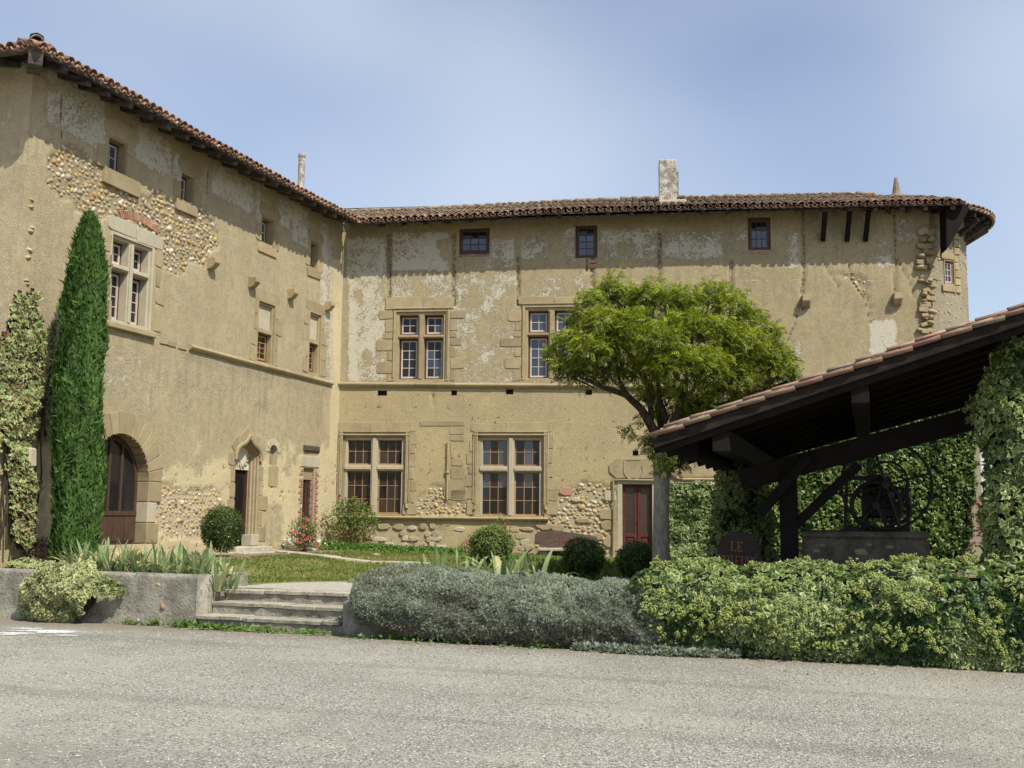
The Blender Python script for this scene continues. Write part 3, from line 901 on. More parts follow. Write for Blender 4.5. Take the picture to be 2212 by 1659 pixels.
zs_main = eave_fn(MAIN, [(785, 481), (1275, 455), (1750, 445), (2084, 439)])
def topf(zf):
    return np.vectorize(lambda u: zf(u)+OV*math.tan(SLOPE)-0.03)

# =================================================================== SIDE WING
side = thing('side_wing', 'two storey beige rendered wing on the left with gothic door and arched door', 'building', SIDE.M)
S = SIDE
def rect(fr, x0, yt, x1, yb):
    u0, v1 = fr.uv(x0, yt); u1, _ = fr.uv(x1, yt); _, v0 = fr.uv(x0, yb)
    return (u0, u1, v0, v1)
r_big = rect(S, 240, 497, 336, 693)
smalls = [rect(S, 236, 293, 276, 364), rect(S, 393, 370, 421, 431), rect(S, 567, 466, 592, 523), rect(S, 672, 521, 688, 577)]
talls = [rect(S, 557, 643, 598, 783), rect(S, 668, 668, 697, 806)]
# arched doorway
uca, vtop_a = S.uv(264, 937); _, vbase = S.uv(264, 1176)
urt, _ = S.uv(323, 1004); RA = urt-uca
vspr = vtop_a-RA*1.02
arch = (uca-RA, uca+RA, vbase, vtop_a, lambda u, v: (v < vspr) | (((u-uca)/RA)**2+((v-vspr)/(RA*1.02))**2 < 1.0))
# gothic portal (ogee outline)
gu0, gv1 = S.uv(509, 970); gu1, _ = S.uv(563, 970); _, gv_ap = S.uv(541, 938); _, gvb = S.uv(530, 1182)
guc = (gu0+gu1)/2; gh = gv_ap-gv1+0.05; gw = (gu1-gu0)/2
def ogee(t, w, h):
    """t -1..1 -> height of an ogee arch of half width w and rise h above its springing"""
    a = abs(t)
    low = math.sqrt(max(0, 1-a*a))*h*0.62
    spike = h*0.38*max(0, 1-a/0.42)**1.7
    return low+spike
gspr = gv1-0.12
grise = gv_ap-gspr
def og_in(u, v):
    t = np.clip((u-guc)/gw, -1, 1)
    o = np.vectorize(lambda a: ogee(a, gw, grise-0.10))(t)
    return v < gspr+o
portal = (gu0, gu1, gvb, gv_ap, og_in)
r_brick = rect(S, 655, 1008, 681, 1184)
r_niche = rect(S, 583, 960, 600, 1004)
nuc = (r_niche[0]+r_niche[1])/2; nr = (r_niche[1]-r_niche[0])/2
niche = r_niche + (lambda u, v: (v < r_niche[3]-nr) | ((u-nuc)**2+(v-(r_niche[3]-nr))**2 < nr*nr),)

P1 = [(98,330),(165,312),(215,360),(232,396),(290,400),(330,420),(372,420),(400,440),(448,450),(472,500),(478,540),(440,580),(395,585),(352,575),(345,500),(300,478),(240,462),(215,470),(205,455),(160,445),(130,430),(105,395)]
P2 = [(331,1052),(350,1042),(395,1060),(470,1050),(487,1100),(440,1165),(333,1152)]
def paint_side(PX, PY, U, V):
    n = fbm(U*1.3, V*1.3, 11, 5); n2 = fbm(U*3.4, V*3.4, 21, 4)
    bare = (blob_mask(PX, PY, P1, 26, U, V, 1) | blob_mask(PX, PY, P2, 16, U, V, 2, 4.0)).astype(float)
    # ragged whitewash under the eaves
    e = PY-(84+0.546*(PX-48))              # survey pixels under the eave
    w = np.zeros_like(U)
    for a, b, lo, hi in ((100,230,30,150),(290,370,45,130),(375,395,60,140),(455,550,40,110),(552,566,30,120),(600,632,35,100),(628,668,30,120),(690,712,40,260)):
        w = np.maximum(w, soft_rect(PX, e, a, lo*1.0, b, hi, 14)*(0.72+0.45*(n2-0.5)))
    w = np.maximum(w, soft_rect(PX, PY, 698, 520, 720, 830, 8)*0.62)
    w = np.maximum(w, soft_rect(PX, PY, 225, 745, 300, 870, 30)*0.38)
    w = np.maximum(w, soft_rect(PX, PY, 50, 420, 74, 640, 8)*0.5)
    w = np.maximum(w, 0.12+0.25*(n-0.5))
    sc = PY-(700+0.262*(PX-220))            # below the string course
    grey = 0.14+0.5*(n-0.5) + 0.35*soft_rect(PX, sc, 150, 8, 720, 110, 60) + 0.10*soft_rect(PX, sc, 300, 60, 680, 200, 60)
    grey = grey + 0.35*soft_rect(PX, sc, 380, -20, 720, 30, 20)
    grey = grey - 0.35*sm((PY-985)/50.0) - 0.15*sm((690-PX)/-30.0)
    warm = 1.05*sm((PY-890+(n-0.5)*230)/170.0)
    warm = np.maximum(warm, 0.9*soft_rect(PX, PY, 712, 560, 760, 1200, 10)) - 0.5*soft_rect(PX, PY, 70, 900, 130, 1180, 30)
    warm = warm - 0.6*soft_rect(PX, PY, 560, 1085, 615, 1200, 20) - 0.5*soft_rect(PX, PY, 640, 940, 690, 985, 18)
    seam = np.zeros_like(U)
    for x, y0, y1 in ((134,190,345),(285,240,300),(450,370,420),(590,440,480)):
        wv = (vnoise(V*3, V*0, 5)-.5)*4
        seam = np.maximum(seam, (1-np.clip(np.abs(PX-x-wv)/2.4, 0, 1))*((PY > y0) & (PY < y1)))
    pits = ((vnoise(U*16, V*16, 31) > 0.86) & (PY > 1000) & (PX > 330)).astype(float)
    seam = np.maximum(seam, pits*0.9)
    # broken edge of the string course and long settlement cracks
    seam = np.maximum(seam, np.clip(1.1-np.abs(sc-4-(n2-.5)*10)/2.6, 0, 1)*(PX > 335)*(PX < 415))
    for pts in ([(300,770),(318,830),(322,890)],[(205,735),(212,830)],[(560,790),(575,830)],[(150,345),(160,400),(152,430)]):
        for (x0, y0), (x1, y1) in zip(pts[:-1], pts[1:]):
            t = np.clip(((PX-x0)*(x1-x0)+(PY-y0)*(y1-y0))/((x1-x0)**2+(y1-y0)**2), 0, 1)
            dcr = np.hypot(PX-x0-t*(x1-x0)+(n2-.5)*14, PY-y0-t*(y1-y0))
            w = np.maximum(w, np.clip(1.2-dcr/3.0, 0, 1)*.8)
    disp = bare*0.035 + np.clip(w-0.5, 0, .3)*-0.0 + seam*0.02
    return dict(white=w, bare=bare, seam=seam, grey=grey, warm=warm), disp
holes_side = [r_big]+smalls+talls+[arch, portal, r_brick, niche]
wall_sheet(S, 0.0, SL, topf(zs_side), holes_side, paint_side, 'wall', M['plaster_side'], side, res=0.055)

# cobbles showing through the fallen render
items = []
cobble_field(S, P1, 24, 1, 0.132, 0.066, items, dens=0.97)
cobble_field(S, P2, 14, 2, 0.125, 0.062, items, dens=0.95, lean=0.35, dep_=.05)
for x, y, a in ((66,432,.07),(64,447,.08),(67,492,.06),(64,500,.10),(62,540,.08),(58,556,.09),(55,606,.08),(57,614,.06),(46,672,.14)):
    u, v = S.uv(x, y); items.append((u, 0.0, v, a, a*.55, .07, random.uniform(-.3,.3), 1))
scatter_cobbles(items, side)
# flat brick relieving arch above the big window
for i in range(22):
    t = i/21
    x = 262+t*82; y = 459+ t*36 - 16*math.sin(t*PI)*0.6 + 4
    u, v = S.uv(x, y)
    if 10 < i < 12: continue
    o = link('brick', MB().box(-.020, .020, -.004, .05, -.085, .085).mesh('brick', jit=.004, bevel=.006), M['brick'], side)
    o.location = (u, 0, v); o.rotation_euler = (0, -0.5+t*1.1, 0)

# big cross window
def gl_side(s, up, i, k): return 'glass'
wbig, _r = cross_window(S, side, 240, 497, 336, 693, 571, 0.13, 0.15, 2, 2, 4, 'paleframe', 'redwood', gl_side, 'ashlar_pale', 'ashlar_pale', recess=0.22, trh=0.12)
block(S, side, 236, 464, 293, 494, 'ashlar_pale', 0.02, y2=494, name='lintel', rnd=.04); block(S, side, 294.2, 490, 352, 520, 'ashlar_pale', 0.02, y2=520, name='lintel', rnd=.05)
for (a, b, c, d) in ((338,535,350,575),(338,578,346,618),(337,622,355,655),(336,660,347,715),(226,500,239,540),(228,545,239,590),(224,595,239,640),(227,645,239,690)):
    block(S, side, a, b, c, d, 'ashlar', 0.012)
u0, u1, v0, v1 = _r
MB().box(u0-.05, u1+.10, -0.10, 0.10, v0-.15, v0-.02).build('sill', M['ashlar'], side, bevel=0.02)
# small attic windows
def small_window(r_px, cols, rows, g='glass_blue'):
    w, (a, b, c, d) = plain_window(S, side, *r_px, cols, rows, 'paleframe', 'redwood', g, recess=0.20)
    return a, b, c, d
a, b, c, d = small_window((236, 293, 276, 364), 2, 2)
block_uv(side, a-.12, b+.42, c-.34, c-.02, 'ashlar', 0.05, name='sill', rnd=.02)
block_uv(side, b+.01, b+.34, c+.02, c+.45, name='stone_block'); block_uv(side, b+.01, b+.22, c+.47, d+.02)
block_uv(side, a-.16, b+.36, d+.02, d+.42, name='lintel', rnd=.15); block_uv(side, a-.33, a-.01, c-.02, c+.42, 'ashlar')
for i, rp in enumerate(((393, 370, 421, 431), (567, 466, 592, 523), (672, 521, 688, 577))):
    a, b, c, d = small_window(rp, 2, 2, 'glass_blue' if i else 'glass_blue')
    block_uv(side, b+.01, b+.30, c-.05, c+.40); block_uv(side, b+.01, b+.18, c+.42, d)
    block_uv(side, a-.14, b+.28, d+.02, d+.36, name='lintel', rnd=.12)
    block_uv(side, a-.16, b+.16, c-.26, c-.02, 'ashlar', 0.03, name='sill', rnd=.02)
    block_uv(side, a-.26, a-.01, c+.02, c+.38)
# tall narrow windows, upper light walled up
for (a, b, c, d) in talls:
    w = stone_ring(a, b, c, d, 0.13).build('window', M['ashlar'], side, bevel=0.006)
    vt = c+(d-c)*0.52
    MB().box(a+.13, b-.13, 0.02, 0.30, vt-.06, vt+.06).build('transom', M['ashlar'], w, bevel=.008)
    MB().box(a+.13, b-.13, 0.10, 0.30, vt+.06, d-.13).build('walled_up_light', M['ashlar_pale'], w)
    lights(w, a+.18, b-.18, c+.12, vt-.11, 0.16, 2, 4, 'ochreframe', 'glass', outer='redwood')
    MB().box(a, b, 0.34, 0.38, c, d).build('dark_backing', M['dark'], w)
    block_uv(side, a-.17, b+.15, d+.003, d+.26, 'ashlar', .012, name='lintel', rnd=.03)
    for k in range(4):
        h = (d-c)/4
        block_uv(side, b+.003, b+random.choice((.12,.3)), c+h*k+.01, c+h*(k+1)-.01)
        block_uv(side, a-random.choice((.1,.24)), a-.003, c+h*k+.01, c+h*(k+1)-.01)
# string course (ledge), broken away at its left end
def ledge(fr, parent, pts, hgt=0.13, out=0.09, mat='ashlar', name='string_course', seg=1.15):
    P = [fr.uv(*p) for p in pts]
    for (ua, va), (ub, vb) in zip(P[:-1], P[1:]):
        n = max(1, int((ub-ua)/seg))
        for i in range(n):
            a = ua+(ub-ua)*i/n; b = ua+(ub-ua)*(i+1)/n-.008
            z0 = va+(vb-va)*i/n; z1 = va+(vb-va)*(i+1)/n
            o2 = out*random.uniform(.85, 1.05)
            prof = [(0.02, hgt*.5), (-o2*.7, hgt*.42), (-o2, hgt*.1), (-o2*.9, -hgt*.12), (-o2*.35, -hgt*.5), (0.02, -hgt*.55)]
            m = MB(); k = len(prof)
            m.v = [(a, y, z+z0) for y, z in prof]+[(b, y, z+z1) for y, z in prof]
            m.f = [tuple(range(k)), tuple(reversed(range(k, 2*k)))]+[(j, k+j, k+(j+1) % k, (j+1) % k) for j in range(k)]
            m.build(name, M[mat], parent, jit=.006)
ledge(S, side, [(408,749),(520,779),(716,829)], 0.14, 0.10)
for x, y in ((230,705),(345,733),(362,738),(385,744)):
    u, v = S.uv(x, y); block_uv(side, u, u+.30, v-.08, v+.02, 'ashlar', .02)
# corbels
for x, y in ((453,571),(541,612),(625,637),(705,663)):
    u, v = S.uv(x, y)
    m = MB(); prof = [(0.03, .14), (-.22, .14), (-.24, .02), (-.13, -.10), (0.03, -.15)]
    k = len(prof); m.v = [(u-.10, a, v+b) for a, b in prof]+[(u+.10, a, v+b) for a, b in prof]
    m.f = [tuple(range(k)), tuple(reversed(range(k, 2*k)))]+[(j, k+j, k+(j+1) % k, (j+1) % k) for j in range(k)]
    m.build('corbel', M['ashlar'], side, jit=.01, bevel=.012)
# arched doorway: voussoirs, jamb, intrados, glazed door
RO = RA+0.46
nv = 15
for i in range(nv):
    a0 = PI*(i+0.03)/nv; a1 = PI*(i+0.97)/nv
    if i in (): continue
    ro = RO*(1+random.uniform(-.02, .03)); ri = RA
    pts = []
    for a in (a0, (a0+a1)/2, a1): pts.append((uca+math.cos(a)*ri, vspr+math.sin(a)*ri*1.02))
    for a in (a1, (a0+a1)/2, a0): pts.append((uca+math.cos(a)*ro, vspr+math.sin(a)*ro*1.02))
    pts = pts[::-1]
    MB().prism(pts, -0.012, 0.30).build('voussoir', M['ashlar'], side, bevel=.008)
nj = 3
hj = (vspr-vbase)/nj
for k in range(nj):
    z0 = vbase+hj*k+.006; z1 = vbase+hj*(k+1)-.006
    for sx in (-1, 1):
        wd = (0.40, 0.30, 0.44)[k]
        a, b = (uca+RA, uca+RA+wd) if sx > 0 else (uca-RA-wd, uca-RA)
        MB().box(a, b, -0.012, 0.30, z0, z1).build('jamb_stone', M['ashlar_pale' if (k == 1 and sx > 0) else 'ashlar'], side, jit=.004, bevel=.012)
dr = MB(); RD = RA-0.02; yb = 0.27
door = MB()
ymid = vbase+(vspr-vbase)*0.52
door.box(uca-RD, uca+RD, yb, yb+.05, vbase, ymid-.09)
door_o = door.build('arched_door', M['brownwood'], side)
door_o['label'] = 'brown arched door with tall narrow panes above plain boards'
for k in range(5):
    a = uca-RD+2*RD*k/5
    MB().box(a+.008, a+2*RD/5-.008, yb-.012, yb, vbase+.06, ymid-.12).build('board', M['brownwood'], door_o)
fr_ = MB()
fr_.box(uca-RD, uca+RD, yb-.02, yb+.06, ymid-.09, ymid)
nA = 20
for i in range(nA):
    a0 = PI*i/nA; a1 = PI*(i+1)/nA; q = .09
    pts = [(uca+math.cos(a0)*RD, vspr+math.sin(a0)*RD*1.02), (uca+math.cos(a1)*RD, vspr+math.sin(a1)*RD*1.02),
           (uca+math.cos(a1)*(RD-q), vspr+math.sin(a1)*(RD-q)*1.02), (uca+math.cos(a0)*(RD-q), vspr+math.sin(a0)*(RD-q)*1.02)]
    fr_.prism(pts[::-1], yb-.01, yb+.05)
fr_.box(uca-RD, uca-RD+.08, yb-.01, yb+.05, ymid, vspr); fr_.box(uca+RD-.08, uca+RD, yb-.01, yb+.05, ymid, vspr)
for k, f in enumerate((-0.42, 0.0, 0.42)):
    x = uca+f*RD; top = vspr+math.sqrt(1-f*f)*RD*1.0
    fr_.box(x-.03, x+.03, yb-.012, yb+.04, ymid, top-.05)
fr_.build('door_frame', M['brownwood'], door_o)
xs = [-0.98, -0.42, 0.0, 0.42, 0.98]
for k in range(4):
    x0 = uca+xs[k]*RD; x1 = uca+xs[k+1]*RD; n = 6
    top = []
    for i in range(n+1):
        f = xs[k]+(xs[k+1]-xs[k])*i/n
        top.append((uca+f*RD, vspr+math.sqrt(max(0, 1-f*f))*RD-.02))
    pts = [(x0, ymid), (x1, ymid)]+top[::-1]
    MB().prism(pts, yb+.015, yb+.02).build('pane', M['glass' if k != 2 else 'glass'], door_o)
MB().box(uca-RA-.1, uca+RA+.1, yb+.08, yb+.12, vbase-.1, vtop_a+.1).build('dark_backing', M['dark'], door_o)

# gothic portal
gp = MB()
def og_pts(w, h, base, spr, n=24):
    P = [(guc-w, base)]
    for i in range(n+1):
        t = -1+2*i/n; P.append((guc+t*w, spr+ogee(t, w, h)))
    P.append((guc+w, base)); return P
port = None
for k in range(4):        # stepped mouldings receding into the wall
    w_o = gw-k*0.03; y_ = -0.05+k*0.072
    h_o = grise-0.04-k*0.045
    P = og_pts(w_o, h_o, gvb+(0.0 if k else gv1-gvb-0.25), gspr)
    m = MB().tube([(x, y_+0.03, z) for x, z in P], 0.045 if k else 0.058, 6)
    # flat web behind each roll
    Q = og_pts(w_o-0.03, max(0.15, h_o-0.045), gvb, gspr)
    n_ = len(Q); P2_ = og_pts(w_o, h_o, gvb, gspr)
    for i in range(n_-1):
        a, b, c, d = P2_[i], P2_[i+1], Q[i+1], Q[i]
        m.add([(a[0], y_+.03, a[1]), (b[0], y_+.03, b[1]), (c[0], y_+.105, c[1]), (d[0], y_+.105, d[1])], [(0,1,2,3)])
    o = m.build('hood_mould' if k == 0 else 'arch_moulding', M['ashlar'], side, smooth=False)
    if k == 0: o['label'] = 'pointed ogee hood mould over the gothic doorway'
# recessed back plane: tympanum with carved shield, door opening below
vdt = S.uv(507, 1012)[1]
bk = 0.27
ty = MB()
n = 18; wt = gw-0.06
Pt = [(guc-wt, vdt), (guc+wt, vdt)]
for i in range(n+1):
    t = 1-2*i/n; Pt.append((guc+t*wt, gspr+ogee(t, wt, grise-.16)))
tymp = MB().prism(Pt, bk-.02, bk+.06).build('tympanum', M['plate'], side)
tymp['label'] = 'pale tympanum with a worn carved shield above the gothic door'
su = guc+gw-0.46; sv = vdt+0.42
sh = [(-.24,.22),(.24,.22),(.25,.02),(.17,-.20),(0,-.36),(-.17,-.20),(-.25,.02)]
MB().prism([(su+a, sv+b) for a, b in sh][::-1], bk-.065, bk-.02).build('shield', M['plate'], tymp, bevel=.02)
sp = MB(); r4 = random.Random(4)
for i in range(16):
    a = 2*PI*i/16; sp.tube([(su+math.cos(a)*.27, bk-.04, sv+math.sin(a)*.32+.02), (su+math.cos(a+.3)*.34, bk-.03, sv+math.sin(a+.3)*.40+.02)], .03, 5)
sp.build('carved_wreath', M['plate'], tymp)
MB().tube([(su-.02, bk-.04, sv+.3), (su+.0, bk-.05, sv+.62)], [.06, .015], 6).build('carved_finial', M['plate'], tymp)
g_panel = MB().box(guc-wt, guc+wt-.10, bk+.06, bk+.09, gvb+.05, vdt).build('gothic_door', M['dark'], side)  # dark panel stands in for the unlit inside of the doorway
g_panel['label'] = 'dark plank panel standing in for the black interior of the gothic doorway'
for k in range(5):
    w_ = (2*wt-.16)/5
    MB().box(guc-wt+w_*k+.005, guc-wt+w_*(k+1)-.005, bk+.045, bk+.06, gvb+.08, vdt-.02).build('board', M['timber_dark'], g_panel)
MB().box(guc+wt-.10, guc+wt-.03, bk+.02, bk+.12, gvb+.03, vdt).build('door_frame', M['redwood'], side)
MB().box(guc-wt-.1, guc-wt, bk-.02, bk+.3, gvb, vdt).build('door_jamb', M['ashlar'], side)
MB().box(guc+wt-.04, guc+wt+.06, bk-.03, bk+.3, gvb, vdt).build('door_jamb', M['ashlar_pale'], side)
MB().box(guc-gw-.25, guc+gw+.2, -.32, .25, gvb-.18, gvb+.02).build('door_step', M['stepstone'], side, jit=.01, bevel=.02)
MB().box(guc-gw-.45, guc+gw+.55, -.65, -.20, gvb-.30, gvb-.10).build('door_step', M['stepstone'], side, jit=.015, bevel=.02)
MB().box(guc+gw-.32, guc+gw-.02, -.06, .26, gvb+.02, gvb+.30).build('plinth_stone', M['ashlar_pale'], side, jit=.01, bevel=.015)
# spandrel ashlars of the portal
for (x0, y0, x1, y1) in ((494,976,508,1004),(500,1006,507,1040),(497,1042,506,1075),(492,1078,505,1105)):
    block(S, side, x0, y0, x1, y1, 'ashlar', .012)
for i, (dy, wd) in enumerate(((0,.16),(.36,.16),(.74,.42),(1.12,.18),(1.5,.38),(1.9,.24),(2.25,.34))):
    block_uv(side, gu1+.005, gu1+wd, vdt-.25-dy, vdt+.10-dy, 'ashlar', .012)
# stones following the ogee
for i in range(8):
    t0 = -1+2*i/8; t1 = t0+0.245
    P = [(guc+t0*gw, gspr+ogee(t0, gw, grise)+.0), (guc+t1*gw, gspr+ogee(t1, gw, grise)+.0)]
    q = [(guc+t1*gw*1.32, gspr+ogee(t1, gw, grise)*1.08+.20), (guc+t0*gw*1.32, gspr+ogee(t0, gw, grise)*1.08+.20)]
    MB().prism(P+q, -.012, .05).build('stone_block', M['ashlar'], side, bevel=.006)
# blind niche
MB().box(niche[0]-.02, niche[1]+.02, .14, .18, niche[2]-.02, niche[3]+.02).build('niche_back', M['ashlar'], side)
nb = MB()
for i in range(10):
    a0 = PI*i/10; a1 = PI*(i+1)/10; zc = niche[3]-nr
    nb.add([(nuc+math.cos(a0)*nr, .004, zc+math.sin(a0)*nr), (nuc+math.cos(a1)*nr, .004, zc+math.sin(a1)*nr), (nuc+math.cos(a1)*nr, .15, zc+math.sin(a1)*nr), (nuc+math.cos(a0)*nr, .15, zc+math.sin(a0)*nr)], [(0,1,2,3)])
nb.add([(niche[0], .004, niche[2]), (niche[0], .004, niche[3]-nr), (niche[0], .15, niche[3]-nr), (niche[0], .15, niche[2])], [(0,1,2,3)])
nb.add([(niche[1], .004, niche[2]), (niche[1], .004, niche[3]-nr), (niche[1], .15, niche[3]-nr), (niche[1], .15, niche[2])], [(0,1,2,3)])
nb.build('niche_reveal', M['ashlar_pale'], side)
block_uv(side, niche[0]-.02, niche[1]+.06, niche[2]-.55, niche[2]-.01, 'ashlar', .012)
for i in range(7):
    a0 = PI*(i+.03)/7; a1 = PI*(i+.97)/7; zc = niche[3]-nr
    pts = [(nuc+math.cos(a)*nr, zc+math.sin(a)*nr) for a in (a0, a1)]+[(nuc+math.cos(a)*(nr+.16), zc+math.sin(a)*(nr+.16)) for a in (a1, a0)]
    MB().prism(pts[::-1], -.012, .05).build('stone_block', M['ashlar_pale'], side, bevel=.006)
# narrow brick-edged doorway
a, b, c, d = r_brick
rv = MB().box(b-.02, b, .0, .5, c, d).box(a, a+.02, .0, .5, c, d).box(a+.02, b-.02, 0, .5, d-.02, d)
rv.build('door_jamb', M['ashlar_pale'], side)
MB().box(a-.10, b+.20, -.02, .3, d+.003, d+.30).build('lintel', M['ashlar_pale'], side, bevel=.012)
MB().box(a-.02, b+.18, -.05, .1, d+.42, d+.58).build('timber_lintel', M['timber'], side, jit=.02, bevel=.02)
nd = MB().box(a+.02, b-.02, .13, .16, c, d-.30).build('narrow_door', M['dark'], side)  # dark sheet filling the opening in place of its shaded inside
MB().box(b-.30, b-.20, .11, .13, c, d-.34).build('door_frame', M['redwood'], nd)
MB().box(b-.12, b-.07, .09, .13, c, d-.34).build('door_post', M['timber'], nd)
MB().box(a+.02, b-.02, .08, .15, d-.34, d-.02).build('door_head', M['ashlar'], nd)
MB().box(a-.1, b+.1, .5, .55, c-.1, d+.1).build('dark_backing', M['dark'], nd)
z = c+.02; k = 0
while z < d-.06:
    wl = .20 if k % 2 else .11
    if k % 9 != 4:
        MB().box(a-wl, a-.003, -.012, .08, z, z+.068).build('brick', M['brick'], side, jit=.004, bevel=.005)
    wr = .20 if k % 2 else .12
    MB().box(b+.003, b+wr, -.014, .08, z, z+.068).build('brick', M['brick'], side, jit=.004, bevel=.005)
    MB().box(b-.026, b-.001, .02, .08 if k % 2 else .12, z, z+.068).build('brick', M['brick'], side, jit=.003, bevel=.004)
    z += .084; k += 1
# battered corner quoins at the near end
zq = .6; k = 0
while zq < 0:
    h = random.uniform(.42, .66); wq = .36
    block_uv(side, .004, wq, zq, zq+h-.012, 'ashlar', .008, deep=.2, name='quoin', rnd=.03)
    zq += h; k += 1

# end face of the wing (turns away at the left edge of the photograph)
E = END
def paint_end(PX, PY, U, V):
    n = fbm(U*1.3, V*1.3, 14, 5)
    z = np.zeros_like(U)
    return dict(white=z+.15, bare=z, seam=z, grey=.12+.4*(n-.5), warm=.35+.6*(n-.4)), z
_endM = SIDE.I @ E.M
ws = wall_sheet(E, 0, ENDL, np.vectorize(lambda u: zs_side(0)+OV*math.tan(SLOPE)-.03), [], paint_end, 'end_wall', M['plaster_side'], side, res=.09)
ws.matrix_basis = _endM
m = MB()                                     # battered buttress at the corner
m.v = [(-.02,-.55,0),(.30,-.55,0),(.30,.3,0),(-1.4,.3,0),(-.02,-.02,8.0),(.30,-.02,8.0),(.30,.3,8.0),(-.9,.3,8.0),(-1.4,-.55,0),(-.9,-.02,8.0)]
m.f = [(0,1,5,4),(1,2,6,5),(8,0,4,9),(3,8,9,7),(4,5,6,7,9)]
o = m.build('buttress', M['plaster_side'], side); o.matrix_basis = _endM @ Matrix.Translation((ENDL, 0, 0)) @ Matrix.Translation((-.28, 0, 0))
us_, vs0 = S.uv(30, 1010); ue_, vs1 = S.uv(50, 968)
MB().box(us_, ue_, -.34, .05, vs0, vs1).build('stone_spout', M['ashlar_pale'], side, jit=.01, bevel=.03)
# roofs of the side wing
RUN = 4.4
roof_deck(side, zs_side, OV, SLOPE, RUN, -OV, SL-OV*.9, RUN, SL+RUN*.8)
tiled_roof(side, zs_side, OV, SLOPE, RUN, lambda r: -OV+r, lambda r: SL-OV*.86+r*.8, -OV, SL+3, ((('tile'),'tile','tile_pink'),('tile','tile','tile_grey','tile_pink')), ind_rows=2, limit=250, rows_max=16)
ridge_tiles(side, [(RUN-.1, RUN, zs_side(2)+math.tan(SLOPE)*(RUN+OV)+.02), (SL+3, RUN, zs_side(SL)+math.tan(SLOPE)*(RUN+OV)+.02)])
rafter_tails(side, zs_side, OV, SLOPE, 0.02, SL-.75, 0.615, .13, .15)
eave_board(side, zs_side, OV, -OV, SL-OV*.86)
zE = lambda u: zs_side(-OV)
rE = side
def with_frame(fn, *a, **k):
    """build in the end frame, then re-seat what was built under the wing"""
    before = set(side.children)
    fn(*a, **k)
    for o in side.children:
        if o not in before: o.matrix_basis = _endM @ o.matrix_basis
with_frame(roof_deck, side, zE, OV, SLOPE, RUN, -1, ENDL+OV, -1, ENDL-RUN)
with_frame(tiled_roof, side, zE, OV, SLOPE, RUN, lambda r: 2.0, lambda r: ENDL+OV-r, 2.0, ENDL+OV, (('tile','tile_pink'),('tile','tile_grey')), ind_rows=1, limit=40, rows_max=13)
with_frame(rafter_tails, side, zE, OV, SLOPE, 3.5, ENDL-.1, .62, .13, .15)
with_frame(eave_board, side, zE, OV, 2.0, ENDL+OV)
# hip rafter end + hip tiles + knob
hz = zs_side(-OV)
hm = MB().beam((-OV+.06, -OV+.06, hz-.16), (.3, .3, hz+.15), .24, .26); hm.build('hip_rafter', M['timber'], side, bevel=.012)
for j in range(14):
    r = j*.36; q = r*.72
    mt = Matrix.Translation((-OV+q-.02, -OV+q-.02, hz+q*math.tan(SLOPE)+.12)) @ Euler((math.atan(math.tan(SLOPE)*.7), 0, -PI/4)).to_matrix().to_4x4() @ Matrix.Scale(1.25, 4)
    link('hip_tile', TILE['tile_grey', 1], None, side, mt)
kn = MB().tube([(-OV+.12, -OV+.12, hz+.14), (-OV+.12, -OV+.12, hz+.20), (-OV+.12, -OV+.12, hz+.27), (-OV+.12, -OV+.12, hz+.32)], [.06, .125, .115, .03], 16)
kn.build('knob', M['timber_dark'], side, smooth=True)
# metal flue behind the eave
d_ = ray(650, 395); u_, z_ = S.uv(650, 398, 1.8)
m = MB().tube([(u_, 1.8, z_-.6), (u_, 1.8, z_+.95)], .10, 12).tube([(u_, 1.8, z_+.85), (u_, 1.8, z_+.93)], .115, 12)
m.build('flue_pipe', M['chimney'], side, smooth=False)
# rear walls close the volume
MB().box(.2, SL+4, 8.0, 8.2, 0, 8.6).box(-.02, .2, 6.95, 8.2, 0, 8.6).build('rear_wall', M['plaster_side'], side)
with_frame(lambda: MB().box(-1, -.8, 0, 8, 0, 8.6).build('rear_wall', M['plaster_side'], side))
m = MB(); Hh = math.tan(SLOPE)*(RUN+OV)
zz = zs_side(5)
m.add([(RUN, RUN, zz+Hh), (SL+4, RUN, zz+Hh), (SL+4, 8.8, zz+.1), (-OV, 8.8, zz+.1)], [(0,1,2,3)])
m.build('rear_roof', M['tile_grey'], side)
# =================================================================== MAIN BUILDING
main = thing('main_building', 'long beige rendered manor facing the courtyard with mullioned windows in two rows', 'building', MAIN.M)
A = MAIN
ML = A.uv(2013, 600)[0]                       # right end where the tower begins
Lw1 = rect(A, 735, 934, 884, 1113); Lw2 = rect(A, 1026, 934, 1182, 1117)
Uw1 = rect(A, 850, 668, 971, 823); Uw2 = rect(A, 1128, 658, 1255, 821)
at1 = rect(A, 992, 494, 1058, 549); at2 = rect(A, 1243, 486, 1290, 559); at3 = rect(A, 1615, 472, 1664, 542)
ddoor = rect(A, 1333, 1038, 1416, 1207)
puts = [rect(A, x-w, y-5, x+w, y+6) for x, y, w in ((826,849,10),(981,849,6),(1101,846,8),(1272,847,7),(1373,978,6))]
P3 = [(900,1114),(896,1094),(930,1047),(964,1052),(962,1092),(1010,1080),(1020,1114)]
P4 = [(1190,1118),(1203,1066),(1238,1054),(1262,1040),(1300,1046),(1328,1062),(1330,1200),(1150,1200),(1160,1130)]
P5 = [(795,1124),(1200,1128),(1200,1200),(770,1196)]
P6 = [(1806,592),(1850,594),(1872,604),(1874,625),(1862,634),(1840,612)]
P7 = [(2000,480),(2016,480),(2016,720),(1992,720),(1996,640),(2003,560)]
SEAMS = [(840,505,662,7),(980,505,662,7),(1119,555,662,6),(1280,555,620,8),(1425,500,700,7),(1579,560,700,6),(1736,450,672,5),(1934,450,660,4),(1268,560,590,4)]
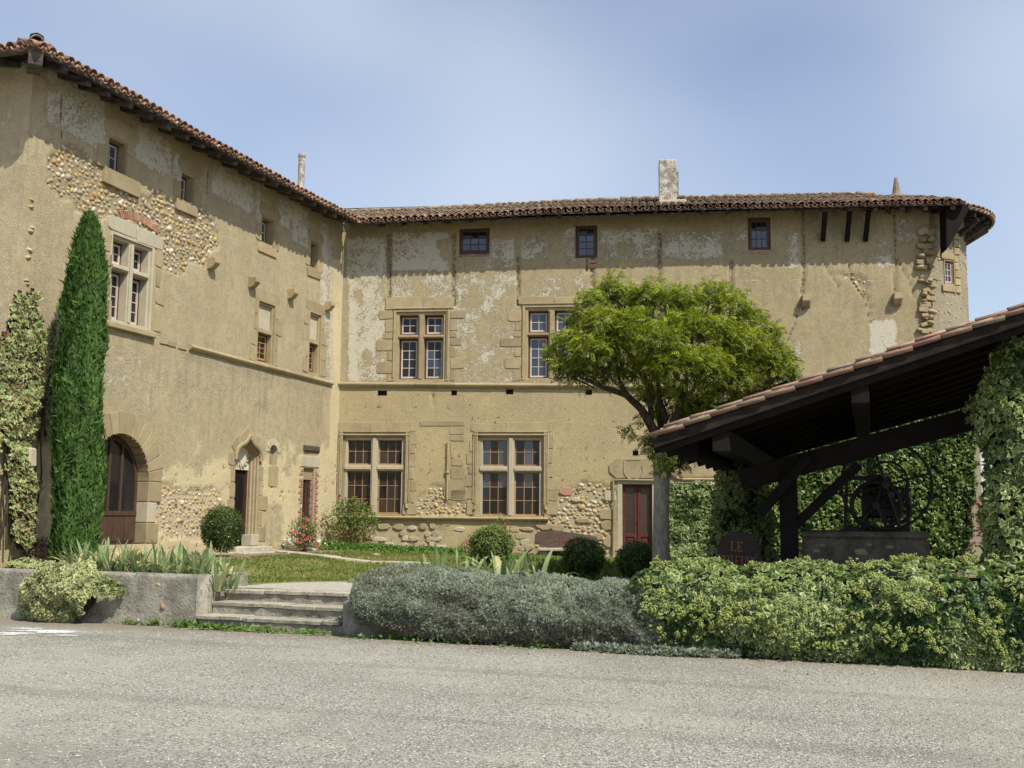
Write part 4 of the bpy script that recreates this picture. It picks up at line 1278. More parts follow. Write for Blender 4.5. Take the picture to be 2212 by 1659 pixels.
def paint_main(PX, PY, U, V):
    n = fbm(U*1.2, V*1.2, 51, 5); n2 = fbm(U*2.6, V*2.6, 61, 5)
    bare = (blob_mask(PX, PY, P3, 10, U, V, 3, 4.0) | blob_mask(PX, PY, P4, 8, U, V, 4, 4.0) | blob_mask(PX, PY, P6, 4, U, V, 6, 5.0) | blob_mask(PX, PY, P7, 8, U, V, 8, 5)).astype(float)
    pl = blob_mask(PX, PY, P5, 8, U, V, 5, 3.0)
    bare = np.maximum(bare, np.where(pl, np.clip(1.15-1.1*soft_rect(PX, PY, 945, 1120, 1130, 1210, 50)+(n2-.5)*1.4, 0, 1), 0))
    # whitewashed panels of the upper storey
    up = sm((PY-478-(n-.5)*60)/22.0)
    w = np.zeros_like(U)
    for x0, y0, x1, y1, a in ((748,512,833,600,.85),(846,500,972,585,.80),(985,540,1112,580,.50),(1060,515,1112,560,.78),(1124,495,1185,560,.55),(1215,490,1243,570,.62),(1294,495,1418,560,.58),(1370,490,1420,545,.80),(1430,498,1560,560,.60),(1590,480,1615,520,.55),(1700,500,1726,580,.6),(1885,520,1928,580,.55),(1940,470,1985,520,.55),
                              (752,600,833,825,.72),(752,600,772,825,.95),(840,590,975,648,.58),(975,590,1120,826,.50),(1124,590,1262,650,.42),(1100,740,1130,820,.35)):
        w = np.maximum(w, soft_rect(PX, PY, x0, y0, x1, y1, 8)*(a+0.9*(n2-.52)))
    w = np.maximum(w, (0.16+0.5*(n2-.5))*sm((845-PY)/20))
    # thin pale tide lines
    for y, x0, x1, amp in ((608,985,1260,4),(612,1290,1560,5),(606,1600,1990,3),(606,1140,1220,6)):
        w = np.maximum(w, 0.62*(1-np.clip(np.abs(PY-y-(vnoise(U*2, U*0, 7)-.5)*2*amp)/3.0, 0, 1))*((PX > x0) & (PX < x1)))
    w = np.maximum(w, soft_rect(PX, PY, 1878, 690, 1938, 800, 10)*0.95)       # cement patch
    w = np.maximum(w, soft_rect(PX, PY, 1715, 740, 1730, 900, 8)*0.6)
    # bare ochre mortar patches inside the whitewash
    for x, y, r in ((960,545,20),(950,525,16),(903,625,14),(1350,535,22),(1580,500,18),(775,640,14),(790,760,13),(1020,640,14)):
        w = w - 1.3*np.clip(1-(((PX-x)**2+(PY-y)**2)**.5+(n2-.5)*26)/r, 0, .6)
    grey = 0.05+0.45*(n-.5)+0.30*sm((PX-1300)/300)*sm((900-PY)/60)+0.25*sm((560-PY)/60)
    grey = grey-0.4*sm((PY-850)/20)
    grey = grey+0.4*soft_rect(PX, PY, 930, 1125, 1100, 1180, 30)
    warm = 0.75*sm((PY-835)/10)*(0.65+0.9*(n-.45)) + 0.55*sm((745-PX)/8)*sm((PY-610)/20)
    seam = np.zeros_like(U)
    for x, y0, y1, wd in SEAMS:
        wv = (vnoise(V*4, V*0+x, 5)-.5)*3
        seam = np.maximum(seam, np.clip(1.35-np.abs(PX-x-wv)/(wd*.7), 0, 1)*((PY > y0) & (PY < y1)))
    # cracks
    for pts in ([(1783,575),(1800,600),(1812,620)],[(1828,560),(1850,620),(1866,640),(1882,700)],[(1940,560),(1960,600),(1978,650)],[(1735,600),(1722,680),(1700,740)],[(935,850),(935,900)],[(1870,635),(1884,668)]):
        for (x0, y0), (x1, y1) in zip(pts[:-1], pts[1:]):
            t = np.clip(((PX-x0)*(x1-x0)+(PY-y0)*(y1-y0))/((x1-x0)**2+(y1-y0)**2), 0, 1)
            d = np.hypot(PX-x0-t*(x1-x0)+(n2-.5)*10, PY-y0-t*(y1-y0))
            seam = np.maximum(seam, np.clip(1.2-d/2.2, 0, 1))
    pits = ((vnoise(U*14, V*14, 33) > 0.90) & (PY > 850)).astype(float)
    seam = np.maximum(seam, pits*.8)
    disp = bare*0.035+np.clip(seam*(1-pits), 0, 1)*0.05
    # vertical light line left of the corner panel
    return dict(white=w, bare=bare, seam=seam, grey=grey, warm=warm), disp
wall_sheet(A, 0.0, ML, topf(zs_main), [Lw1, Lw2, Uw1, Uw2, at1, at2, at3, ddoor]+puts, paint_main, 'wall', M['plaster_main'], main, res=0.06)
for h in puts:
    MB().box(h[0]-.02, h[1]+.02, .22, .26, h[2]-.02, h[3]+.02).box(h[0]-.02, h[0], 0.01, .24, h[2], h[3]).box(h[1], h[1]+.02, 0.01, .24, h[2], h[3]).box(h[0], h[1], .01, .24, h[3], h[3]+.02).box(h[0], h[1], .01, .24, h[2]-.02, h[2]).build('putlog_hole', M['mortar_dark'], main)

items = []
cobble_field(A, P3, 9, 3, 0.130, 0.066, items, dens=.95, lean=.6)
cobble_field(A, P4, 7, 4, 0.140, 0.072, items, dens=.92, lean=.4)
cobble_field(A, P6, 3, 6, 0.14, 0.055, items, dens=.8)
scatter_cobbles(items, main, limit=285)
# rough-hewn stones in the plinth and quoins, irregular
def rubble(px, py, w, h, mat='ashlar', name='rubble_stone', pr=.008):
    u, v = A.uv(px, py); n = 7; pts = []
    for i in range(n):
        a = 2*PI*i/n+random.uniform(-.2, .2)
        k = random.uniform(.82, 1.1)
        c, s = math.cos(a), math.sin(a)
        q = max(abs(c), abs(s))
        pts.append((u+c/q**.6*w/2*k, v+s/q**.6*h/2*k))
    MB().prism(pts, -pr*random.uniform(.6, 1.6), .07).build(name, M[mat], main, bevel=.018)
rr = random.Random(5)
y = 1137
while y < 1196:
    x = 792+rr.uniform(0, 10)
    while x < 1150:
        w = rr.uniform(.16, .46); h = rr.uniform(.12, .20)
        if not (950 < x < 1110 and rr.random() < .78) and rr.random() < .8:
            rubble(x, y+rr.uniform(-3, 3)+(x-792)*.018, w, h, rr.choice(('ashlar', 'ashlar', 'ashlar', 'ashlar_pale')))
        x += w*77+2
    y += 13
for x, y, w, h, m_ in ((1222,1062,.46,.26,'brick'),(1176,1137,.55,.24,'ashlar'),(1205,1140,.40,.22,'ashlar'),(1170,1160,.35,.18,'ashlar'),(1198,1175,.3,.14,'brick'),(1225,1160,.4,.2,'ashlar'),(1258,1125,.4,.16,'ashlar'),(1310,1110,.5,.24,'ashlar'),(1312,1135,.42,.30,'ashlar'),(1316,1170,.44,.4,'ashlar'),(1290,1160,.35,.2,'ashlar'),(1245,1080,.3,.14,'ashlar_pale'),(1268,1172,.3,.2,'ashlar')):
    rubble(x, y, w, h, m_)

# windows
def gl_u1(s, up, i, k):
    if s == 1 and (not up): return 'glass_blue' if (k < 3 and (i+k) % 3) else 'glass'
    return 'glass' if not (s == 1 and up and k == 0 and i == 1) else 'glass_blue'
cross_window(A, main, 850, 668, 971, 823, 727, 0.17, 0.17, 2, 2, 4, 'paleframe', 'redwood', gl_u1, 'ashlar', 'ashlar', recess=.20)
cross_window(A, main, 1128, 658, 1255, 821, 722, 0.17, 0.17, 2, 2, 4, 'paleframe', 'redwood', lambda s, up, i, k: 'glass_blue', 'ashlar', 'ashlar', recess=.20)
cross_window(A, main, 735, 934, 884, 1113, 1010, 0.15, 0.19, 3, 2, 3, 'ochreframe', None, lambda s, up, i, k: 'glass_warm' if (i+k*2+s) % 3 else 'glass', 'ashlar', 'mullion', recess=.17, trh=.17)
cross_window(A, main, 1026, 934, 1182, 1117, 1013, 0.15, 0.19, 3, 2, 3, 'ochreframe', None, lambda s, up, i, k: 'glass_blue' if (up or k == 2) and (i+s) % 2 == 0 else 'glass', 'ashlar', 'mullion', recess=.17, trh=.17)
# weathered wooden sub-frames inside the lower windows & slender edge rolls crossing at the corners
for (a, b, c, d) in (Lw1, Lw2):
    m = MB(); t = .07
    m.box(a+.15, a+.15+t, .06, .2, c+.05, d-.15); m.box(b-.15-t, b-.15, .06, .2, c+.05, d-.15); m.box(a+.15+t, b-.15-t, .06, .2, d-.15-t, d-.15)
    m.build('sub_frame', M['mullion'], main, bevel=.006)
    m = MB()
    for k, o in ((0, -.035), (1, .035)):
        m.tube([(a+.05+o*.6, -.03, c+.35), (a+.05+o*.6, -.03, d+.03)], .022, 6); m.tube([(b-.05+o*.6, -.03, c+.35), (b-.05+o*.6, -.03, d+.03)], .022, 6)
    m.tube([(a-.02, -.035, d-.07), (b+.02, -.035, d-.07)], .025, 6)
    m.tube([(a+.02, -.03, c+.22), (a+.05, -.035, c+.34)], [.045, .03], 6); m.tube([(b-.02, -.03, c+.22), (b-.05, -.035, c+.34)], [.045, .03], 6)
    m.build('edge_roll', M['ashlar'], main)
    m = MB().box(a-.03, b+.03, -.05, .02, d+.0, d+.035).box(a-.045, a-.005, -.04, .02, c+.4, d+.0).box(b+.005, b+.045, -.04, .02, c+.4, d+.0)
    m.build('drip_mould', M['ashlar'], main, bevel=.006)
for (a, b, c, d) in (Uw1, Uw2):
    MB().box(a-.02, b+.02, -.04, .02, d, d+.035).build('drip_mould', M['ashlar'], main, bevel=.006)
    m = MB()
    for x in (a+.03, b-.03):
        m.tube([(x, -.02, c+.1), (x, -.02, d-.03)], .02, 6)
    m.build('edge_roll', M['ashlar'], main)
# lintels and irregular jamb blocks
for q in ((834,642,913,667),(914.2,642,980,667),(1120,641,1196,657),(1197.2,641,1262,657)):
    block(A, main, *q, 'ashlar', .014, name='lintel', rnd=.02)
for q in ((728,913,800,932),(801,913,888,932),(1018,916,1092,932),(1093,913,1190,932)):
    block(A, main, *q, 'ashlar', .014, name='lintel', rnd=.02)
for q in ((819,672,848,689),(833,692,848,717),(828,719,848,732),(813,734,848,757),(838,759,848,779),(815,781,848,807),(836,808,848,823),
          (973,672,1006,687),(973,690,988,714),(973,716,986,729),(973,731,996,746),(973,749,983,771),(973,773,1002,796),(973,799,981,822),
          (1098,671,1126,694),(1113,697,1126,714),(1111,716,1126,728),(1081,731,1126,749),(1112,752,1126,770),(1092,773,1126,796),(1108,799,1126,822)):
    block(A, main, *q, 'ashlar', .012)
for q in ((886,935,900,960),(886,962,896,980),(886,982,897,1008),(886,1010,894,1034),(886,1036,900,1060),(886,1062,896,1086),(870,1088,900,1112),
          (726,935,733,975),(726,978,733,1020),(724,1023,733,1070),
          (1014,950,1024,975),(1008,978,1024,1002),(1012,1004,1024,1024),(1006,1026,1024,1050),(1010,1053,1024,1078),(1008,1081,1024,1112),
          (1184,938,1196,968),(1184,971,1193,1000),(1184,1003,1195,1030),(1184,1033,1206,1058),(1184,1060,1204,1082),(1172,1084,1206,1112)):
    block(A, main, *q, 'ashlar', .012)
# walled-up doorway between the lower windows
for q in ((907,909,1003,921),(972,923,1003,938),(974,940,1003,953),(974,956,981,990),(974,992,1000,1006),(974,1008,1004,1034),(960,1036,1007,1078),(974,1058,1010,1080)):
    block(A, main, *q, 'ashlar', .010)
ua, va = A.uv(968, 955); _, vb = A.uv(968, 1080)
MB().tube([(ua, -.03, va), (ua, -.03, (va+vb)/2)], .035, 6).tube([(ua, -.03, (va+vb)/2-.05), (ua, -.03, vb)], .03, 6).tube([(ua, -.04, (va+vb)/2+.02), (ua, -.04, (va+vb)/2-.06)], .06, 6).build('edge_roll', M['ashlar'], main)
# string course and lower sill
ledge(A, main, [(727,830),(1245,834),(1470,838)], 0.15, 0.11)
ledge(A, main, [(735,1117),(1185,1122)], 0.10, 0.10, name='sill')
# attic windows
for rp, cc, rw, hole in (((992,494,1058,549),3,3,(2,1)), ((1243,486,1290,559),2,4,(1,2)), ((1615,472,1664,542),3,3,None)):
    plain_window(A, main, *rp, cc, rw, 'brownwood', 'brownwood', (lambda i, k, hole=hole, rw=rw: 'glass' if k == rw-1 else 'glass_blue'), recess=.03, smat='brownwood')
for q in ((990,550,1025,554),(1026,550,1056,554),(1618,543,1640,548),(1641,543,1662,549),(1272,562,1290,568),(1274,570,1288,577)):
    block(A, main, *q, 'brick', .01, name='brick')
# brown double door, moulded lintel with carved ogee, right-hand cupboard moulding
a, b, c, d = ddoor
rv = MB().box(a, a+.14, -.012, .35, c, d-.10).box(b-.10, b, -.012, .35, c, d-.10).box(a, b, -.012, .35, d-.10, d)
rv.build('door_jamb', M['ashlar_pale'], main, bevel=.01)
dd = MB().box(a+.14, b-.10, .16, .20, c+.04, d-.10).build('double_door', M['redwood'], main)
dd['label'] = 'red brown glazed double door partly behind the tree trunk'
mid = (a+b)/2+.02; zt = c+(d-c)*.30
fm = MB()
for q0, q1 in ((a+.14, mid-.01), (mid+.01, b-.10)):
    fm.box(q0, q0+.09, .12, .16, c+.04, d-.10); fm.box(q1-.07, q1, .12, .16, c+.04, d-.10)
    fm.box(q0+.09, q1-.07, .12, .16, d-.20, d-.10); fm.box(q0+.09, q1-.07, .12, .16, zt-.05, zt+.06); fm.box(q0+.09, q1-.07, .12, .16, c+.04, c+.2)
    fm.box(q0+.09, q1-.07, .135, .15, c+(d-c)*.58, c+(d-c)*.58+.02)
    MB().box(q0+.12, q1-.10, .135, .16, c+.23, zt-.08).build('door_panel', M['redwood'], dd, bevel=.012)
    MB().box(q0+.09, q1-.07, .14, .145, zt+.06, d-.20).build('pane', M['glass_warm'], dd)
fm.build('door_leaf', M['redwood'], dd, bevel=.004)
MB().tube([(mid+.02, .11, c+(d-c)*.48), (mid+.02, .07, c+(d-c)*.48)], .02, 8).build('door_handle', M['iron'], dd)
MB().box(a, b, -.5, .2, c-.16, c+.03).build('door_step', M['stepstone'], main, jit=.01, bevel=.02)
block(A, main, 1316, 990, 1424, 1034, 'ashlar', .03, name='carved_lintel', rnd=.18)
u1_, v1_ = A.uv(1325, 1036); u2_, v2_ = A.uv(1430, 1036)
MB().tube([(u1_, -.05, v1_-2.0), (u1_, -.05, v1_), (u2_, -.05, v1_-.02)], .035, 6).build('edge_roll', M['ashlar'], main)
su, sv_ = A.uv(1368, 1016)
MB().tube([(su+math.cos(t)*.26, -.035, sv_+math.sin(t)*.26) for t in [PI*.9+ i*PI*1.25/12 for i in range(13)]], .018, 5).tube([(su-.26, -.035, sv_+.26), (su-.26, -.035, sv_-.02)], .015, 5).tube([(su-.2, -.035, sv_+.28), (su+.2, -.035, sv_+.28)], .012, 5).build('carved_shield', M['ashlar'], main)
block(A, main, 1306, 1060, 1330, 1082, 'ashlar_pale', .014); block(A, main, 1296, 1100, 1330, 1122, 'ashlar', .014); block(A, main, 1322, 1126, 1334, 1190, 'ashlar', .02)
uA, vA = A.uv(1432, 1012); uB, vB = A.uv(1560, 1036); 
m = MB().tube([(uA, -.03, vA-.05), (uA+.25, -.03, vA-.15), (uA+.38, -.03, vB+.04), (uA+.5, -.03, vB), (uB, -.03, vB)], .035, 6)
m.box(uA+.4, uB, -.02, .02, vB-.10, vB-.03); m.build('edge_roll', M['ashlar'], main)
block(A, main, 1440, 985, 1560, 1030, 'ashlar', .008, name='carved_lintel', rnd=.03)
block(A, main, 1150, 850, 1152, 852, 'ashlar', .004) if False else None
# corbels at the right
for x, y in ((1740,652),(1937,648)):
    u, v = A.uv(x, y)
    m = MB(); prof = [(0.03, .16), (-.22, .16), (-.24, .0), (-.12, -.14), (0.03, -.18)]
    k = len(prof); m.v = [(u-.11, p, v+q) for p, q in prof]+[(u+.11, p, v+q) for p, q in prof]
    m.f = [tuple(range(k)), tuple(reversed(range(k, 2*k)))]+[(j, k+j, k+(j+1) % k, (j+1) % k) for j in range(k)]
    m.build('corbel', M['ashlar'], main, jit=.012, bevel=.015)
COBD = []
for c_ in COB:
    d_m = c_.copy(); d_m.materials.clear(); d_m.materials.append(M['ashlar']); COBD.append(d_m)
# toothing stones where the facade breaks off
for i in range(46):
    y = 505+ (i//3)*15+random.uniform(-5, 5); x = 1990+random.random()*30+ (6 if i % 3 == 0 else -4)
    if x > 2014: x = 2012
    u, v = A.uv(x, y); s = random.uniform(.07, .17)
    o = link('toothing_stone', (random.choice(COB if i % 4 == 0 else COBD) if i % 2 else MB().box(-1, 1, -.6, 1, -.8, .8).mesh('toothing_stone', jit=.22, bevel=.15)), None if i % 2 else M['ashlar'], main)
    o.location = (u, -.03, v); o.scale = (s, random.uniform(.09, .16), s*random.uniform(.5, .8)); o.rotation_euler = (0, random.uniform(-.4, .4), 0)
# timber struts under the eave on the right
for x in (1777, 1829, 1869, 1660):
    yb_ = 521 if x != 1660 else 528
    u, v = A.uv(x, yb_); ut, vt_ = A.uv(x, 455, -.5)
    if x == 1660: continue
    MB().beam((u, -.03, v), (u, -.55, vt_-.02), .13, .12, up=(1, 0, 0)).build('strut', M['timber_dark'], main, bevel=.008)
q_ = [A.uv(*p_, -.3) for p_ in ((2038, 545), (2048, 530), (2084, 462), (2084, 450), (2036, 452))]
MB().prism(q_, -.62, .0).build('boarded_bracket', M['timber_dark'], main)
# roof
RUNM = 4.6
MR = A.uv(2086, 440, -OV)[0]
roof_deck(main, zs_main, OV, SLOPE, RUNM, OV*.78, MR, -RUNM*.6, MR-1.2)
tiled_roof(main, zs_main, OV, SLOPE, RUNM, lambda r: OV*.80-r*.8, lambda r: MR-.05-max(0, r-1.0)*.55, -3.4, MR, (('tile','tile_pink','tile'),('tile_grey','tile_grey','tile_grey','tile')), ind_rows=1, limit=290, rows_max=17)
rafter_tails(main, zs_main, OV, SLOPE, 1.15, MR-.2, 0.66, .12, .14)
eave_board(main, zs_main, OV, OV*.8, MR)
zz = zs_main(8); Hh = math.tan(SLOPE)*(RUNM+OV)
ridge_tiles(main, [(u_q, RUNM, zs_main(u_q)+Hh+.03) for u_q in (-2, 2, 5, 8, 11, MR-1.3)])
MB().add([(-2, RUNM, zz+Hh), (MR-1.2, RUNM, zz+Hh), (MR-1, 9.6, zz+.1), (-2, 9.6, zz+.1)], [(0,1,2,3)]).build('rear_roof', M['tile_grey'], main)
MB().box(-1, MR-2, 8.8, 9.0, 0, 8.9).box(MR-2.0, MR-1.8, 2.5, 9.0, 0, 8.9).build('rear_wall', M['plaster_main'], main)
# square rendered chimney
ch = None
uc0, zc0 = A.uv(1424, 433, 0.95); uc1, zc1 = A.uv(1464, 343, 0.95)
m = MB().box(uc0, uc1-.05, .95, 1.75, zc0-.25, zc1)
m.build('chimney', M['chimney'], main, jit=.012, bevel=.02)
MB().box(uc0-.03, uc1+.22, .85, 1.9, zc0-.35, zc0-.02).build('chimney_base', M['ashlar_pale'], main, jit=.03, bevel=.04)
MB().box(uc1-.05, uc1+.03, .98, 1.6, zc0+.1, zc1-.4).build('chimney_render_patch', M['chimney'], main, jit=.02)

# =================================================================== ROUND TOWER
TC = (A.uv(1985, 600)[0], 2.18)
TRr = 1.84
T0 = A.w(TC[0], TC[1], 0)
TM = Matrix.Translation(T0) @ Matrix.Rotation(A.ang, 4, 'Z')
tower = thing('corner_tower', 'round rendered corner tower with low tiled cone roof at the right end', 'tower', TM)
# window position on the cylinder
def tower_hit(px, py):
    d = ray(px, py); Ex, Ey = EYE.x-T0.x, EYE.y-T0.y
    a_ = d.x*d.x+d.y*d.y; b_ = 2*(Ex*d.x+Ey*d.y); c_ = Ex*Ex+Ey*Ey-TRr*TRr
    t = (-b_-math.sqrt(max(0, b_*b_-4*a_*c_)))/(2*a_)
    p = TM.inverted() @ (EYE+d*t); return math.atan2(p.y, p.x), p.z
th0, wz1 = tower_hit(2038, 560); th1, _ = tower_hit(2060, 560); _, wz0 = tower_hit(2045, 615)
zt_ = zs_main(MR)+.12
na, nz_ = 150, 120
ths = np.sort(np.concatenate([np.linspace(-PI, PI, na), [th0, th1]])); zs_ = np.sort(np.concatenate([np.linspace(-.1, zt_+.22, nz_), [wz0, wz1]]))
TH, ZZ = np.meshgrid(ths, zs_)
rr_ = TRr - 0.012*fbm(TH*3, ZZ*1.4, 3, 4) + (0.02*(1-ZZ/9))
Vv = np.stack([rr_*np.cos(TH), rr_*np.sin(TH), ZZ], -1)
idx = np.arange(TH.size).reshape(TH.shape)
tc_ = (TH[:-1, :-1]+TH[1:, 1:])/2; zc_ = (ZZ[:-1, :-1]+ZZ[1:, 1:])/2
kp = ~((tc_ > th0) & (tc_ < th1) & (zc_ > wz0) & (zc_ < wz1))
Fc = np.stack([idx[:-1, :-1], idx[:-1, 1:], idx[1:, 1:], idx[1:, :-1]], -1)[kp]
nn = fbm(TH*4, ZZ*1.3, 71, 5)
me = np_mesh('wall', Vv.reshape(-1, 3), Fc, dict(white=(.14+.5*(nn-.5)).ravel(), bare=(.0*nn).ravel(), seam=(.0*nn).ravel(), grey=(.45+.6*(nn-.5)).ravel(), warm=(.1*nn).ravel()), True)
link('wall', me, M['plaster_tower'], tower)
# pebbles bedded in the tower render
pit = []
for k in range(330):
    t_ = random.uniform(-PI*.62, .1); z_ = random.uniform(4.2, zt_-.2); s = random.uniform(.022, .05)
    if th0-.06 < t_ < th1+.06 and wz0-.1 < z_ < wz1+.1: continue
    o = link('bedded_pebble', random.choice(COB), None, tower)
    o.location = (math.cos(t_)*(TRr-.0), math.sin(t_)*(TRr-.0), z_); o.scale = (s*.5, s, s*random.uniform(.7, 1.2)); o.rotation_euler = (0, 0, t_)
tm = (th0+th1)/2; hw = TRr*(th1-th0)/2
WM = Matrix.Rotation(tm+PI/2, 4, 'Z') @ Matrix.Translation((0, -TRr, 0))
w_t = stone_ring(-hw, hw, wz0, wz1, .05, y0=-.01, y1=.35).build('window', M['ashlar'], tower)
w_t.matrix_basis = WM
lights(w_t, -hw+.06, hw-.06, wz0+.08, wz1-.08, .06, 2, 3, 'paleframe', 'glass_blue', fw=.03)
MB().box(-hw, hw, .3, .34, wz0, wz1).build('dark_backing', M['dark'], w_t)
for k in range(8):
    z = wz0-.2+k*.22
    o = MB().box(hw+.01, hw+random.uniform(.14, .3), -.02, .1, z, z+.2).build('stone_block', M['ashlar'], tower, jit=.006, bevel=.012); o.matrix_basis = WM
    if k in (0, 7):
        o = MB().box(-hw-.1, hw, -.03, .1, wz0-.2 if k == 0 else wz1+.01, wz0-.01 if k == 0 else wz1+.2).build('lintel' if k else 'sill', M['ashlar'], tower, jit=.006, bevel=.012); o.matrix_basis = WM
# cone roof
RT = TRr+.72; ze_ = zt_-.04; sl = math.radians(21)
ap = ze_+math.tan(sl)*RT
m = MB(); n = 48
m.v = [(0, 0, ap)]+[(math.cos(2*PI*i/n)*RT, math.sin(2*PI*i/n)*RT, ze_) for i in range(n)]+[(math.cos(2*PI*i/n)*RT, math.sin(2*PI*i/n)*RT, ze_-.04) for i in range(n)]
m.f = [(0, 1+i, 1+(i+1) % n) for i in range(n)]+[(1+i, 1+n+i, 1+n+(i+1) % n, 1+(i+1) % n) for i in range(n)]
m.v.append((0, 0, ap-.06)); ci = len(m.v)-1
m.f += [(ci, 1+n+(i+1) % n, 1+n+i) for i in range(n)]
m.build('roof', M['board'], tower)
def cone_tile(t, r, off):
    c, s = math.cos(sl), math.sin(sl)
    rad = Vector((math.cos(t), math.sin(t), 0)); tan = Vector((-math.sin(t), math.cos(t), 0))
    Yv = -rad*c+Vector((0, 0, s)); Z = rad*s+Vector((0, 0, c)); X = Yv.cross(Z)
    R = Matrix((X, Yv, Z)).transposed().to_4x4() @ Euler((random.uniform(-.06, 0), random.uniform(-.03, .03), random.uniform(-.03, .03))).to_matrix().to_4x4()
    return Matrix.Translation(rad*(RT-r*c)+Vector((0, 0, ze_+r*s))+Z*off) @ R
rest = []
for j in range(8):
    r = -.05+j*.36; rad_ = RT-r
    if rad_ < .35: break
    nt_ = max(6, int(2*PI*rad_/.215))
    for i in range(nt_):
        for cov in (0, 1):
            t_ = 2*PI*(i+.5*cov)/nt_
            key = random.choice(('tile', 'tile_grey', 'tile_grey'))
            if j == 0: link('roof_tile', TILE[key, cov], None, tower, cone_tile(t_, r-(0 if cov else .02), .075 if cov else .045))
            else: rest.append((TILE[key, cov], cone_tile(t_, r, .075 if cov else .045), key))
for key in ('tile', 'tile_grey'):
    merge_meshes([(a, b) for a, b, k in rest if k == key], 'roof_tile_field', key, tower)
for i in range(30):
    t_ = 2*PI*i/30; rad = Vector((math.cos(t_), math.sin(t_), 0))
    MB().beam(tuple(rad*(TRr-.2)+Vector((0, 0, ze_+.1))), tuple(rad*(RT-.08)+Vector((0, 0, ze_-.09))), .10, .12).build('rafter_tail', M['timber'], tower, bevel=.008)
for t_ in (-.75, -.45, -.18):
    rad = Vector((math.cos(t_), math.sin(t_), 0))
    MB().beam(tuple(rad*(TRr-.05)+Vector((0, 0, ze_-.55))), tuple(rad*(RT-.12)+Vector((0, 0, ze_-.16))), .14, .14).build('bracket', M['timber'], tower, bevel=.01)
fz = ap-.05
MB().tube([(0, 0, fz-.05), (0, 0, fz+.12), (0, 0, fz+.16), (0, 0, fz+.66), (0, 0, fz+.70)], [.60, .30, .13, .05, .025], 10).build('finial', M['tile_grey'], tower, smooth=False)
# =================================================================== RETAINING WALL AND STEPS
G = SITE
def concrete_face(s0, s1, z1, t0, t1, seedn):
    """cast wall with pitted, chipped faces"""
    ns_, nz2 = max(8, int((s1-s0)/.05)), 16
    Ss, Zs = np.meshgrid(np.linspace(s0, s1, ns_), np.linspace(-.05, z1, nz2))
    k = vnoise(Ss*9, Zs*9, seedn); pit_ = np.where(k > .80, (k-.80)*.14, 0)
    D = t0 + 0.02*fbm(Ss*3, Zs*3, seedn+1, 4)+pit_ - .03*np.clip(.12-Zs, 0, .1)*6
    V = [np.stack([Ss, D, Zs], -1).reshape(-1, 3)]
    idx = np.arange(Ss.size).reshape(Ss.shape)
    Fc = [np.stack([idx[:-1, :-1], idx[:-1, 1:], idx[1:, 1:], idx[1:, :-1]], -1).reshape(-1, 4)]
    # top
    top = idx[-1]; n0 = Ss.size
    V.append(np.stack([Ss[-1], np.full(ns_, t1), np.full(ns_, z1+.0)], -1))
    bk = n0+np.arange(ns_)
    Fc.append(np.stack([top[:-1], top[1:], bk[1:], bk[:-1]], -1))
    # right end
    n1 = n0+ns_
    V.append(np.array([[s1, t1, -.05], [s0, t1, -.05]]))
    Fc.append(np.array([[idx[0, -1], n1, bk[-1], idx[-1, -1]], [n1+1, idx[0, 0], idx[-1, 0], bk[0]]]))
    return np.concatenate(V), np.concatenate(Fc)
rw = thing('retaining_wall', 'low grey pitted concrete wall holding the iris bed left of the steps', 'wall', G.M)
V, Fc = concrete_face(-7.2, -0.02, .77, -.02, .30, 3)
link('wall_face', np_mesh('wall_face', V, Fc, None, False), M['concrete'], rw)
MB().box(-.30, -.0, .30, 1.35, -.05, .765).build('return_wall', M['concrete'], rw, jit=.006, bevel=.015)
for x, y in ((343,1263),(352,1310),(428,1245),(256,1260),(60,1255),(200,1215),(300,1340)):
    u, v = G.uv(x, y); 
    if v > .7: continue
    o = link('bedded_pebble', random.choice(COB), None, rw); s = random.uniform(.03, .055)
    o.location = (u, -.0, v); o.scale = (s*1.3, s*.8, s); o.rotation_euler = (0, random.random(), 0)
steps = thing('stone_steps', 'three shallow weathered stone steps from the gravel up to the lawn', 'steps', G.M)
for k, h in enumerate((.18, .355, .53)):
    MB().box(0.0+.0, 2.40-.02*k, .34*k+.03, .34*(k+1)+.2, -.05, h-.055).build('riser', M['concrete'], steps, jit=.012, bevel=.012)
    s = -.0 if k else -.03
    cuts = [0]; 
    while cuts[-1] < 2.2: cuts.append(cuts[-1]+random.uniform(.38, .85))
    cuts[-1] = 2.38-.02*k
    for a, b in zip(cuts[:-1], cuts[1:]):
        if b-a < .08: continue
        dz = random.uniform(-.008, .008); ov = random.uniform(.0, .035)
        n = 6; pts = [(a+.006, .34*k-ov)]
        m = MB(); fr = [(a+.006+(b-a-.012)*i/n, .34*k-ov+random.uniform(-.018, .012)) for i in range(n+1)]
        base = len(m.v)
        top = [(x, y, h+dz+random.uniform(-.004, .004)) for x, y in fr]+[(b-.006, .34*(k+1)+.03, h+dz), (a+.006, .34*(k+1)+.03, h+dz)]
        bot = [(x, y+.012, z-.055) for x, y, z in top]
        N_ = len(top); m.v = top+bot
        m.f = [tuple(range(N_)), tuple(reversed(range(N_, 2*N_)))]+[(i, N_+i, N_+(i+1) % N_, (i+1) % N_) for i in range(N_)]
        m.build('tread_slab', M['stepstone'], steps, bevel=.006)
rw2 = thing('planter_wall', 'low rendered wall end half buried under the grey lavender right of the steps', 'wall', G.M)
MB().box(2.42, 12.8, -.02, .26, -.05, .45).build('wall_face', M['concrete'], rw2, jit=.004, bevel=.015)
MB().box(2.42, 2.70, .26, 1.2, -.05, .44).build('return_wall', M['concrete'], rw2, jit=.004, bevel=.015)

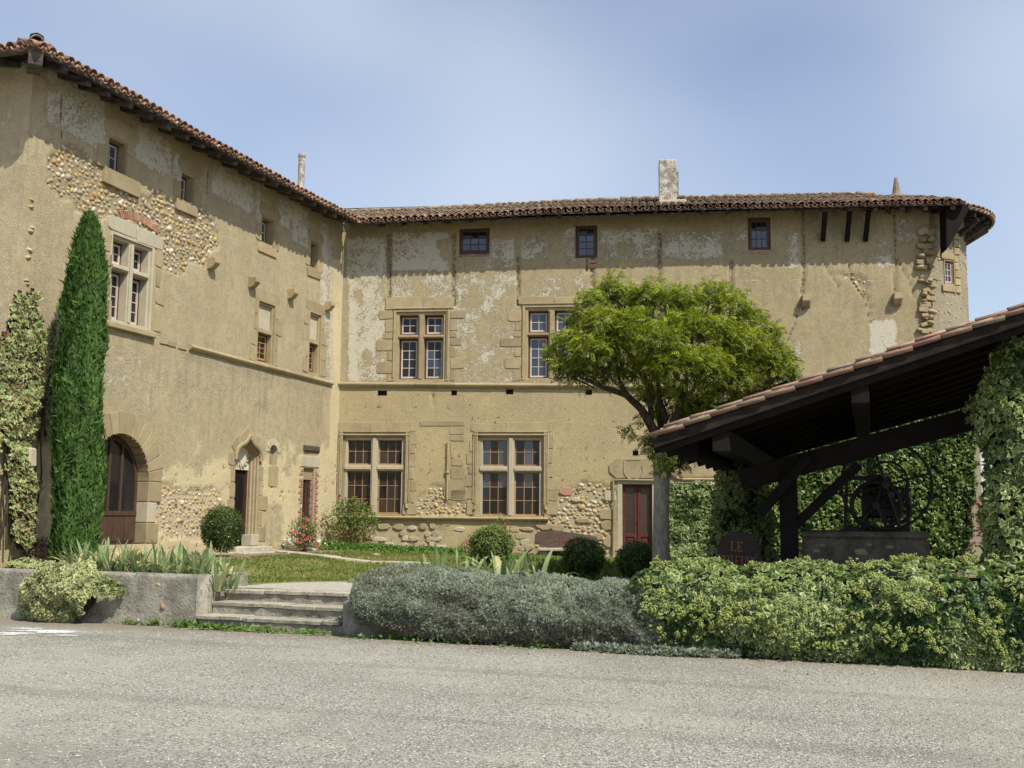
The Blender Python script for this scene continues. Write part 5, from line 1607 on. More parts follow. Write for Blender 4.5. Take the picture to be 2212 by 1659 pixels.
# chalky spill and small debris on the yard
def flat_blob(px, py, rx, ry, seed, z=.0045):
    c = at_z(px, py, 0); r = random.Random(seed); n = 22; pts = []
    for i in range(n):
        a = 2*PI*i/n; k = r.uniform(.6, 1.15)
        pts.append((c.x+math.cos(a)*rx*k, c.y+math.sin(a)*ry*k, z))
    m = MB(); m.add(pts, [tuple(range(n))]); return m
mm = MB()
for i, q in enumerate(((28,1368,.35,.10),(90,1363,.5,.12),(128,1366,.42,.13),(60,1358,.3,.08),(145,1373,.25,.06),(10,1372,.2,.06))):
    b = flat_blob(*q, i, .0045+i*.0006); mm.add(b.v, b.f)
o = mm.build('chalk_spill', M['chalk']); tag(o, kind='structure')

# =================================================================== OPEN SHED (lean roof on posts)
q0 = at_y(1420, 947, 14.0)
SH = Frame((q0.x, q0.y), E1A)
zsh = q0.z+0.05
TS = math.tan(math.radians(17.8)); SLS = math.radians(17.8)
shed = thing('open_shed', 'open timber shed with pink clay tile roof sloping down to the left over the well', 'shed', SH.M)
WID, DEP = 6.6, 8.2
m = MB()
zt = zsh+TS*WID
m.add([(0,0,zsh),(WID,0,zt),(WID,DEP,zt),(0,DEP,zsh),(0,0,zsh-.04),(WID,0,zt-.04),(WID,DEP,zt-.04),(0,DEP,zsh-.04)], [(0,1,2,3),(7,6,5,4),(0,4,5,1),(1,5,6,2),(2,6,7,3),(3,7,4,0)])
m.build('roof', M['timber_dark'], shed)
m = MB()
m.add([(WID,0,zt),(WID+5,0,zt-5*TS),(WID+5,DEP,zt-5*TS),(WID,DEP,zt),(WID,0,zt-.04),(WID+5,0,zt-5*TS-.04),(WID+5,DEP,zt-5*TS-.04),(WID,DEP,zt-.04)], [(0,1,2,3),(7,6,5,4),(0,4,5,1),(1,5,6,2),(2,6,7,3),(3,7,4,0)])
m.build('rear_roof', M['tile_pink'], shed)
# tiles: their own frame, u runs towards the camera, y up the slope
SF = Frame((SH.w(0, DEP, 0).x, SH.w(0, DEP, 0).y), E1A-PI/2)
_t = SH.I @ SF.M
before = set(shed.children)
tiled_roof(shed, lambda u: zsh, 0.0, SLS, WID, lambda r: -1, lambda r: DEP+.02, 0.0, DEP+.02, (('tile_pink','tile_pink','tile'),('tile_pink','tile_pink','tile_grey')), pitch=.205, ind_rows=0, expo=.37, sag=.008, zs=.55)
# verge courses seen edge-on: channel below, cover above, one by one
for j in range(18):
    for cov in (0, 1):
        if cov == 0:
            mt = tile_mat(DEP-.06, j*.37-.10, SLS, zsh, 0, .020, .006) @ Matrix.Diagonal((1, 1, .55, 1))
            link('verge_tile', TILE['tile_pink', 1], None, shed, mt)
        else:
            mt = tile_mat(DEP-.13, j*.37+.10, SLS, zsh, 0, .078, .006) @ Matrix.Diagonal((1, 1, .55, 1))
            link('verge_tile', TILE['tile_pink' if j % 4 != 2 else 'tile_grey', 1], None, shed, mt)
    mt = tile_mat(DEP-.12, j*.37+.06, SLS, zsh, 0, .03, .0)
    o = link('verge_bedding', MB().box(-.07, .07, 0, .30, -.01, .035).mesh('verge_bedding', jit=.006), M['ashlar_pale'], shed, mt)
for o in shed.children:
    if o not in before: o.matrix_basis = _t @ o.matrix_basis
# barge rafter and board along the verge
MB().beam((-.05, .03, zsh-.13-.05*TS), (WID, .03, zt-.13), .10, .17, up=(0, 1, 0)).build('barge_board', M['timber'], shed, bevel=.008) if False else None
def slope_beam(s0, s1, t, dz, w, h, mat, name, parent=None):
    MB().beam((s0, t, zsh+s0*TS+dz), (s1, t, zsh+s1*TS+dz), w, h).build(name, M[mat], parent or shed, bevel=.008)
slope_beam(-.06, WID, .02, -.10, .05, .13, 'board', 'barge_board')
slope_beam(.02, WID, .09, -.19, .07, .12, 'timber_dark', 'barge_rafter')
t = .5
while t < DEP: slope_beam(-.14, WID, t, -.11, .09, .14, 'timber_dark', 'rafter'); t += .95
# eave: small blocks closing the tile ends

# purlins with sawn ends showing under the verge
for x, y, w in ((1554, 948, .22), (1857, 842, .22)):
    u, z = SH.uv(x, y, -.0)
    MB().box(u-.11, u+.11, .10, DEP-.1, z-.16, z+.13).build('purlin', M['timber_dark'], shed, bevel=.01)
MB().box(.25, .45, .6, DEP-.1, zsh-.28, zsh-.06).build('wall_plate', M['timber_dark'], shed, bevel=.01)
# principal rafter of the front truss, post, braces
D1 = 1.9
def trib(p, q, wpx, depth, th, name, mat='timber_dark'):
    a = SH.uv(*p, depth); b = SH.uv(*q, depth)
    h = wpx*(SH.w(a[0], depth, 0).y)/F
    MB().beam((a[0], depth, a[1]), (b[0], depth, b[1]), th, h, up=(0, 0, 1)).build(name, M[mat], shed, bevel=.008)
trib((1600, 1037), (2330, 845), 44, D1, .22, 'principal_rafter')
trib((1590, 981), (2330, 778), 62, 8.1, .2, 'principal_rafter')
trib((1600, 1020), (2330, 772), 34, .45, .16, 'tie_beam') if False else None
ua_, za_ = SH.uv(1702, 1020, D1); _, zb_ = SH.uv(1702, 1195, D1)
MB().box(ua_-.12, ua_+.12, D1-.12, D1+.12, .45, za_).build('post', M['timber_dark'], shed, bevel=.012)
trib((1640, 1112), (1748, 985), 20, D1-.22, .14, 'brace')
trib((1712, 1140), (1856, 1003), 20, D1+.02, .14, 'brace')
pu = .40
MB().box(pu-.10, pu+.10, 4.9, 5.1, .45, zsh-.2).build('post', M['timber_dark'], shed, bevel=.01)
a = SH.uv(1548, 1018, 5.0); b = SH.uv(1572, 1062, 5.0)
MB().prism([(a[0], a[1]), (b[0], b[1]), (b[0]+.25, b[1]), (b[0]+.25, a[1]+.05)][::1], 4.92, 5.08).build('bracket', M['timber_dark'], shed)
MB().box(5.15, 5.4, .5, .75, .3, zsh+5*TS).build('post', M['timber_dark'], shed, bevel=.01)
MB().box(5.15, 5.4, 7.6, 7.85, .3, zsh+5*TS).build('post', M['timber_dark'], shed, bevel=.01)

# stone plinth (old well kerb) with the iron well machine on it
D2 = 2.5
ka, kz = SH.uv(1731, 1147, D2); kb, kz2 = SH.uv(2024, 1150, D2)
kerb = thing('well_kerb', 'low rough stone kerb under the shed roof carrying the iron wheel machine', 'well', SH.M)
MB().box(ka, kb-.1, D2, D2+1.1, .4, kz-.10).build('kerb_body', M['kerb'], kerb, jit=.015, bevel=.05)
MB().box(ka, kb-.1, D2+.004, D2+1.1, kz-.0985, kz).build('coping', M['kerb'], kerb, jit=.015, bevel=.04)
COBK = []
for c_ in COB:
    d_m = c_.copy(); d_m.materials.clear(); d_m.materials.append(M['ashlar']); COBK.append(d_m)
for i in range(9):
    u = random.uniform(ka+.1, kb-.2); z = random.uniform(kz-.5, kz-.15); s = random.uniform(.05, .13)
    o = link('bedded_stone', random.choice(COB), None, kerb); o.location = (u, D2+.015, z); o.scale = (s*1.3, .03, s*.7); o.data = COBK[i % 5]
mach = thing('well_wheel', 'black iron hand wheel with inner gear wheels standing on the well kerb', 'machine', SH.M)
D3 = 3.0
def ring(cx, cy, rpx, depth, rod, name, parent, spokes=0, rot=.35, n=40, hub=.04):
    u, z = SH.uv(cx, cy, depth); R2 = rpx*SH.w(u, depth, 0).y/F
    P = [(u+math.cos(2*PI*i/n)*R2, depth, z+math.sin(2*PI*i/n)*R2) for i in range(n+1)]
    o = MB().tube(P, rod, 6, cap=False).build(name, M['iron'], parent, smooth=True)
    for k in range(spokes):
        a = rot+2*PI*k/spokes
        MB().tube([(u+math.cos(a)*hub, depth, z+math.sin(a)*hub), (u+math.cos(a)*R2, depth, z+math.sin(a)*R2)], rod*.8, 6).build('spoke', M['iron'], o)
    MB().tube([(u, depth-.05, z), (u, depth+.05, z)], hub*1.4, 10).build('hub', M['iron'], o)
    return u, z, R2
cu, cz, cr = ring(1914, 1048, 93, D3, .022, 'flywheel', mach, 4, .27)
ring(1918, 1037, 39, D3+.25, .016, 'pulley_wheel', mach, 0)
gu_, gz_, gr_ = ring(1893, 1093, 50, D3+.15, .035, 'gear_wheel', mach, 5, .1)
for i in range(26):
    a = 2*PI*i/26
    MB().box(-.014, .014, -.03, .03, gr_, gr_+.04).xf(Matrix.Translation((gu_, D3+.15, gz_)) @ Matrix.Rotation(a, 4, 'Y')).build('gear_tooth', M['iron'], mach)
ring(1935, 1100, 30, D3+.22, .03, 'gear_wheel', mach, 3, .5)
def bar(p, q, r, depth, name='frame_bar'):
    a = SH.uv(*p, depth); b = SH.uv(*q, depth)
    MB().beam((a[0], depth, a[1]), (b[0], depth, b[1]), r, r).build(name, M['iron'], mach, bevel=.004)
bar((1829,1036),(1826,1147),.05,D3+.3); bar((1836,1032),(1912,1034),.07,D3+.3); bar((1960,1040),(1962,1147),.05,D3+.3)
bar((1829,1143),(1966,1143),.07,D3+.3); bar((1875,1040),(1872,1147),.05,D3+.4); bar((1912,1030),(1930,1147),.05,D3+.4); bar((1905,1045),(1960,1060),.05,D3+.35)
m = MB(); u, z = SH.uv(1898, 1078, D3+.45)
m.box(u-.24, u+.24, D3+.35, D3+.75, z-.28, z+.22).build('gearbox', M['iron'], mach, jit=.02, bevel=.04)
u, z = SH.uv(1925, 1070, D3+.2); MB().tube([(u, D3-.1, z), (u, D3+.6, z)], .05, 10).build('axle', M['iron'], mach)
u, z = SH.uv(1898, 1075, D3+.3); MB().tube([(u-.1, D3+.1, z+.05), (u+.02, D3+.3, z+.3), (u+.1, D3+.4, z+.1)], .05, 8).build('crank', M['iron'], mach)
u0_, z0_ = SH.uv(1952, 1142, D3+.9); u1_, z1_ = SH.uv(1968, 1112, D3+.9)
o = MB().box(u0_, u1_, D3+.85, D3+.95, kz-.05, z1_).build('pale_slab', M['plate'])
o.matrix_world = SH.M; tag(o, 'small pale upright slab standing on the kerb behind the iron wheel', 'slab')

# sign LE PRIEURE
def letter(ch, x, z, w, h, st, y=0.0):
    """serif capitals from strokes; returns MB"""
    m = MB(); sw = st; t0, t1 = y-.012, y
    vb = lambda a, z0, z1, k=1.0: m.box(a-sw*k/2, a+sw*k/2, t0, t1, z0, z1)
    hb = lambda a, b, zc, k=.5: m.box(a, b, t0-.0005, t1, zc-sw*k/2, zc+sw*k/2)
    def diag(a, za, b, zb, k=.8):
        m.prism([(a-sw*k/2, za), (a+sw*k/2, za), (b+sw*k/2, zb), (b-sw*k/2, zb)], t0, t1)
    L_ = x+w*.22
    if ch in 'LEPRIÉ':
        c = L_ if ch != 'I' else x+w*.5
        vb(c, z, z+h); hb(c-sw, c+sw, z+sw*.2); hb(c-sw, c+sw, z+h-sw*.2)
    if ch in 'LEÉ': hb(L_, x+w*.86, z+sw*.2); vb(x+w*.84, z, z+h*.2, .5)
    if ch in 'EÉ': hb(L_, x+w*.82, z+h-sw*.2); vb(x+w*.80, z+h*.82, z+h, .5); hb(L_, x+w*.6, z+h*.5); vb(x+w*.6, z+h*.42, z+h*.58, .4)
    if ch == 'É': diag(x+w*.45, z+h*1.1, x+w*.62, z+h*1.3)
    if ch in 'PR':
        hb(L_, x+w*.62, z+h-sw*.2); hb(L_, x+w*.62, z+h*.5); n = 6
        for i in range(n):
            a0 = -PI/2+PI*i/n; a1 = -PI/2+PI*(i+1)/n; cx = x+w*.60; cz_ = z+h*.75; R1 = h*.25; R0 = R1-sw*.8
            m.prism([(cx+math.cos(a0)*R0, cz_+math.sin(a0)*R0), (cx+math.cos(a0)*R1, cz_+math.sin(a0)*R1), (cx+math.cos(a1)*R1, cz_+math.sin(a1)*R1), (cx+math.cos(a1)*R0, cz_+math.sin(a1)*R0)], t0, t1)
    if ch == 'R': diag(x+w*.92, z, x+w*.5, z+h*.5)
    if ch == 'U':
        vb(L_, z+h*.25, z+h); vb(x+w*.82, z+h*.25, z+h, .6); hb(L_-sw, L_+sw, z+h-sw*.2); hb(x+w*.7, x+w*.94, z+h-sw*.2); hb(L_, x+w*.82, z+sw*.3, .7); diag(L_+w*.15, z, L_, z+h*.28); diag(x+w*.66, z, x+w*.82, z+h*.28)
    return m
g = NG('orange_gold_lettering'); M['gold'] = g.done(g.bsdf(g.mix(g.ss(g.noise(30, 3), .35, .65), (0.42,0.19,0.055), (0.30,0.12,0.04)), .6, None, .3))
g = NG('faded_red_lettering'); M['fadedred'] = g.done(g.bsdf(g.mix(g.ss(g.noise(30, 3), .4, .6), (0.33,0.10,0.05), (0.12,0.045,0.03)), .8, None, .2))
M['signwood'] = simple('dark_varnished_sign_wood', (0.030,0.013,0.010), (0.055,0.024,0.017), 5, 0.5, 30, 0.3, 0.004, 0.3, 0.0, 0.35, st=(5,5,1))
M['oldwood'] = simple('weathered_brown_plank', (0.075,0.050,0.040), (0.13,0.095,0.078), 5, 0.8, 30, 0.5, 0.006, 0.3, 0.1, 0.2, st=(1,1,7))
DS = 2.6
sx0, sz1 = SH.uv(1547, 1144, DS); sx1, _ = SH.uv(1640, 1150, DS); _, sz0 = SH.uv(1560, 1232, DS)
W_ = sx1-sx0; H_ = sz1-sz0
sgn = thing('house_sign', 'dark wooden sign with gold letters LE PRIEURÉ half hidden behind the ivy hedge', 'sign', SH.M @ Matrix.Translation((sx0, DS, sz0)) @ Matrix.Rotation(math.radians(3.0), 4, 'Y'))
P = [(0, -.25), (W_*.98, -.25), (W_, H_*.45), (W_*.93, H_*.74), (W_*.74, H_*.92), (W_*.5, H_*1.0), (W_*.28, H_*.96), (W_*.07, H_*.80), (0, H_*.5)]
MB().prism(P, 0, .035).build('board', M['signwood'], sgn, bevel=.006)
lh = H_*.235
for i, ch in enumerate('LE'):
    letter(ch, W_*(.30+.155*i), H_*.50, W_*.15, lh, W_*.030).build('letter', M['gold'], sgn)
for i, ch in enumerate('PRIEURÉ'):
    letter(ch, W_*(.01+.135*i), H_*.14, W_*.135, lh*1.05, W_*.026).build('letter', M['gold'], sgn)
MB().box(W_*.3, W_*.38, .035, .09, -.8, H_*.5).box(W_*.7, W_*.78, .035, .09, -.8, H_*.5).build('stake', M['timber_dark'], sgn)

# stone bench with a lettered plank leaning against the facade
bu0, bz1 = A.uv(1156, 1150, -.35); bu1, _ = A.uv(1290, 1158, -.35); _, bz0 = A.uv(1200, 1180, -.35)
bench = thing('stone_bench', 'stone slab bench on dark supports below the cobbled wall right of the lower windows', 'bench', A.M)
MB().box(bu0+.1, bu1+.0, -.55, .0, bz0-.13, bz0-.03).build('seat', M['stepstone'], bench, jit=.018, bevel=.02)
MB().box(bu0+.15, bu0+.35, -.45, .0, .4, bz0-.13).build('leg', M['stepstone'], bench, jit=.01, bevel=.02); MB().box(bu1-.35, bu1-.15, -.45, .0, .4, bz0-.13).build('leg', M['stepstone'], bench, jit=.01, bevel=.02)
plank = thing('lettered_plank', 'weathered brown curved plank with faded red letters standing on the stone bench', 'sign', A.M)
P = [(bu0, bz0+.10), (bu0+.1, bz0+.08), (bu0+.14, bz0-.02), (bu1, bz0-.08), (bu1, bz1-.10), (bu1-.5, bz1-.02), (bu0+.6, bz1+.06), (bu0+.08, bz1+.0), (bu0+.0, bz1-.06)]
MB().prism(P, -.42, -.37).build('board', M['oldwood'], plank, bevel=.008)
r9 = random.Random(12)
for i in range(9):
    x = bu0+.55+i*.105; z = bz0+.13-i*.008
    m = MB()
    for k in range(3):
        if r9.random() < .5: m.box(x+r9.uniform(0, .05), x+r9.uniform(.055, .075), -.428, -.42, z+r9.uniform(0, .03), z+r9.uniform(.05, .14))
        else: m.box(x, x+.07, -.4285, -.42, z+.05*k, z+.05*k+.014)
    m.build('letter', M['fadedred'], plank)

# loose stones on the lawn
for i, (x, y, s, lb) in enumerate(((1093, 1197, .16, 'flat pale stone lying on the lawn left of the loose round box bush'), (668, 1190, .2, 'flat pale slab lying beside the brick doorway flowers'), (812, 1200, .12, 'small pale stone on the lawn near the rose bush'))):
    p = on_ground(x, y); o = link('loose_stone', COB[i].copy(), None)
    o.data.materials.clear(); o.data.materials.append(M['stepstone'])
    o.location = (p.x, p.y, p.z+.02); o.scale = (s, s*.7, s*.35); tag(o, lb, 'stone')
p = at_z(1083, 1397, 0); o = link('dark_pebble', COB[1].copy()); o.data.materials.clear(); o.data.materials.append(M['mortar_dark']); o.location = (p.x, p.y, .015); o.scale = (.05, .035, .02)
tag(o, 'single dark pebble on the gravel in front of the grey lavender hedge', 'stone')
# =================================================================== VEGETATION
def T_ivy():
    o = [(0,-.22),(.40,-.42),(.52,-.02),(.24,.14),(0,.66),(-.24,.14),(-.52,-.02),(-.40,-.42)]
    V = [(0, 0, .07)]+[(x, y, -.05*abs(x)) for x, y in o]
    return np.array(V), np.array([(0, 1+i, 1+(i+1) % 8) for i in range(8)]), np.array([0]+[1]*8, float)
def T_leaf():
    V = [(0,0,0),(.30,.42,.05),(0,1,-.06),(-.30,.42,.05)]
    return np.array(V), np.array([(0,1,2,3)]), np.array([0,1,1,1.])
def T_spray():
    V = [(0,0,0),(.16,.35,.03),(.03,1,.0),(-.12,.45,-.03)]
    return np.array(V), np.array([(0,1,2,3)]), np.zeros(4)
def T_frond(n=5):
    V = []; Fq = []; r = random.Random(3)
    for i in range(n):
        y = .18+.72*i/(n-1); z = -.18*y*y
        for sx in (-1, 1):
            b = len(V); L_ = .30*(1-.35*abs(i/(n-1)-.4)); w = .10
            V += [(0, y, z), (sx*L_*.5, y-w+.05, z+.0), (sx*L_, y+.10, z-.07), (sx*L_*.5, y+w+.07, z+.02)]; Fq.append((b, b+1, b+2, b+3))
    b = len(V); V += [(0,.9,-.28),(.07,1.05,-.36),(0,1.2,-.5),(-.07,1.05,-.36)]; Fq.append((b,b+1,b+2,b+3))
    return np.array(V), np.array(Fq), np.zeros(len(V))
def T_tuft(n=6, seed=1):
    V = []; Fq = []; r = random.Random(seed)
    for i in range(n):
        a = r.uniform(0, 2*PI); t = r.uniform(.1, .9); b = len(V); w = .09
        d = np.array([math.cos(a)*t, math.sin(a)*t, 1.0]); d /= np.linalg.norm(d); s = np.array([-math.sin(a), math.cos(a), 0])*w
        for p in (s*0-s*.5, d*.5+s, d*1.0, d*.5-s): V.append(p)
        Fq.append((b, b+1, b+2, b+3))
    V = np.array(V); V = V[:, [0, 2, 1]]      # grows along +y
    return V, np.array(Fq), np.zeros(len(V))
def T_flower():
    V = []; Fq = []; r = random.Random(8)
    for k in range(7):
        a = 2*PI*k/7; b = len(V)
        for p in ((0,0,0),(math.cos(a-.5)*.5,math.sin(a-.5)*.5,.32),(math.cos(a)*.72,math.sin(a)*.72,.30),(math.cos(a+.5)*.5,math.sin(a+.5)*.5,.36)): V.append(p)
        Fq.append((b,b+1,b+2,b+3))
    for k in range(5):
        a = 2*PI*k/5+.3; b = len(V)
        for p in ((0,0,.05),(math.cos(a-.6)*.26,math.sin(a-.6)*.26,.42),(math.cos(a)*.30,math.sin(a)*.30,.5),(math.cos(a+.6)*.26,math.sin(a+.6)*.26,.44)): V.append(p)
        Fq.append((b,b+1,b+2,b+3))
    return np.array(V), np.array(Fq), np.zeros(len(V))
def T_umbel():
    bm = bmesh.new(); bmesh.ops.create_icosphere(bm, subdivisions=1, radius=1); V = np.array([v.co[:] for v in bm.verts]); Fq = np.array([[v.index for v in f.verts] for f in bm.faces]); bm.free()
    r = np.random.RandomState(3)
    # little balls packed into one flower head
    VV = []; FF = []; n = 0
    for k in range(9):
        c = r.randn(3); c /= np.linalg.norm(c); c *= .7
        VV.append(V*.34+c); FF.append(Fq+n); n += len(V)
    return np.concatenate(VV), np.concatenate(FF), np.zeros(n)

def leaf_basis(N, tip, rng, spin):
    n = N/np.maximum(np.linalg.norm(N, axis=1, keepdims=True), 1e-6)
    t = tip-(tip*n).sum(1, keepdims=True)*n
    t += rng.randn(*t.shape)*spin; t -= (t*n).sum(1, keepdims=True)*n
    t /= np.maximum(np.linalg.norm(t, axis=1, keepdims=True), 1e-6)
    b = np.cross(t, n)
    return b, t, n
def leaves(name, P, N, tip, size, T, tint, rng, spin=.4, tilt=.45, dead=None):
    V, Fc, rim = T
    N = N/np.maximum(np.linalg.norm(N, axis=1, keepdims=True), 1e-6)+rng.randn(*N.shape)*tilt
    tip = np.broadcast_to(np.asarray(tip, float), P.shape)
    b, t, n = leaf_basis(N, tip, rng, spin)
    size = np.asarray(size)
    W = P[:, None]+size[:, None, None]*(V[None, :, 0:1]*b[:, None]+V[None, :, 1:2]*t[:, None]+V[None, :, 2:3]*n[:, None])
    k = len(V); m = len(P)
    F_ = (Fc[None]+np.arange(m)[:, None, None]*k).reshape(-1, Fc.shape[1])
    at = {'tint': np.repeat(tint, k), 'rim': np.tile(rim, m)}
    if dead is not None: at['dead'] = np.repeat(dead, k)
    return np_mesh(name, W.reshape(-1, 3), F_, at), (b, t, n)

def core_mesh(name, P, Fc): return np_mesh(name, P, Fc, {'tint': np.zeros(len(P))})
def ell_core(c, r, n=14, noise=.1, seed=0, zc=None):
    bm = bmesh.new(); bmesh.ops.create_icosphere(bm, subdivisions=3, radius=1)
    V = np.array([v.co[:] for v in bm.verts]); Fq = np.array([[v.index for v in f.verts] for f in bm.faces]); bm.free()
    d = 1+noise*(fbm(V[:, 0]*3+seed, V[:, 1]*3+V[:, 2]*2, seed)-.5)*2
    V = V*d[:, None]*np.array(r)+np.array(c)
    if zc is not None: V[:, 2] = np.maximum(V[:, 2], zc)
    return V, Fq
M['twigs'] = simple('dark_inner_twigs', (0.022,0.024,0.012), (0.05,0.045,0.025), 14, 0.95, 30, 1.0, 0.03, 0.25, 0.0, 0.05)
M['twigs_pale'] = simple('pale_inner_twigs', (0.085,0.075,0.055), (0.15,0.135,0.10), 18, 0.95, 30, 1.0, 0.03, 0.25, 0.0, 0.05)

# ---- locust tree -------------------------------------------------
TY = 17.0
base = at_y(1429, 1150, TY); base.z = tz(base.x, base.y)-.05
tree = thing('locust_tree', 'pollarded locust tree with broad lumpy bright green crown in front of the facade', 'tree', Matrix.Translation(base))
def tp(x, y, dy=0.0):
    p = at_y(x, y, TY+dy); return p-base
tr = MB()
tp0 = tp(1429, 1200)
pts = [(0.0, 0, 0)]+[tuple(tp(x, y, d)) for x, y, d in ((1428,1195,0),(1428,1120,0),(1429,1060,.0),(1430,1010,0),(1428,975,.0),(1424,948,0))]
tr.tube(pts, [.18,.138,.126,.124,.135,.155,.125], 14)
t_o = tr.build('trunk', M['bark'], tree, smooth=True)
limbs = [([(1426,965,0),(1410,925,-.05),(1385,883,-.1),(1352,853,-.15),(1300,836,-.2),(1255,815,-.3),(1225,790,-.35)],[.095,.075,.065,.055,.036,.024,.012]),
         ([(1352,853,-.15),(1338,820,-.2),(1330,770,-.25),(1320,700,-.3)],[.035,.028,.02,.01]),
         ([(1408,930,0),(1406,890,.05),(1402,850,.15),(1385,790,.25),(1370,700,.3)],[.05,.045,.04,.03,.012]),
         ([(1430,950,.1),(1438,905,.2),(1424,860,.3),(1420,800,.4),(1440,700,.5)],[.07,.055,.045,.035,.012]),
         ([(1436,950,0),(1460,900,-.1),(1478,850,-.2),(1490,780,-.3),(1500,690,-.3)],[.075,.06,.05,.035,.012]),
         ([(1440,955,.1),(1490,890,.2),(1540,850,.4),(1600,810,.6),(1660,780,.7)],[.07,.055,.045,.03,.012]),
         ([(1445,930,.2),(1475,880,.6),(1520,800,.9),(1560,730,1.0)],[.06,.045,.03,.012]),
         ([(1430,940,.2),(1420,880,.7),(1380,800,1.0),(1340,740,1.1)],[.06,.045,.03,.012])]
for P_, R_l in limbs:
    MB().tube([tuple(tp(*q)) for q in P_], R_l, 8).build('limb', M['branch'], tree, smooth=True)
rng = np.random.RandomState(21)
clumps = [(1285,655,40,-.1),(1320,625,32,.1),(1355,650,46,.3),(1400,640,38,.0),(1440,655,46,.4),(1480,645,36,-.1),(1530,650,50,.3),(1575,665,46,.0),(1615,690,42,.3),(1650,725,42,.1),(1675,770,42,.1),(1690,800,34,-.1),(1640,800,46,.4),
          (1262,700,42,.1),(1310,700,50,-.5),(1235,740,40,-.1),(1205,765,30,.1),(1230,795,42,-.1),(1280,760,48,-.6),(1275,805,44,.3),(1330,770,50,-.3),(1330,815,40,.0),
          (1370,710,52,-.6),(1420,740,56,-.8),(1480,710,54,-.5),(1545,720,56,-.4),(1600,750,52,-.3),(1400,800,50,-.3),(1460,790,56,-.8),(1520,790,56,-.7),(1580,810,50,-.2),(1640,840,38,.2),
          (1500,850,48,-.2),(1440,850,42,.5),(1560,860,42,.2),(1390,850,28,.6),(1610,860,34,.4),(1480,890,32,.3),(1480,915,34,.3),(1530,905,36,.4),(1572,888,38,.3),(1422,892,26,.5),(1622,872,34,.4),(1500,880,40,.9),(1700,815,26,.1),(1545,890,26,.3),
          (1380,680,50,1.0),(1480,690,56,1.1),(1570,730,56,1.2),(1440,780,60,1.2),(1540,800,56,1.1),(1320,740,50,1.0),(1640,770,44,1.0)]
PP = []; NN = []; TT = []
pxm = TY/F
for (x, y, r, dy) in clumps:
    c = np.array(tp(x, y, dy)); R = r*pxm
    n = int(60*(r/45)**2*6.0); R *= .84
    d = rng.randn(n, 3); d /= np.linalg.norm(d, axis=1, keepdims=True)
    # clumps are flat-topped pads; undersides thin out
    keep = (d[:, 2] > -.25) | (rng.rand(n) < .35); d = d[keep]
    rad = R*(.62+.45*rng.rand(len(d)))
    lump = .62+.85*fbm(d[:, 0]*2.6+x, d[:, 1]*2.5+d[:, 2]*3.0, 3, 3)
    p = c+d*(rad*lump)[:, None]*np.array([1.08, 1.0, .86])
    PP.append(p); NN.append(d*.55+np.array([0, 0, .85])); TT.append(np.clip(.14+.35*(rad/R-.62)/.45+1.0*(lump-.98)+.38*d[:, 2]+.35*rng.rand(len(d)), 0, 1))  # pad tops brighter, hollows darker: crown shading put into the tint
# shaggy shoots low on the trunk
for (x, y, r, dy, n) in ((1440,985,42,-.1,170),(1405,960,26,-.1,60),(1475,985,34,.1,90),(1400,945,20,0,30),(1440,1005,30,-.1,70),(1360,930,18,-.2,30),(1385,905,16,0,20),(1460,905,26,.2,50),(1500,905,30,.1,40)):
    c = np.array(tp(x, y, dy)); d = rng.randn(n, 3); d /= np.linalg.norm(d, axis=1, keepdims=True)
    PP.append(c+d*(r*pxm*rng.rand(n)**.5)[:, None]); NN.append(d*.5+np.array([0, -.2, .6])); TT.append(.05+.45*rng.rand(n))
# vertical bright new shoots
for (x, y) in ((1325,600),(1300,612),(1535,618),(1590,645),(1405,610),(1450,622),(1555,622),(1345,605)):
    c = np.array(tp(x, y, 0)); n = 16; PP.append(c+rng.randn(n, 3)*np.array([.06, .06, .07])); NN.append(rng.randn(n, 3)*.5+np.array([0, -.6, .3])); TT.append(.7+.3*rng.rand(n))
PP = np.concatenate(PP); NN = np.concatenate(NN); TT = np.concatenate(TT)
outw = PP-np.array(tp(1450, 780)); outw[:, 2] = outw[:, 2]*.3-.1
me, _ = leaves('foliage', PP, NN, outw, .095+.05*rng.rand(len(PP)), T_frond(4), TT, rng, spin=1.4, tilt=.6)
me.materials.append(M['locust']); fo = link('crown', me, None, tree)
# twigs inside the pads
tw = MB()
for (x, y, r, dy) in clumps[::1]:
    c = tp(x, y+r*.5, dy)
    for k in range(4):
        e = c+Vector((random.uniform(-1, 1)*r*pxm*.8, random.uniform(-1, 1)*r*pxm*.6, random.uniform(.1, .9)*r*pxm))
        s0 = c.lerp(tp(1440, 900, .2), .25)
        tw.tube([tuple(s0), tuple(c.lerp(e, .4)), tuple(e)], [.014, .010, .004], 4, cap=False)
tag(tw.build('twigs', M['branch'], tree), kind='stuff')

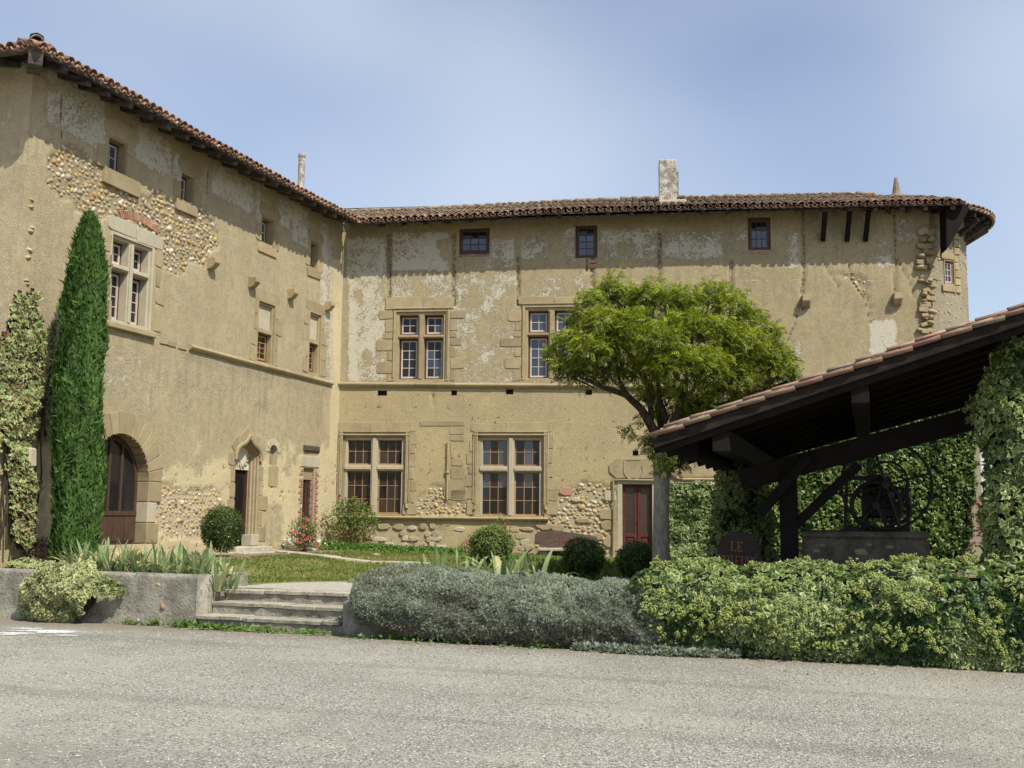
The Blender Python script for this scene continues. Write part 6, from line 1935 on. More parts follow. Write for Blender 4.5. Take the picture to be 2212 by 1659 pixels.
# ---- Italian cypress --------------------------------------------
def cypress(name, label, px, ytop, ybase, wpx, Y, n, mat='cypress', base_z=None, lean=0.0, cap=None):
    b = at_y(px, ybase, Y); b.z = base_z if base_z is not None else tz(b.x, b.y)
    top = at_y(px+lean, ytop, Y); H = top.z-b.z; R = wpx*Y/F/2
    root = thing(name, label, 'tree', Matrix.Translation(b))
    rng = np.random.RandomState(int(px))
    h = rng.rand(n)**.9; a = rng.rand(n)*2*PI
    prof = lambda h: np.interp(h, [0, .05, .25, .52, .73, .86, .93, .98, 1], [.86, .94, 1.0, .94, .86, .72, .52, .30, .05])
    lump = .72+.58*fbm(a*2.4, h*11, 5, 4)
    r = R*prof(h)*lump*(1-.28*rng.rand(n)**2)
    dx = (top.x-b.x)*h; wob = R*.10*np.sin(h*9)
    P = np.stack([np.cos(a)*r+dx+wob, np.sin(a)*r, h*H*.97+.03], -1)
    N = np.stack([np.cos(a), np.sin(a), .25+0*a], -1)
    tip = np.stack([np.cos(a)*.28, np.sin(a)*.28, 1+0*a], -1)
    tint = np.clip(.25+1.2*(lump-.98)+.5*rng.rand(n), 0, 1)
    me, _ = leaves('foliage', P, N, tip, (.065+.08*rng.rand(n))*(H/6), T_spray(), tint, rng, spin=.22, tilt=.4)
    me.materials.append(M[mat]); link('crown', me, None, root)
    hs = np.linspace(0, 1, 30); th = np.linspace(0, 2*PI, 17)[:-1]
    Hh_, Th_ = np.meshgrid(hs, th, indexing='ij')
    rr2 = R*.72*prof(Hh_)*(.8+.42*fbm(Th_*1.9, Hh_*9, 5, 4))
    V = np.stack([np.cos(Th_)*rr2+(top.x-b.x)*Hh_+R*.1*np.sin(Hh_*9), np.sin(Th_)*rr2, Hh_*H*.93+.05], -1).reshape(-1, 3)
    idx = np.arange(30*16).reshape(30, 16); nx_ = np.roll(idx, -1, axis=1)
    Fc = np.stack([idx[:-1], nx_[:-1], nx_[1:], idx[1:]], -1).reshape(-1, 4)
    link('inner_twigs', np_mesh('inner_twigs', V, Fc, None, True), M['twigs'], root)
    MB().tube([(0, 0, -.1), (0, 0, H*.5)], [.09, .04], 8).build('trunk', M['bark'], root)
    return root
cypress('cypress_tree', 'tall narrow dark green cypress against the left end of the side wing', 160, 449, 1190, 101, 18.9, 46000, lean=32)
cypress('cypress_tree', 'dark conifer tip far behind the tiled shed roof at the right edge', 2232, 560, 1130, 70, 34, 5000, base_z=0)

# ---- clipped box balls ------------------------------------------
def ball(label, cx, cy, rx, ry, Y, n, mat='box', size=.035, loose=.10, name='box_bush', cat='bush', group='round box bushes on the lawn', flat=1.0):
    c = at_y(cx, cy, Y); R = rx*Y/F; RZ = ry*Y/F
    root = thing(name, label, cat, Matrix.Translation((c.x, c.y, tz(c.x, c.y))), group)
    zc = c.z-root.location.z
    rng = np.random.RandomState(int(cx))
    d = rng.randn(n, 3); d /= np.linalg.norm(d, axis=1, keepdims=True)
    lump = 1+loose*2.3*(fbm(d[:, 0]*3+cx, d[:, 1]*3+d[:, 2]*2.3, 7)-.5)
    k = (1-.22*rng.rand(n)**2)*lump*(1+loose*.5*rng.rand(n)**4)
    P = d*k[:, None]*np.array([R, R*flat, RZ])+np.array([0, 0, zc]); P[:, 2] = np.maximum(P[:, 2], .01)
    tint = np.clip(.1+.9*(k-.82)/.25*rng.rand(n)+.15*d[:, 2], 0, 1)  # light on the bush top painted into the tint, inner leaves darker
    me, _ = leaves('foliage', P, d, d+np.array([0, 0, .5]), size*(.7+.6*rng.rand(n)), T_leaf(), tint, rng, spin=.6, tilt=.6)
    me.materials.append(M[mat]); link('foliage', me, None, root)
    V, Fq = ell_core((0, 0, zc), (R*.84, R*.84*flat, RZ*.84), seed=int(cx) % 7, zc=0)
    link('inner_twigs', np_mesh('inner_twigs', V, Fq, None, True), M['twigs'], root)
    return root
ball('dark green clipped round box bush left of the gothic door', 479, 1143, 43, 48, 23.6, 9000, loose=.16)
ball('loose green round bush beside the lower window with a rose shoot', 1060, 1181, 45, 42, 23.5, 4600, mat='rosegreen', size=.05, loose=.25)
ball('dark round box bush in front of the stone bench', 1262, 1205, 42, 41, 20.5, 7000, size=.04, loose=.2)
ball('dark round box bush at the foot of the locust tree', 1377, 1212, 43, 38, 18.6, 7000, size=.04, loose=.2)

# ---- hedges ------------------------------------------------------
def hedge_points(rng, n, s0, s1, t0, t1, z0f, z1f, bulge, fr=SITE, seed=0, topfrac=.42, OFF=.24, ER=.28):
    """points over a rounded bank of foliage: front face, top and ends; returns P (frame), N (frame)"""
    s = s0+(s1-s0)*rng.rand(n); q = rng.rand(n)
    zt = z1f(s); zb = z0f(s)
    lump = fbm(s*1.5+seed, q*3.2, seed+2, 4)
    fa = q*(PI*.5+.5)                       # 0 bottom front ... over the top
    H = zt-zb; D = t1-t0
    front = q < (1-topfrac)
    f = q/(1-topfrac); g_ = (q-(1-topfrac))/topfrac
    z = np.where(front, zb+H*(f*.86), zb+H*(.86+.14*np.sin(np.clip(g_*3, 0, 1)*PI/2)))
    t = np.where(front, t0-bulge*np.sin(f*PI)*.8, t0+D*g_)
    N = np.stack([0*s, np.where(front, -1.0, -np.clip(1-g_*3, 0, 1)), np.where(front, .25+f*.35, 1.0)], -1)
    off = (lump-.5)*OFF+(fbm(s*6, q*9, seed+9, 2)-.5)*.14
    N /= np.linalg.norm(N, axis=1, keepdims=True)
    P = np.stack([s, t, z], -1)+N*off[:, None]
    # round the ends
    e = np.minimum(s-s0, s1-s)/ER; rnd = np.where(e < 1, 1-np.sqrt(np.clip(1-(1-e)**2, 0, 1)), 0)
    P[:, 1] += rnd*D*.5*np.where(front, 1, 0); P[:, 2] -= rnd*H*.12
    N[:, 0] += np.where(s-s0 < ER, -(1-(s-s0)/ER), 0)+np.where(s1-s < ER, (1-(s1-s)/ER), 0)
    return P, N, lump
def to_world_dirs(fr, P, N):
    Mx = np.array(fr.M)
    return P @ Mx[:3, :3].T+Mx[:3, 3], N @ Mx[:3, :3].T
def hedge_core(name, mat, parent, s0, s1, t0, t1, z0f, z1f, shrink=.13, bulge=.1):
    ns_, nq = 40, 14; V = []
    for i in range(ns_):
        s = s0+shrink+(s1-s0-2*shrink)*i/(ns_-1); zt = float(z1f(np.array(s)))-shrink; zb = float(z0f(np.array(s)))
        e = min(s-s0, s1-s)/.45; rn = 1-math.sqrt(max(0, 1-(1-e)**2)) if e < 1 else 0
        for k in range(nq):
            q = k/(nq-1)
            if q < .5: z = zb+(zt-zb)*(q/.5); t = t0+shrink-bulge*math.sin(q*2*PI)*.6+rn*(t1-t0)*.5
            else: z = zt+.0*q; t = t0+shrink+(t1-t0-shrink)*(q-.5)*2
            k_ = (fbm(np.array(s*1.5), np.array(q*3.2), 2)-.5)*.1
            V.append((s, t+k_, z-rn*(zt-zb)*.25))
    idx = np.arange(ns_*nq).reshape(ns_, nq)
    Fc = np.stack([idx[:-1, :-1], idx[1:, :-1], idx[1:, 1:], idx[:-1, 1:]], -1).reshape(-1, 4)
    return link(name, np_mesh(name, np.array(V), Fc, None, True), M[mat], parent)

# silver lavender bank right of the steps
lav = thing('lavender_hedge', 'long low silvery grey lavender bank spilling over the wall right of the steps', 'hedge', SITE.M)
rng = np.random.RandomState(31)
z0l = lambda s: np.interp(s, [2.4, 3.0, 3.8, 7.2], [.30, .16, .05, .0]); z1l = lambda s: np.interp(s, [2.4, 2.8, 3.4, 4.4, 5.4, 6.2, 7.4], [.90, .90, .88, .82, .80, .80, .78])
P, N, lump = hedge_points(rng, 34000, 2.60, 7.3, -.28, 1.35, z0l, z1l, .16, seed=3, topfrac=.45)
dead = ((P[:, 2] < .35)*rng.rand(len(P)) > .62).astype(float)+((lump < .42)*rng.rand(len(P)) > .7)
tint = np.clip(.25+1.1*(lump-.45)+.5*rng.rand(len(P)), 0, 1)
me, _ = leaves('foliage', P, N, N*.8+np.array([0, -.1, .55]), .036+.028*rng.rand(len(P)), T_tuft(6), tint, rng, spin=.8, tilt=.5, dead=np.clip(dead, 0, 1))
me.materials.append(M['silver']); link('foliage', me, None, lav)
hedge_core('inner_twigs', 'twigs_pale', lav, 2.60, 7.3, -.28, 1.35, z0l, z1l, .10)
# low silver mat at the hedge foot
P = np.stack([5.9+2.1*rng.rand(1500), -.42+.25*rng.rand(1500)+.0, .02+.07*rng.rand(1500)], -1)
P[:, 1] -= .12*np.sin((P[:, 0]-5.9)/2.1*PI)
me, _ = leaves('foliage', P, np.tile([0, -.4, .8], (1500, 1)), (0, -.3, 1), .05+.04*rng.rand(1500), T_tuft(7, 2), rng.rand(1500), rng, tilt=.4)
me.materials.append(M['silver']); link('creeping_shoots', me, None, lav)

# variegated ivy hedge
hed = thing('ivy_hedge', 'dense variegated ivy hedge with yellow green flower heads along the gravel on the right', 'hedge', SITE.M)
rng = np.random.RandomState(41)
z0h = lambda s: 0*s+.03; z1h = lambda s: np.interp(s, [6.7, 7.2, 7.8, 8.6, 9.6, 10.6, 11.4, 12.6], [1.04, 1.07, 1.03, 1.06, 1.09, 1.12, 1.16, 1.2])
NL = 10500
P, N, lump = hedge_points(rng, NL, 6.62, 12.7, -.30, 1.0, z0h, z1h, .14, seed=11, topfrac=.30)
tint = np.clip(.15+1.5*(lump-.42)+.55*(rng.rand(NL)-.3), 0, 1)  # shade in the gaps between leaf clumps painted as a lower tint
size = (.070+.045*rng.rand(NL))*np.where(rng.rand(NL) < .12, 1.35, 1.0)
Nt = N.copy(); Nt[:, 2] += .2
me, bas = leaves('foliage', P, Nt, (0, -.25, -1.0), size, T_ivy(), tint, rng, spin=.45, tilt=.42)
# the 280 leaves that show largest become single leaves, the rest one mass
W, _ = to_world_dirs(SITE, P, N)
vis = (N[:, 1] < -.2) & (lump > .45)
score = size/np.linalg.norm(W-np.array(EYE), axis=1)*np.where(vis, 1, .1)
pick = np.argsort(-score)[:270]; mask = np.ones(NL, bool); mask[pick] = False
k = 9; sel = np.repeat(mask, k)
Va = np.empty(NL*k*3, np.float32); me.vertices.foreach_get('co', Va); Va = Va.reshape(-1, 3)
nl = mask.sum(); Fi = (T_ivy()[1][None]+np.arange(nl)[:, None, None]*k).reshape(-1, 3)
me2 = np_mesh('foliage', Va[sel], Fi, {'tint': np.repeat(tint[mask], k), 'rim': np.tile(T_ivy()[2], nl)})
me2.materials.append(M['ivy']); tag(link('foliage', me2, None, hed), kind='stuff')
TV, TF, TR_ = T_ivy(); IVM = []
for q in (.25, .5, .75, 1.0):
    m_ = np_mesh('leaf', TV, TF, {'tint': np.full(k, q), 'rim': TR_}); m_.materials.append(M['ivy']); IVM.append(m_)
b, t, n = bas
for i in pick:
    Mx = Matrix(((b[i][0], t[i][0], n[i][0], P[i][0]), (b[i][1], t[i][1], n[i][1], P[i][1]), (b[i][2], t[i][2], n[i][2], P[i][2]), (0, 0, 0, 1)))
    o = link('leaf', IVM[min(3, int(tint[i]*4))], None, hed, Mx @ Matrix.Scale(float(size[i]), 4))
hedge_core('inner_twigs', 'twigs', hed, 6.62, 12.7, -.30, 1.0, z0h, z1h, .15)
# flower heads
def umbels(parent, P, N, s, name='flower_head', ind=True):
    me, _ = leaves(name, P, N, (0, 0, 1), s, T_umbel(), rng.rand(len(P)), rng, tilt=.1)
    me.materials.append(M['umbel']); return link(name, me, None, parent)
V, Fq, _r = T_umbel(); UM = np_mesh('flower_head', V, Fq, {'tint': rng.rand(len(V))}); UM.materials.append(M['umbel'])
Pu, Nu, lu = hedge_points(rng, 1500, 6.8, 12.6, -.34, .6, z0h, z1h, .16, seed=11, topfrac=.25)
kk = (fbm(Pu[:, 0]*2.6, Pu[:, 2]*3.2, 77, 3)+.25*rng.rand(len(Pu)) > .60) & (Pu[:, 2] > .18); Pu, Nu = Pu[kk][:290], Nu[kk][:290]
for i in range(len(Pu)):
    p = Pu[i]+Nu[i]*.06
    nst = random.randint(2, 3)
    o = link('flower_head', UM, None, hed); o.location = p; s = random.uniform(.030, .052); o.scale = (s, s, s); o.rotation_euler = (random.random()*3, random.random()*3, 0)
extra = Pu[np.arange(len(Pu)).repeat(3)]+rng.randn(len(Pu)*3, 3)*.036; en = Nu[np.arange(len(Pu)).repeat(3)]; extra += en*.05
tag(umbels(hed, extra, en, .014+.014*rng.rand(len(extra))), kind='stuff').name = 'small_flower_heads'

# ivy over surfaces ------------------------------------------------
def ivy_patch(name, label, fr, poly, depth, n, mat, size, thick=.18, warp=10, seed=0, cat='ivy', deadf=0.0, stems=True, normal=(0, -1, .35), back='twigs'):
    """ivy clinging to a vertical plane of a frame; poly in survey pixels"""
    root = thing(name, label, cat, fr.M)
    rng = np.random.RandomState(seed)
    uv = np.array([fr.uv(x, y, depth) for x, y in poly])
    lo = uv.min(0)-.1; hi = uv.max(0)+.1
    U = lo[0]+(hi[0]-lo[0])*rng.rand(n*2); V = lo[1]+(hi[1]-lo[1])*rng.rand(n*2)
    wx = (fbm(U*2.5, V*2.5, seed)-.5)*.5; wy = (fbm(U*2.5, V*2.5, seed+5)-.5)*.5
    k = in_poly(U+wx*warp/10, V+wy*warp/10, [tuple(q) for q in uv]); U = U[k][:n]; V = V[k][:n]; n = len(U)
    lump = fbm(U*3, V*3, seed+7, 4)
    D = depth-.03-thick*lump*rng.rand(n)**.5-thick*.4*(lump-.4)
    P = np.stack([U, D, V], -1)
    N = np.tile(np.array(normal, float), (n, 1)); N[:, 0] += (lump-.5)*1.2
    tint = np.clip(.1+1.3*(lump-.38)+.5*rng.rand(n), 0, 1)
    de = (rng.rand(n) < deadf*(1.2-lump)*1.6).astype(float)
    me, _ = leaves('foliage', P, N, (0, -.2, -1), size*(.7+.6*rng.rand(n)), T_ivy(), tint, rng, spin=.5, tilt=.5, dead=de)
    me.materials.append(M[mat]); link('foliage', me, None, root)
    if back:
        # dark woody mat behind the leaves
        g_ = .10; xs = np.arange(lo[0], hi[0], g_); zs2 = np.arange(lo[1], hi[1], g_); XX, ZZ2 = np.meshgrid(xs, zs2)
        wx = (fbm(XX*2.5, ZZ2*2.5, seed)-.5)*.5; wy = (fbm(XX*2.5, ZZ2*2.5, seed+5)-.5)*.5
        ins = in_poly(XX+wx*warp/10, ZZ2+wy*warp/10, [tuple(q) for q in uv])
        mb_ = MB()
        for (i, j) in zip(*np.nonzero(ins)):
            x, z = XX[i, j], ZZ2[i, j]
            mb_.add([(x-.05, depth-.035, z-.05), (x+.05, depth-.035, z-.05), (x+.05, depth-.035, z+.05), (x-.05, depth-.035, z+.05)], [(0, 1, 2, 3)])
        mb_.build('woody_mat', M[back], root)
    st = MB()
    for i in range(12 if stems else 1):
        x = random.uniform(lo[0]+.1, hi[0]-.1); p = [(x, depth-.05, lo[1]+.05)]
        for q in range(5): p.append((p[-1][0]+random.uniform(-.12, .12), depth-.05, p[-1][2]+(hi[1]-lo[1])*.14))
        st.tube(p, [.02, .018, .015, .012, .01, .006], 5, cap=False)
    st.build('stem', M['branch'], root)
    return root
ivy_patch('wall_ivy', 'pale yellowing ivy climbing the near corner of the side wing left of the cypress', S, [(-30,800),(8,712),(28,650),(62,622),(84,690),(92,760),(84,870),(62,950),(46,985),(62,1040),(72,1110),(60,1180),(26,1180),(12,1080),(20,1000),(6,960),(-30,1010)], -.12, 3600, 'ivy_pale', .085, .22, 10, 1, deadf=.17)
ivy_patch('wall_ivy', 'darker ivy shaded by the cypress on the side wing wall', S, [(84,720),(118,700),(124,800),(118,950),(92,960),(86,880)], -.02, 1500, 'ivy', .07, .12, 8, 2, deadf=.2, stems=False)
ivy_patch('wall_ivy', 'bright variegated ivy on the facade between the locust trunk and the shed', A, [(1436,1050),(1470,1045),(1545,1046),(1600,1040),(1680,1020),(1700,1215),(1440,1215)], -.04, 6200, 'ivy', .085, .22, 8, 3)
gw = thing('garden_wall', 'pale garden wall end rising behind the shed under green ivy', 'wall', SITE.M)
DG = 10.9
ga = G.uv(1640, 1100, DG)[0]; gb, gzt = G.uv(2112, 900, DG)
MB().box(ga, gb+.03, DG, DG+.5, .4, gzt).build('wall_face', M['ashlar_pale'], gw, jit=.006, bevel=.02)
ivy_patch('wall_ivy', 'glossy green ivy covering the garden wall behind the iron wheel', G, [(1640,930),(1850,870),(2108,850),(2112,1000),(2104,1100),(2085,1215),(1640,1215)], DG, 9500, 'ivy_green', .075, .20, 5, 4)
# ivy clothing the shed posts
def ivy_column(name, label, fr, u, dpt, zb, zt, r, n, mat, size, seed, lump_a=.5, cat='ivy', rz=None):
    root = thing(name, label, cat, fr.M); rng = np.random.RandomState(seed)
    h = rng.rand(n); a = rng.rand(n)*2*PI
    lump = fbm(a*1.5+seed, h*6, seed, 4); rr_ = (r if rz is None else np.interp(h, *rz))*(1+lump_a*2*(lump-.5))*(1-.25*rng.rand(n)**2)
    P = np.stack([u+np.cos(a)*rr_, dpt+np.sin(a)*rr_, zb+(zt-zb)*h], -1)
    N = np.stack([np.cos(a), np.sin(a), .45+0*a], -1); tint = np.clip(.1+1.3*(lump-.38)+.5*rng.rand(n), 0, 1)
    me, _ = leaves('foliage', P, N, (0, -.2, -1), size*(.7+.6*rng.rand(n)), T_ivy(), tint, rng, spin=.5, tilt=.5)
    me.materials.append(M[mat]); link('foliage', me, None, root)
    hs = np.linspace(0, 1, 14)
    pts = [(u, dpt, zb+(zt-zb)*x) for x in hs]; rad = [float((r if rz is None else np.interp(x, *rz))*.68) for x in hs]
    MB().tube(pts, rad, 12).build('inner_twigs', M['twigs'], root, smooth=True)
    return root, rng
ivy_column('post_ivy', 'dark ivy wrapped round the shed post above the wooden sign', SH, .55, 4.7, .5, zsh-.0, .42, 3600, 'ivy', .085, 5, rz=([0, .35, .7, .9, 1], [.62, .55, .42, .34, .20]))
s_r = SH.I @ SITE.w(11.42, .95, 0)
ct, rng2 = ivy_column('post_ivy', 'tall variegated ivy column with flower heads hanging over the hedge at the right edge', SH, s_r.x, s_r.y, .5, 4.0, .5, 6200, 'ivy', .10, 6, rz=([0, .2, .45, .75, .9, 1], [.62, .44, .42, .52, .28, .18]))
for i in range(46):
    a = random.uniform(-PI, 0); z = random.uniform(1.2, 3.5); r = .46
    o = link('flower_head', UM, None, ct); o.location = (s_r.x+math.cos(a)*r, s_r.y+math.sin(a)*r, z); s = random.uniform(.03, .055); o.scale = (s, s, s)
# creeper with red autumn leaves by the wall end
rc = thing('red_creeper', 'small red leaved creeper below the pale wall end beside the ivy column', 'climber', SITE.M)
rng = np.random.RandomState(9); n = 230; u_, z_ = G.uv(2124, 1150, DG-.2)
P = np.stack([u_+rng.randn(n)*.10, DG-.3+rng.randn(n)*.08, z_-.3+rng.rand(n)*1.0], -1)
me, _ = leaves('foliage', P, np.tile([0, -1, .4], (n, 1)), (0, 0, -1), .035+.03*rng.rand(n), T_ivy(), rng.rand(n), rng)
me.materials.append(M['creeper']); link('foliage', me, None, rc)
MB().tube([(u_, DG-.3, .4), (u_+.05, DG-.3, z_), (u_, DG-.3, z_+.6)], [.02, .015, .008], 5).build('stem', M['branch'], rc)

# low mounds ------------------------------------------------------
def mound(name, label, px, py, w, d, h, n, mat, size, T, Y=None, seed=0, cat='plant', core='twigs', group=None, dead=0.0, tip=(0, 0, 1), z=None, up=.5):
    p = on_ground(px, py) if Y is None else at_y(px, py, Y)
    if Y is not None: p.z = tz(p.x, p.y) if z is None else z
    root = thing(name, label, cat, Matrix.Translation(p) @ Matrix.Rotation(E1A, 4, 'Z'), group)
    rng = np.random.RandomState(seed+50)
    D = rng.randn(n, 3); D[:, 2] = abs(D[:, 2]); D /= np.linalg.norm(D, axis=1, keepdims=True)
    lump = fbm(D[:, 0]*2.6+seed, D[:, 1]*2.6+D[:, 2]*2, seed, 4)
    P = D*np.array([w, d, h])*(.75+.5*lump)[:, None]*(1-.3*rng.rand(n, 1)**2)
    tint = np.clip(.15+1.2*(lump-.4)+.5*rng.rand(n), 0, 1)
    me, _ = leaves('foliage', P, D+np.array([0, 0, up]), D*.6+np.array(tip), size*(.7+.6*rng.rand(n)), T, tint, rng, spin=.5, tilt=.5, dead=(rng.rand(n) < dead).astype(float))
    me.materials.append(M[mat]); link('foliage', me, None, root)
    if core:
        V, Fq = ell_core((0, 0, 0), (w*.75, d*.75, h*.75), seed=seed, zc=-.05); link('inner_twigs', np_mesh('inner_twigs', V, Fq, None, True), M[core], root)
    return root
# pale ivy tumbling over the left retaining wall
ti = thing('tumbling_ivy', 'pale variegated ivy mound tumbling over the grey wall at the left', 'ivy', SITE.M)
rng = np.random.RandomState(61); n = 4200
uv = [G.uv(x, y, -.15) for x, y in ((38,1322),(62,1262),(90,1225),(150,1210),(205,1216),(232,1238),(262,1272),(262,1283),(215,1290),(195,1322),(165,1340),(80,1342))]
lo = np.min(uv, 0); hi = np.max(uv, 0)
U = lo[0]+(hi[0]-lo[0])*rng.rand(n*2); V = lo[1]+(hi[1]-lo[1])*rng.rand(n*2)
k_ = in_poly(U+(fbm(U*4, V*4, 3)-.5)*.25, V+(fbm(U*4, V*4, 8)-.5)*.2, uv); U = U[k_][:n]; V = V[k_][:n]; n = len(U)
lump = fbm(U*3.5, V*3.5, 13); cx_ = (U-lo[0])/(hi[0]-lo[0]); cz_ = (V-lo[1])/(hi[1]-lo[1])
dep = -.08-.34*np.sqrt(np.clip(np.sin(cx_*PI)*np.sin(np.clip(cz_, .02, .98)*PI), 0, 1))*(.25+1.5*lump)
P = np.stack([U, dep, V], -1)
me, _ = leaves('foliage', P, np.stack([(cx_-.5)*1.5, -1+0*U, .4+0*U], -1), (0, -.2, -1), .062+.045*rng.rand(n), T_ivy(), np.clip(lump*1.6+.5*rng.rand(n)-.55, 0, 1), rng, tilt=.65, spin=.7, dead=(rng.rand(n) < .05).astype(float))
me.materials.append(M['ivy_pale']); link('foliage', me, None, ti)
V_, Fq = ell_core(((lo[0]+hi[0])/2-.05, -.10, (lo[1]+hi[1])/2-.03), ((hi[0]-lo[0])*.27, .16, (hi[1]-lo[1])*.40), seed=2); link('inner_twigs', np_mesh('inner_twigs', V_, Fq, None, True), M['twigs'], ti)
mound('dry_stalks', 'brown dry spreading stalks beside the foot of the cypress', 80, 1219, .85, .45, .40, 3200, 'dryplant', .13, T_spray(), seed=1, cat='plant', dead=.0, core='twigs_pale')
mound('ground_ivy', 'pale low ivy on the bed behind the left wall', 25, 1222, 1.2, .4, .14, 1500, 'ivy_pale', .06, T_ivy(), seed=2, cat='ivy')
mound('silver_tuft', 'small silvery grey tuft among the irises on the wall top', 275, 1237, .35, .15, .10, 380, 'silver', .06, T_tuft(7), seed=3)

# irises -----------------------------------------------------------
def blade_mesh(L_, w, droop, seed, dead=0.0):
    r = random.Random(seed); n = 7; V = []; at = {'tint': [], 'dead': [], 'rim': []}
    curl = r.uniform(-.3, .3)
    x = z = 0.0; ang = 0.0
    for i in range(n+1):
        f = i/n; ww = w*(1-.15*f)*math.sqrt(max(0, 1-f**4))*.5+.0008
        V += [(x, -ww, z), (x+.004, 0, z+.0), (x, ww, z)]
        for q in range(3):
            at['tint'].append(.35+.6*f*r.random()); at['dead'].append(dead*sm(np.array((f-.25)*2))*1.2 if dead < 1 else 1.0); at['rim'].append(0)
        ang += droop*(f**1.2)*1.9/n+curl*.02; x += math.sin(ang)*L_/n; z += math.cos(ang)*L_/n
    Fc = []
    for i in range(n):
        b = i*3; Fc += [(b, b+1, b+4, b+3), (b+1, b+2, b+5, b+4)]
    me = np_mesh('blade', np.array(V), np.array(Fc), at, True); me.materials.append(M['iris']); return me
BL = [blade_mesh(L_, w, d, i, de) for i, (L_, w, d, de) in enumerate(((.50,.066,.20,0),(.56,.056,.45,0),(.46,.064,.35,0),(.54,.056,.9,.3),(.54,.054,1.5,.55),(.50,.056,1.8,.85),(.42,.06,.15,0),(.5,.054,1.2,0),(.50,.05,1.75,1.0)))]
def iris(px, py, nb, label, group, Y=None, z=None, sc=1.0, dl=.5):
    if Y is None: p = on_ground(px, py)
    elif Y < 3: p = G.w(G.uv(px, py, Y)[0], Y, 0); p.z = tz(p.x, p.y)
    else: p = at_y(px, py, Y); p.z = tz(p.x, p.y)
    root = thing('iris_plant', label, 'plant', Matrix.Translation(p), group)
    for i in range(nb):
        outer = i > nb*.32
        me = BL[random.choice((3, 4, 4, 5, 5, 8) if (outer and random.random() < dl+.3) else (0, 1, 2, 6, 0, 1))]
        o = link('blade', me, None, root)
        a = random.uniform(0, 2*PI); rr = random.uniform(.0, .13)*sc
        o.location = (math.cos(a)*rr, math.sin(a)*rr*.8, -.02); s = random.uniform(.75, 1.15)*sc
        o.rotation_euler = (random.uniform(-.12, .12), random.uniform(.15, .75) if outer else random.uniform(.02, .38), a+random.uniform(-.6, .6)); o.scale = (s, s, s)
    return root
row = [(162,1222),(185,1214),(206,1226),(230,1216),(252,1228),(275,1219),(298,1231),(320,1221),(342,1233),(365,1223),(388,1236),(410,1226),(430,1238),(452,1230),(470,1240),(492,1236)]
for i, (x, y) in enumerate(row):
    near = ('beside the cypress foot', 'in front of the arched door', 'below the cobbled wall patch', 'nearest the round box bush')[min(3, i//4)]
    iris(x, y, 19, '%s iris clump from the left on the grey wall, %s' % (('first','second','third','fourth','fifth','sixth','seventh','eighth','ninth','tenth','eleventh','twelfth','thirteenth','fourteenth','fifteenth','last')[i], near), 'irises along the left retaining wall', Y=.42+(i % 2)*.34, sc=1.02, dl=.72)
for i, (x, Y, nb, lb) in enumerate(((948,16.3,13,'pale arching iris clump at the left end behind the lavender bank'),(1005,16.6,12,'iris clump between the two largest behind the lavender'),(1085,16.0,15,'tallest upright iris clump behind the middle of the lavender'),(1122,16.5,10,'iris clump with drooping dry leaves left of the upright pair'),(1166,16.8,5,'slim upright iris pair in front of the stone bench'),(1030,15.8,7,'low iris tuft just above the lavender top'))):
    iris(x, 1240, nb, lb, 'irises behind the lavender bank', Y=Y, sc=1.5 if i != 5 else 1.2, dl=.6)

# roses and flowers at the house wall ------------------------------
def rose_bush(label, cx, cy, rx, ry, depth, fr, n, flowers, fmat, name='rose_bush', seed=0, size=.05, fs=.055, mat='rosegreen', cat='bush', stems=14, sparse=.5):
    u, z = fr.uv(cx, cy, -depth); w = fr.w(u, -depth, 0); g0 = tz(w.x, w.y)
    Yd = w.y; R = rx*Yd/F; RZ = ry*Yd/F
    root = thing(name, label, cat, Matrix.Translation((w.x, w.y, g0))); zc = z-g0; rng = np.random.RandomState(seed+90)
    st = MB()
    for i in range(stems):
        a = random.uniform(0, 2*PI); e = Vector((math.cos(a)*R*random.uniform(.3, .95), math.sin(a)*R*.5, zc+RZ*random.uniform(-.1, .95)))
        st.tube([(e.x*.15, e.y*.15, 0), (e.x*.5, e.y*.6, e.z*.5), tuple(e)], [.014, .010, .005], 5, cap=False)
    st.build('stem', M['branch'], root)
    D = rng.randn(n, 3); D /= np.linalg.norm(D, axis=1, keepdims=True); lump = fbm(D[:, 0]*3+seed, D[:, 2]*3+D[:, 1], seed, 3)
    k = (rng.rand(n)**.35)*(.65+.7*lump); P = D*k[:, None]*np.array([R, R*.6, RZ])+np.array([0, 0, zc]); P = P[P[:, 2] > .02]; n = len(P)
    dd_ = ((P[:, 2] < zc-.2*RZ)*rng.rand(n) > .6).astype(float)
    me, _ = leaves('foliage', P, rng.randn(n, 3)+np.array([0, -.5, .8]), rng.randn(n, 3), size*(.6+.8*rng.rand(n)), T_leaf(), np.clip(rng.rand(n)*.8+.2*(P[:, 2] > zc), 0, 1), rng, tilt=.3, dead=dd_)
    me.materials.append(M[mat]); link('foliage', me, None, root)
    V, Fq, _q = T_flower()
    for (fx, fy, s) in flowers:
        uu, zz_ = fr.uv(fx, fy, -depth-.15); ww = fr.w(uu, -depth-.15, 0); c = np.array((ww.x, ww.y, zz_))-np.array(root.location)
        m_ = np_mesh('flower', V*np.array([1, 1, 1.1]), Fq, {'tint': rng.rand(len(V))}); m_.materials.append(M[fmat])
        o = link('flower', m_, None, root); o.location = c; o.scale = (fs*s,)*3; o.rotation_euler = (random.uniform(.9, 1.6), random.uniform(-.4, .4), random.uniform(-.4, .4))
    return root
rose_bush('rose bush with dark red roses against the lower left mullioned window', 763, 1128, 58, 56, .75, A, 2900, [(734,1073,1.5),(817,1079,.8),(760,1099,.9),(800,1104,1.0),(785,1084,.6)], 'red', seed=1, size=.065)
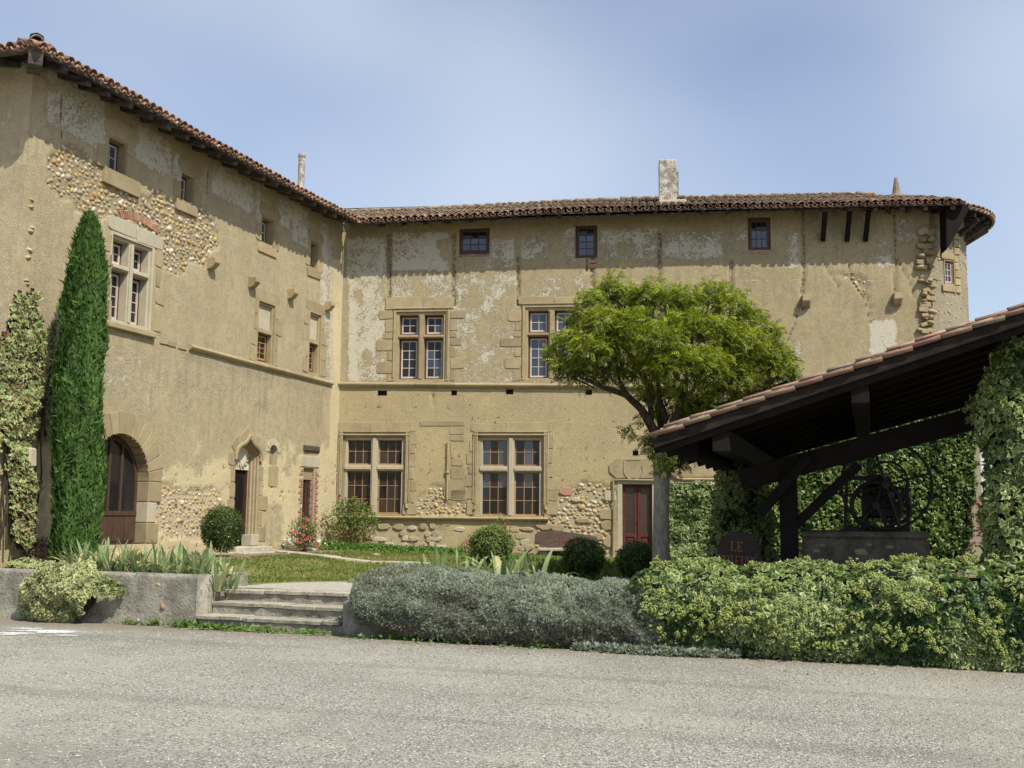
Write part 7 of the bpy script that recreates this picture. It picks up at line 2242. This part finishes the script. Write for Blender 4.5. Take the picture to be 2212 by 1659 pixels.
rose_bush('pink flowering plant in front of the narrow brick doorway', 657, 1152, 32, 38, 1.0, S, 800, [(657,1139,1.0),(664,1123,.9),(637,1150,1.1),(678,1146,.9),(669,1162,1.1),(655,1155,1.0),(676,1168,1.0),(686,1175,1.2),(641,1168,.9),(660,1165,.8),(650,1172,.8),(672,1150,.8)], 'pink', 'flowering_plant', 2, .06, .07, stems=9)
rose_bush('thin climbing rose shoot with pink bloom above the loose round bush', 1086, 1142, 16, 30, 2.5, A, 420, [(1092,1132,1.0),(1099,1135,.9)], 'pink', 'rose_shoot', 3, .055, .05, stems=4)
rose_bush('single pink bloom on a thin stem at the plinth below the windows', 1003, 1182, 12, 15, .5, A, 120, [(1005,1171,1.1)], 'pink', 'small_rose', 4, .05, .05, stems=3)
wf = mound('white_flowers', 'low clump of small white flowers by the brick doorway', 640, 1186, .85, .35, .22, 1500, 'rosegreen', .04, T_leaf(), seed=5, cat='flowers', core=None)
rng = np.random.RandomState(77); n = 340; P = np.stack([rng.randn(n)*.38, rng.randn(n)*.14-.1, .10+.16*rng.rand(n)], -1)
me, _ = leaves('blossom', P, np.tile([0, -.4, 1.], (n, 1)), (1, 0, 0), .022+.018*rng.rand(n), T_flower(), rng.rand(n), rng); me.materials.append(M['white']); link('blossom', me, None, wf)['kind'] = 'stuff'
# plants along the facade foot, weeds, long grass
def strip_plants(name, pts, n, w, h, mat, size, T, seed, kind='stuff', dead=0, label=None):
    rng = np.random.RandomState(seed); Q = [on_ground(*p) for p in pts]; PPs = []
    seg = [(Q[i+1]-Q[i]).length for i in range(len(Q)-1)]; tot = sum(seg)
    for i, L_ in enumerate(seg):
        m_ = int(n*L_/tot); f = rng.rand(m_, 1); a = np.array(Q[i]); b_ = np.array(Q[i+1]); p = a+(b_-a)*f
        lum = fbm(p[:, 0]*1.4, p[:, 1]*1.4, seed); o_ = rng.randn(m_)*w; p[:, 1] += o_
        p[:, 2] = terrain(p[:, 0], p[:, 1])+rng.rand(m_)*h*(.3+1.4*lum)*np.exp(-(o_/w)**2*.5); PPs.append(p)
    P = np.concatenate(PPs); n = len(P)
    me, _ = leaves(name, P, rng.randn(n, 3)*.5+np.array([0, -.3, 1]), (0, 0, 1), size*(.6+.8*rng.rand(n)), T, rng.rand(n), rng, spin=.8, tilt=.4, dead=(rng.rand(n) < dead).astype(float))
    me.materials.append(M[mat]); return tag(link(name, me), kind=kind)
M['weed'] = leaf_mat('fresh_weed_leaf', (0.07,0.15,0.02), (0.17,0.28,0.045), trans=0.3)
strip_plants('border_plants', [(692,1186),(760,1189),(850,1192),(930,1194),(1000,1198)], 5200, .18, .18, 'weed', .07, T_leaf(), 3)
strip_plants('long_grass', [(1180,1243),(1260,1247),(1330,1250),(1400,1252)], 2600, .35, .10, 'grassb', .26, T_tuft(5, 4), 4)
strip_plants('border_tufts', [(1000,1205),(1060,1210),(1150,1212),(1240,1215)], 2000, .4, .05, 'weed', .07, T_tuft(5, 4), 5)
def ground_weeds(name, spots, seed, z=0.0):
    rng = np.random.RandomState(seed); PPs = []
    for (px, py, rx, ry, n, h) in spots:
        c = at_z(px, py, z); p = np.stack([c.x+rng.randn(n)*rx, c.y+rng.randn(n)*ry, z+rng.rand(n)*h], -1); PPs.append(p)
    P = np.concatenate(PPs); n = len(P)
    me, _ = leaves(name, P, rng.randn(n, 3)*.5+np.array([0, -.3, 1]), (0, 0, 1), .03+.04*rng.rand(n), T_leaf(), rng.rand(n), rng, spin=.9, tilt=.5)
    me.materials.append(M['weed']); return tag(link(name, me), kind='stuff')
ground_weeds('weeds_at_steps', [(430,1356,.16,.04,160,.07),(470,1361,.2,.03,240,.07),(530,1364,.22,.03,260,.07),(600,1368,.2,.03,120,.05),(390,1356,.1,.03,120,.12),(330,1352,.1,.03,90,.10),(290,1350,.12,.03,70,.06),(655,1369,.12,.02,60,.05),(690,1373,.2,.03,90,.05),(755,1368,.14,.05,420,.22),(775,1340,.06,.05,120,.25),(900,1382,.5,.03,260,.06),(1050,1392,.5,.03,200,.06),(1240,1402,.4,.03,200,.06)], 7)
# lawn blades
rng = np.random.RandomState(5); n = 52000
s_ = -3.4+13*rng.rand(n); t_ = 1.2+14.5*rng.rand(n)**1.15
k_ = (s_ > .15) | (t_ > 1.5); s_ = s_[k_]; t_ = t_[k_]
X = SITE.o.x+s_*SITE.x.x+t_*SITE.y.x; Y = SITE.o.y+s_*SITE.x.y+t_*SITE.y.y; Z = terrain(X, Y)
PX, PY = proj(np.stack([X, Y, Z], -1)); k_ = ~in_poly(PX, PY, [(470,1292),(470,1268),(545,1260),(640,1256),(800,1254),(800,1300)])
P = np.stack([X, Y, Z], -1)[k_]; n = len(P)
V = np.array([(-.5,0,0),(.5,0,0),(.1,1,.25)]); 
me, _ = leaves('grass', P, rng.randn(n, 3)*np.array([1, 1, .1]), (0, 0, 1), (.022+.028*rng.rand(n)), (V, np.array([(0,1,2)]), np.zeros(3)), np.clip(fbm(P[:, 0]*.9, P[:, 1]*.9, 3)+.4*(rng.rand(n)-.5), 0, 1), rng, spin=.3, tilt=0.0, dead=((fbm(P[:, 0]*.7, P[:, 1]*.7, 13) > .52)*rng.rand(n) > .45).astype(float))
me.materials.append(M['grassb']); tag(link('grass', me), kind='stuff')
# fallen leaves on the yard
n = 60; rng = np.random.RandomState(15)
P = []
for i in range(n):
    x = rng.uniform(0, 2200); y = 1350+max(0, x-200)*.045+abs(rng.randn())*18+6; q = at_z(x, y, .012); P.append(tuple(q))
P = np.array(P)
me, _ = leaves('fallen_leaves', P, np.tile([0, 0, 1.], (n, 1)), (1, 0, 0), .03+.03*rng.rand(n), T_leaf(), rng.rand(n), rng, spin=2, tilt=.25); me.materials.append(M['dryplant']); tag(link('fallen_leaves', me), kind='stuff')
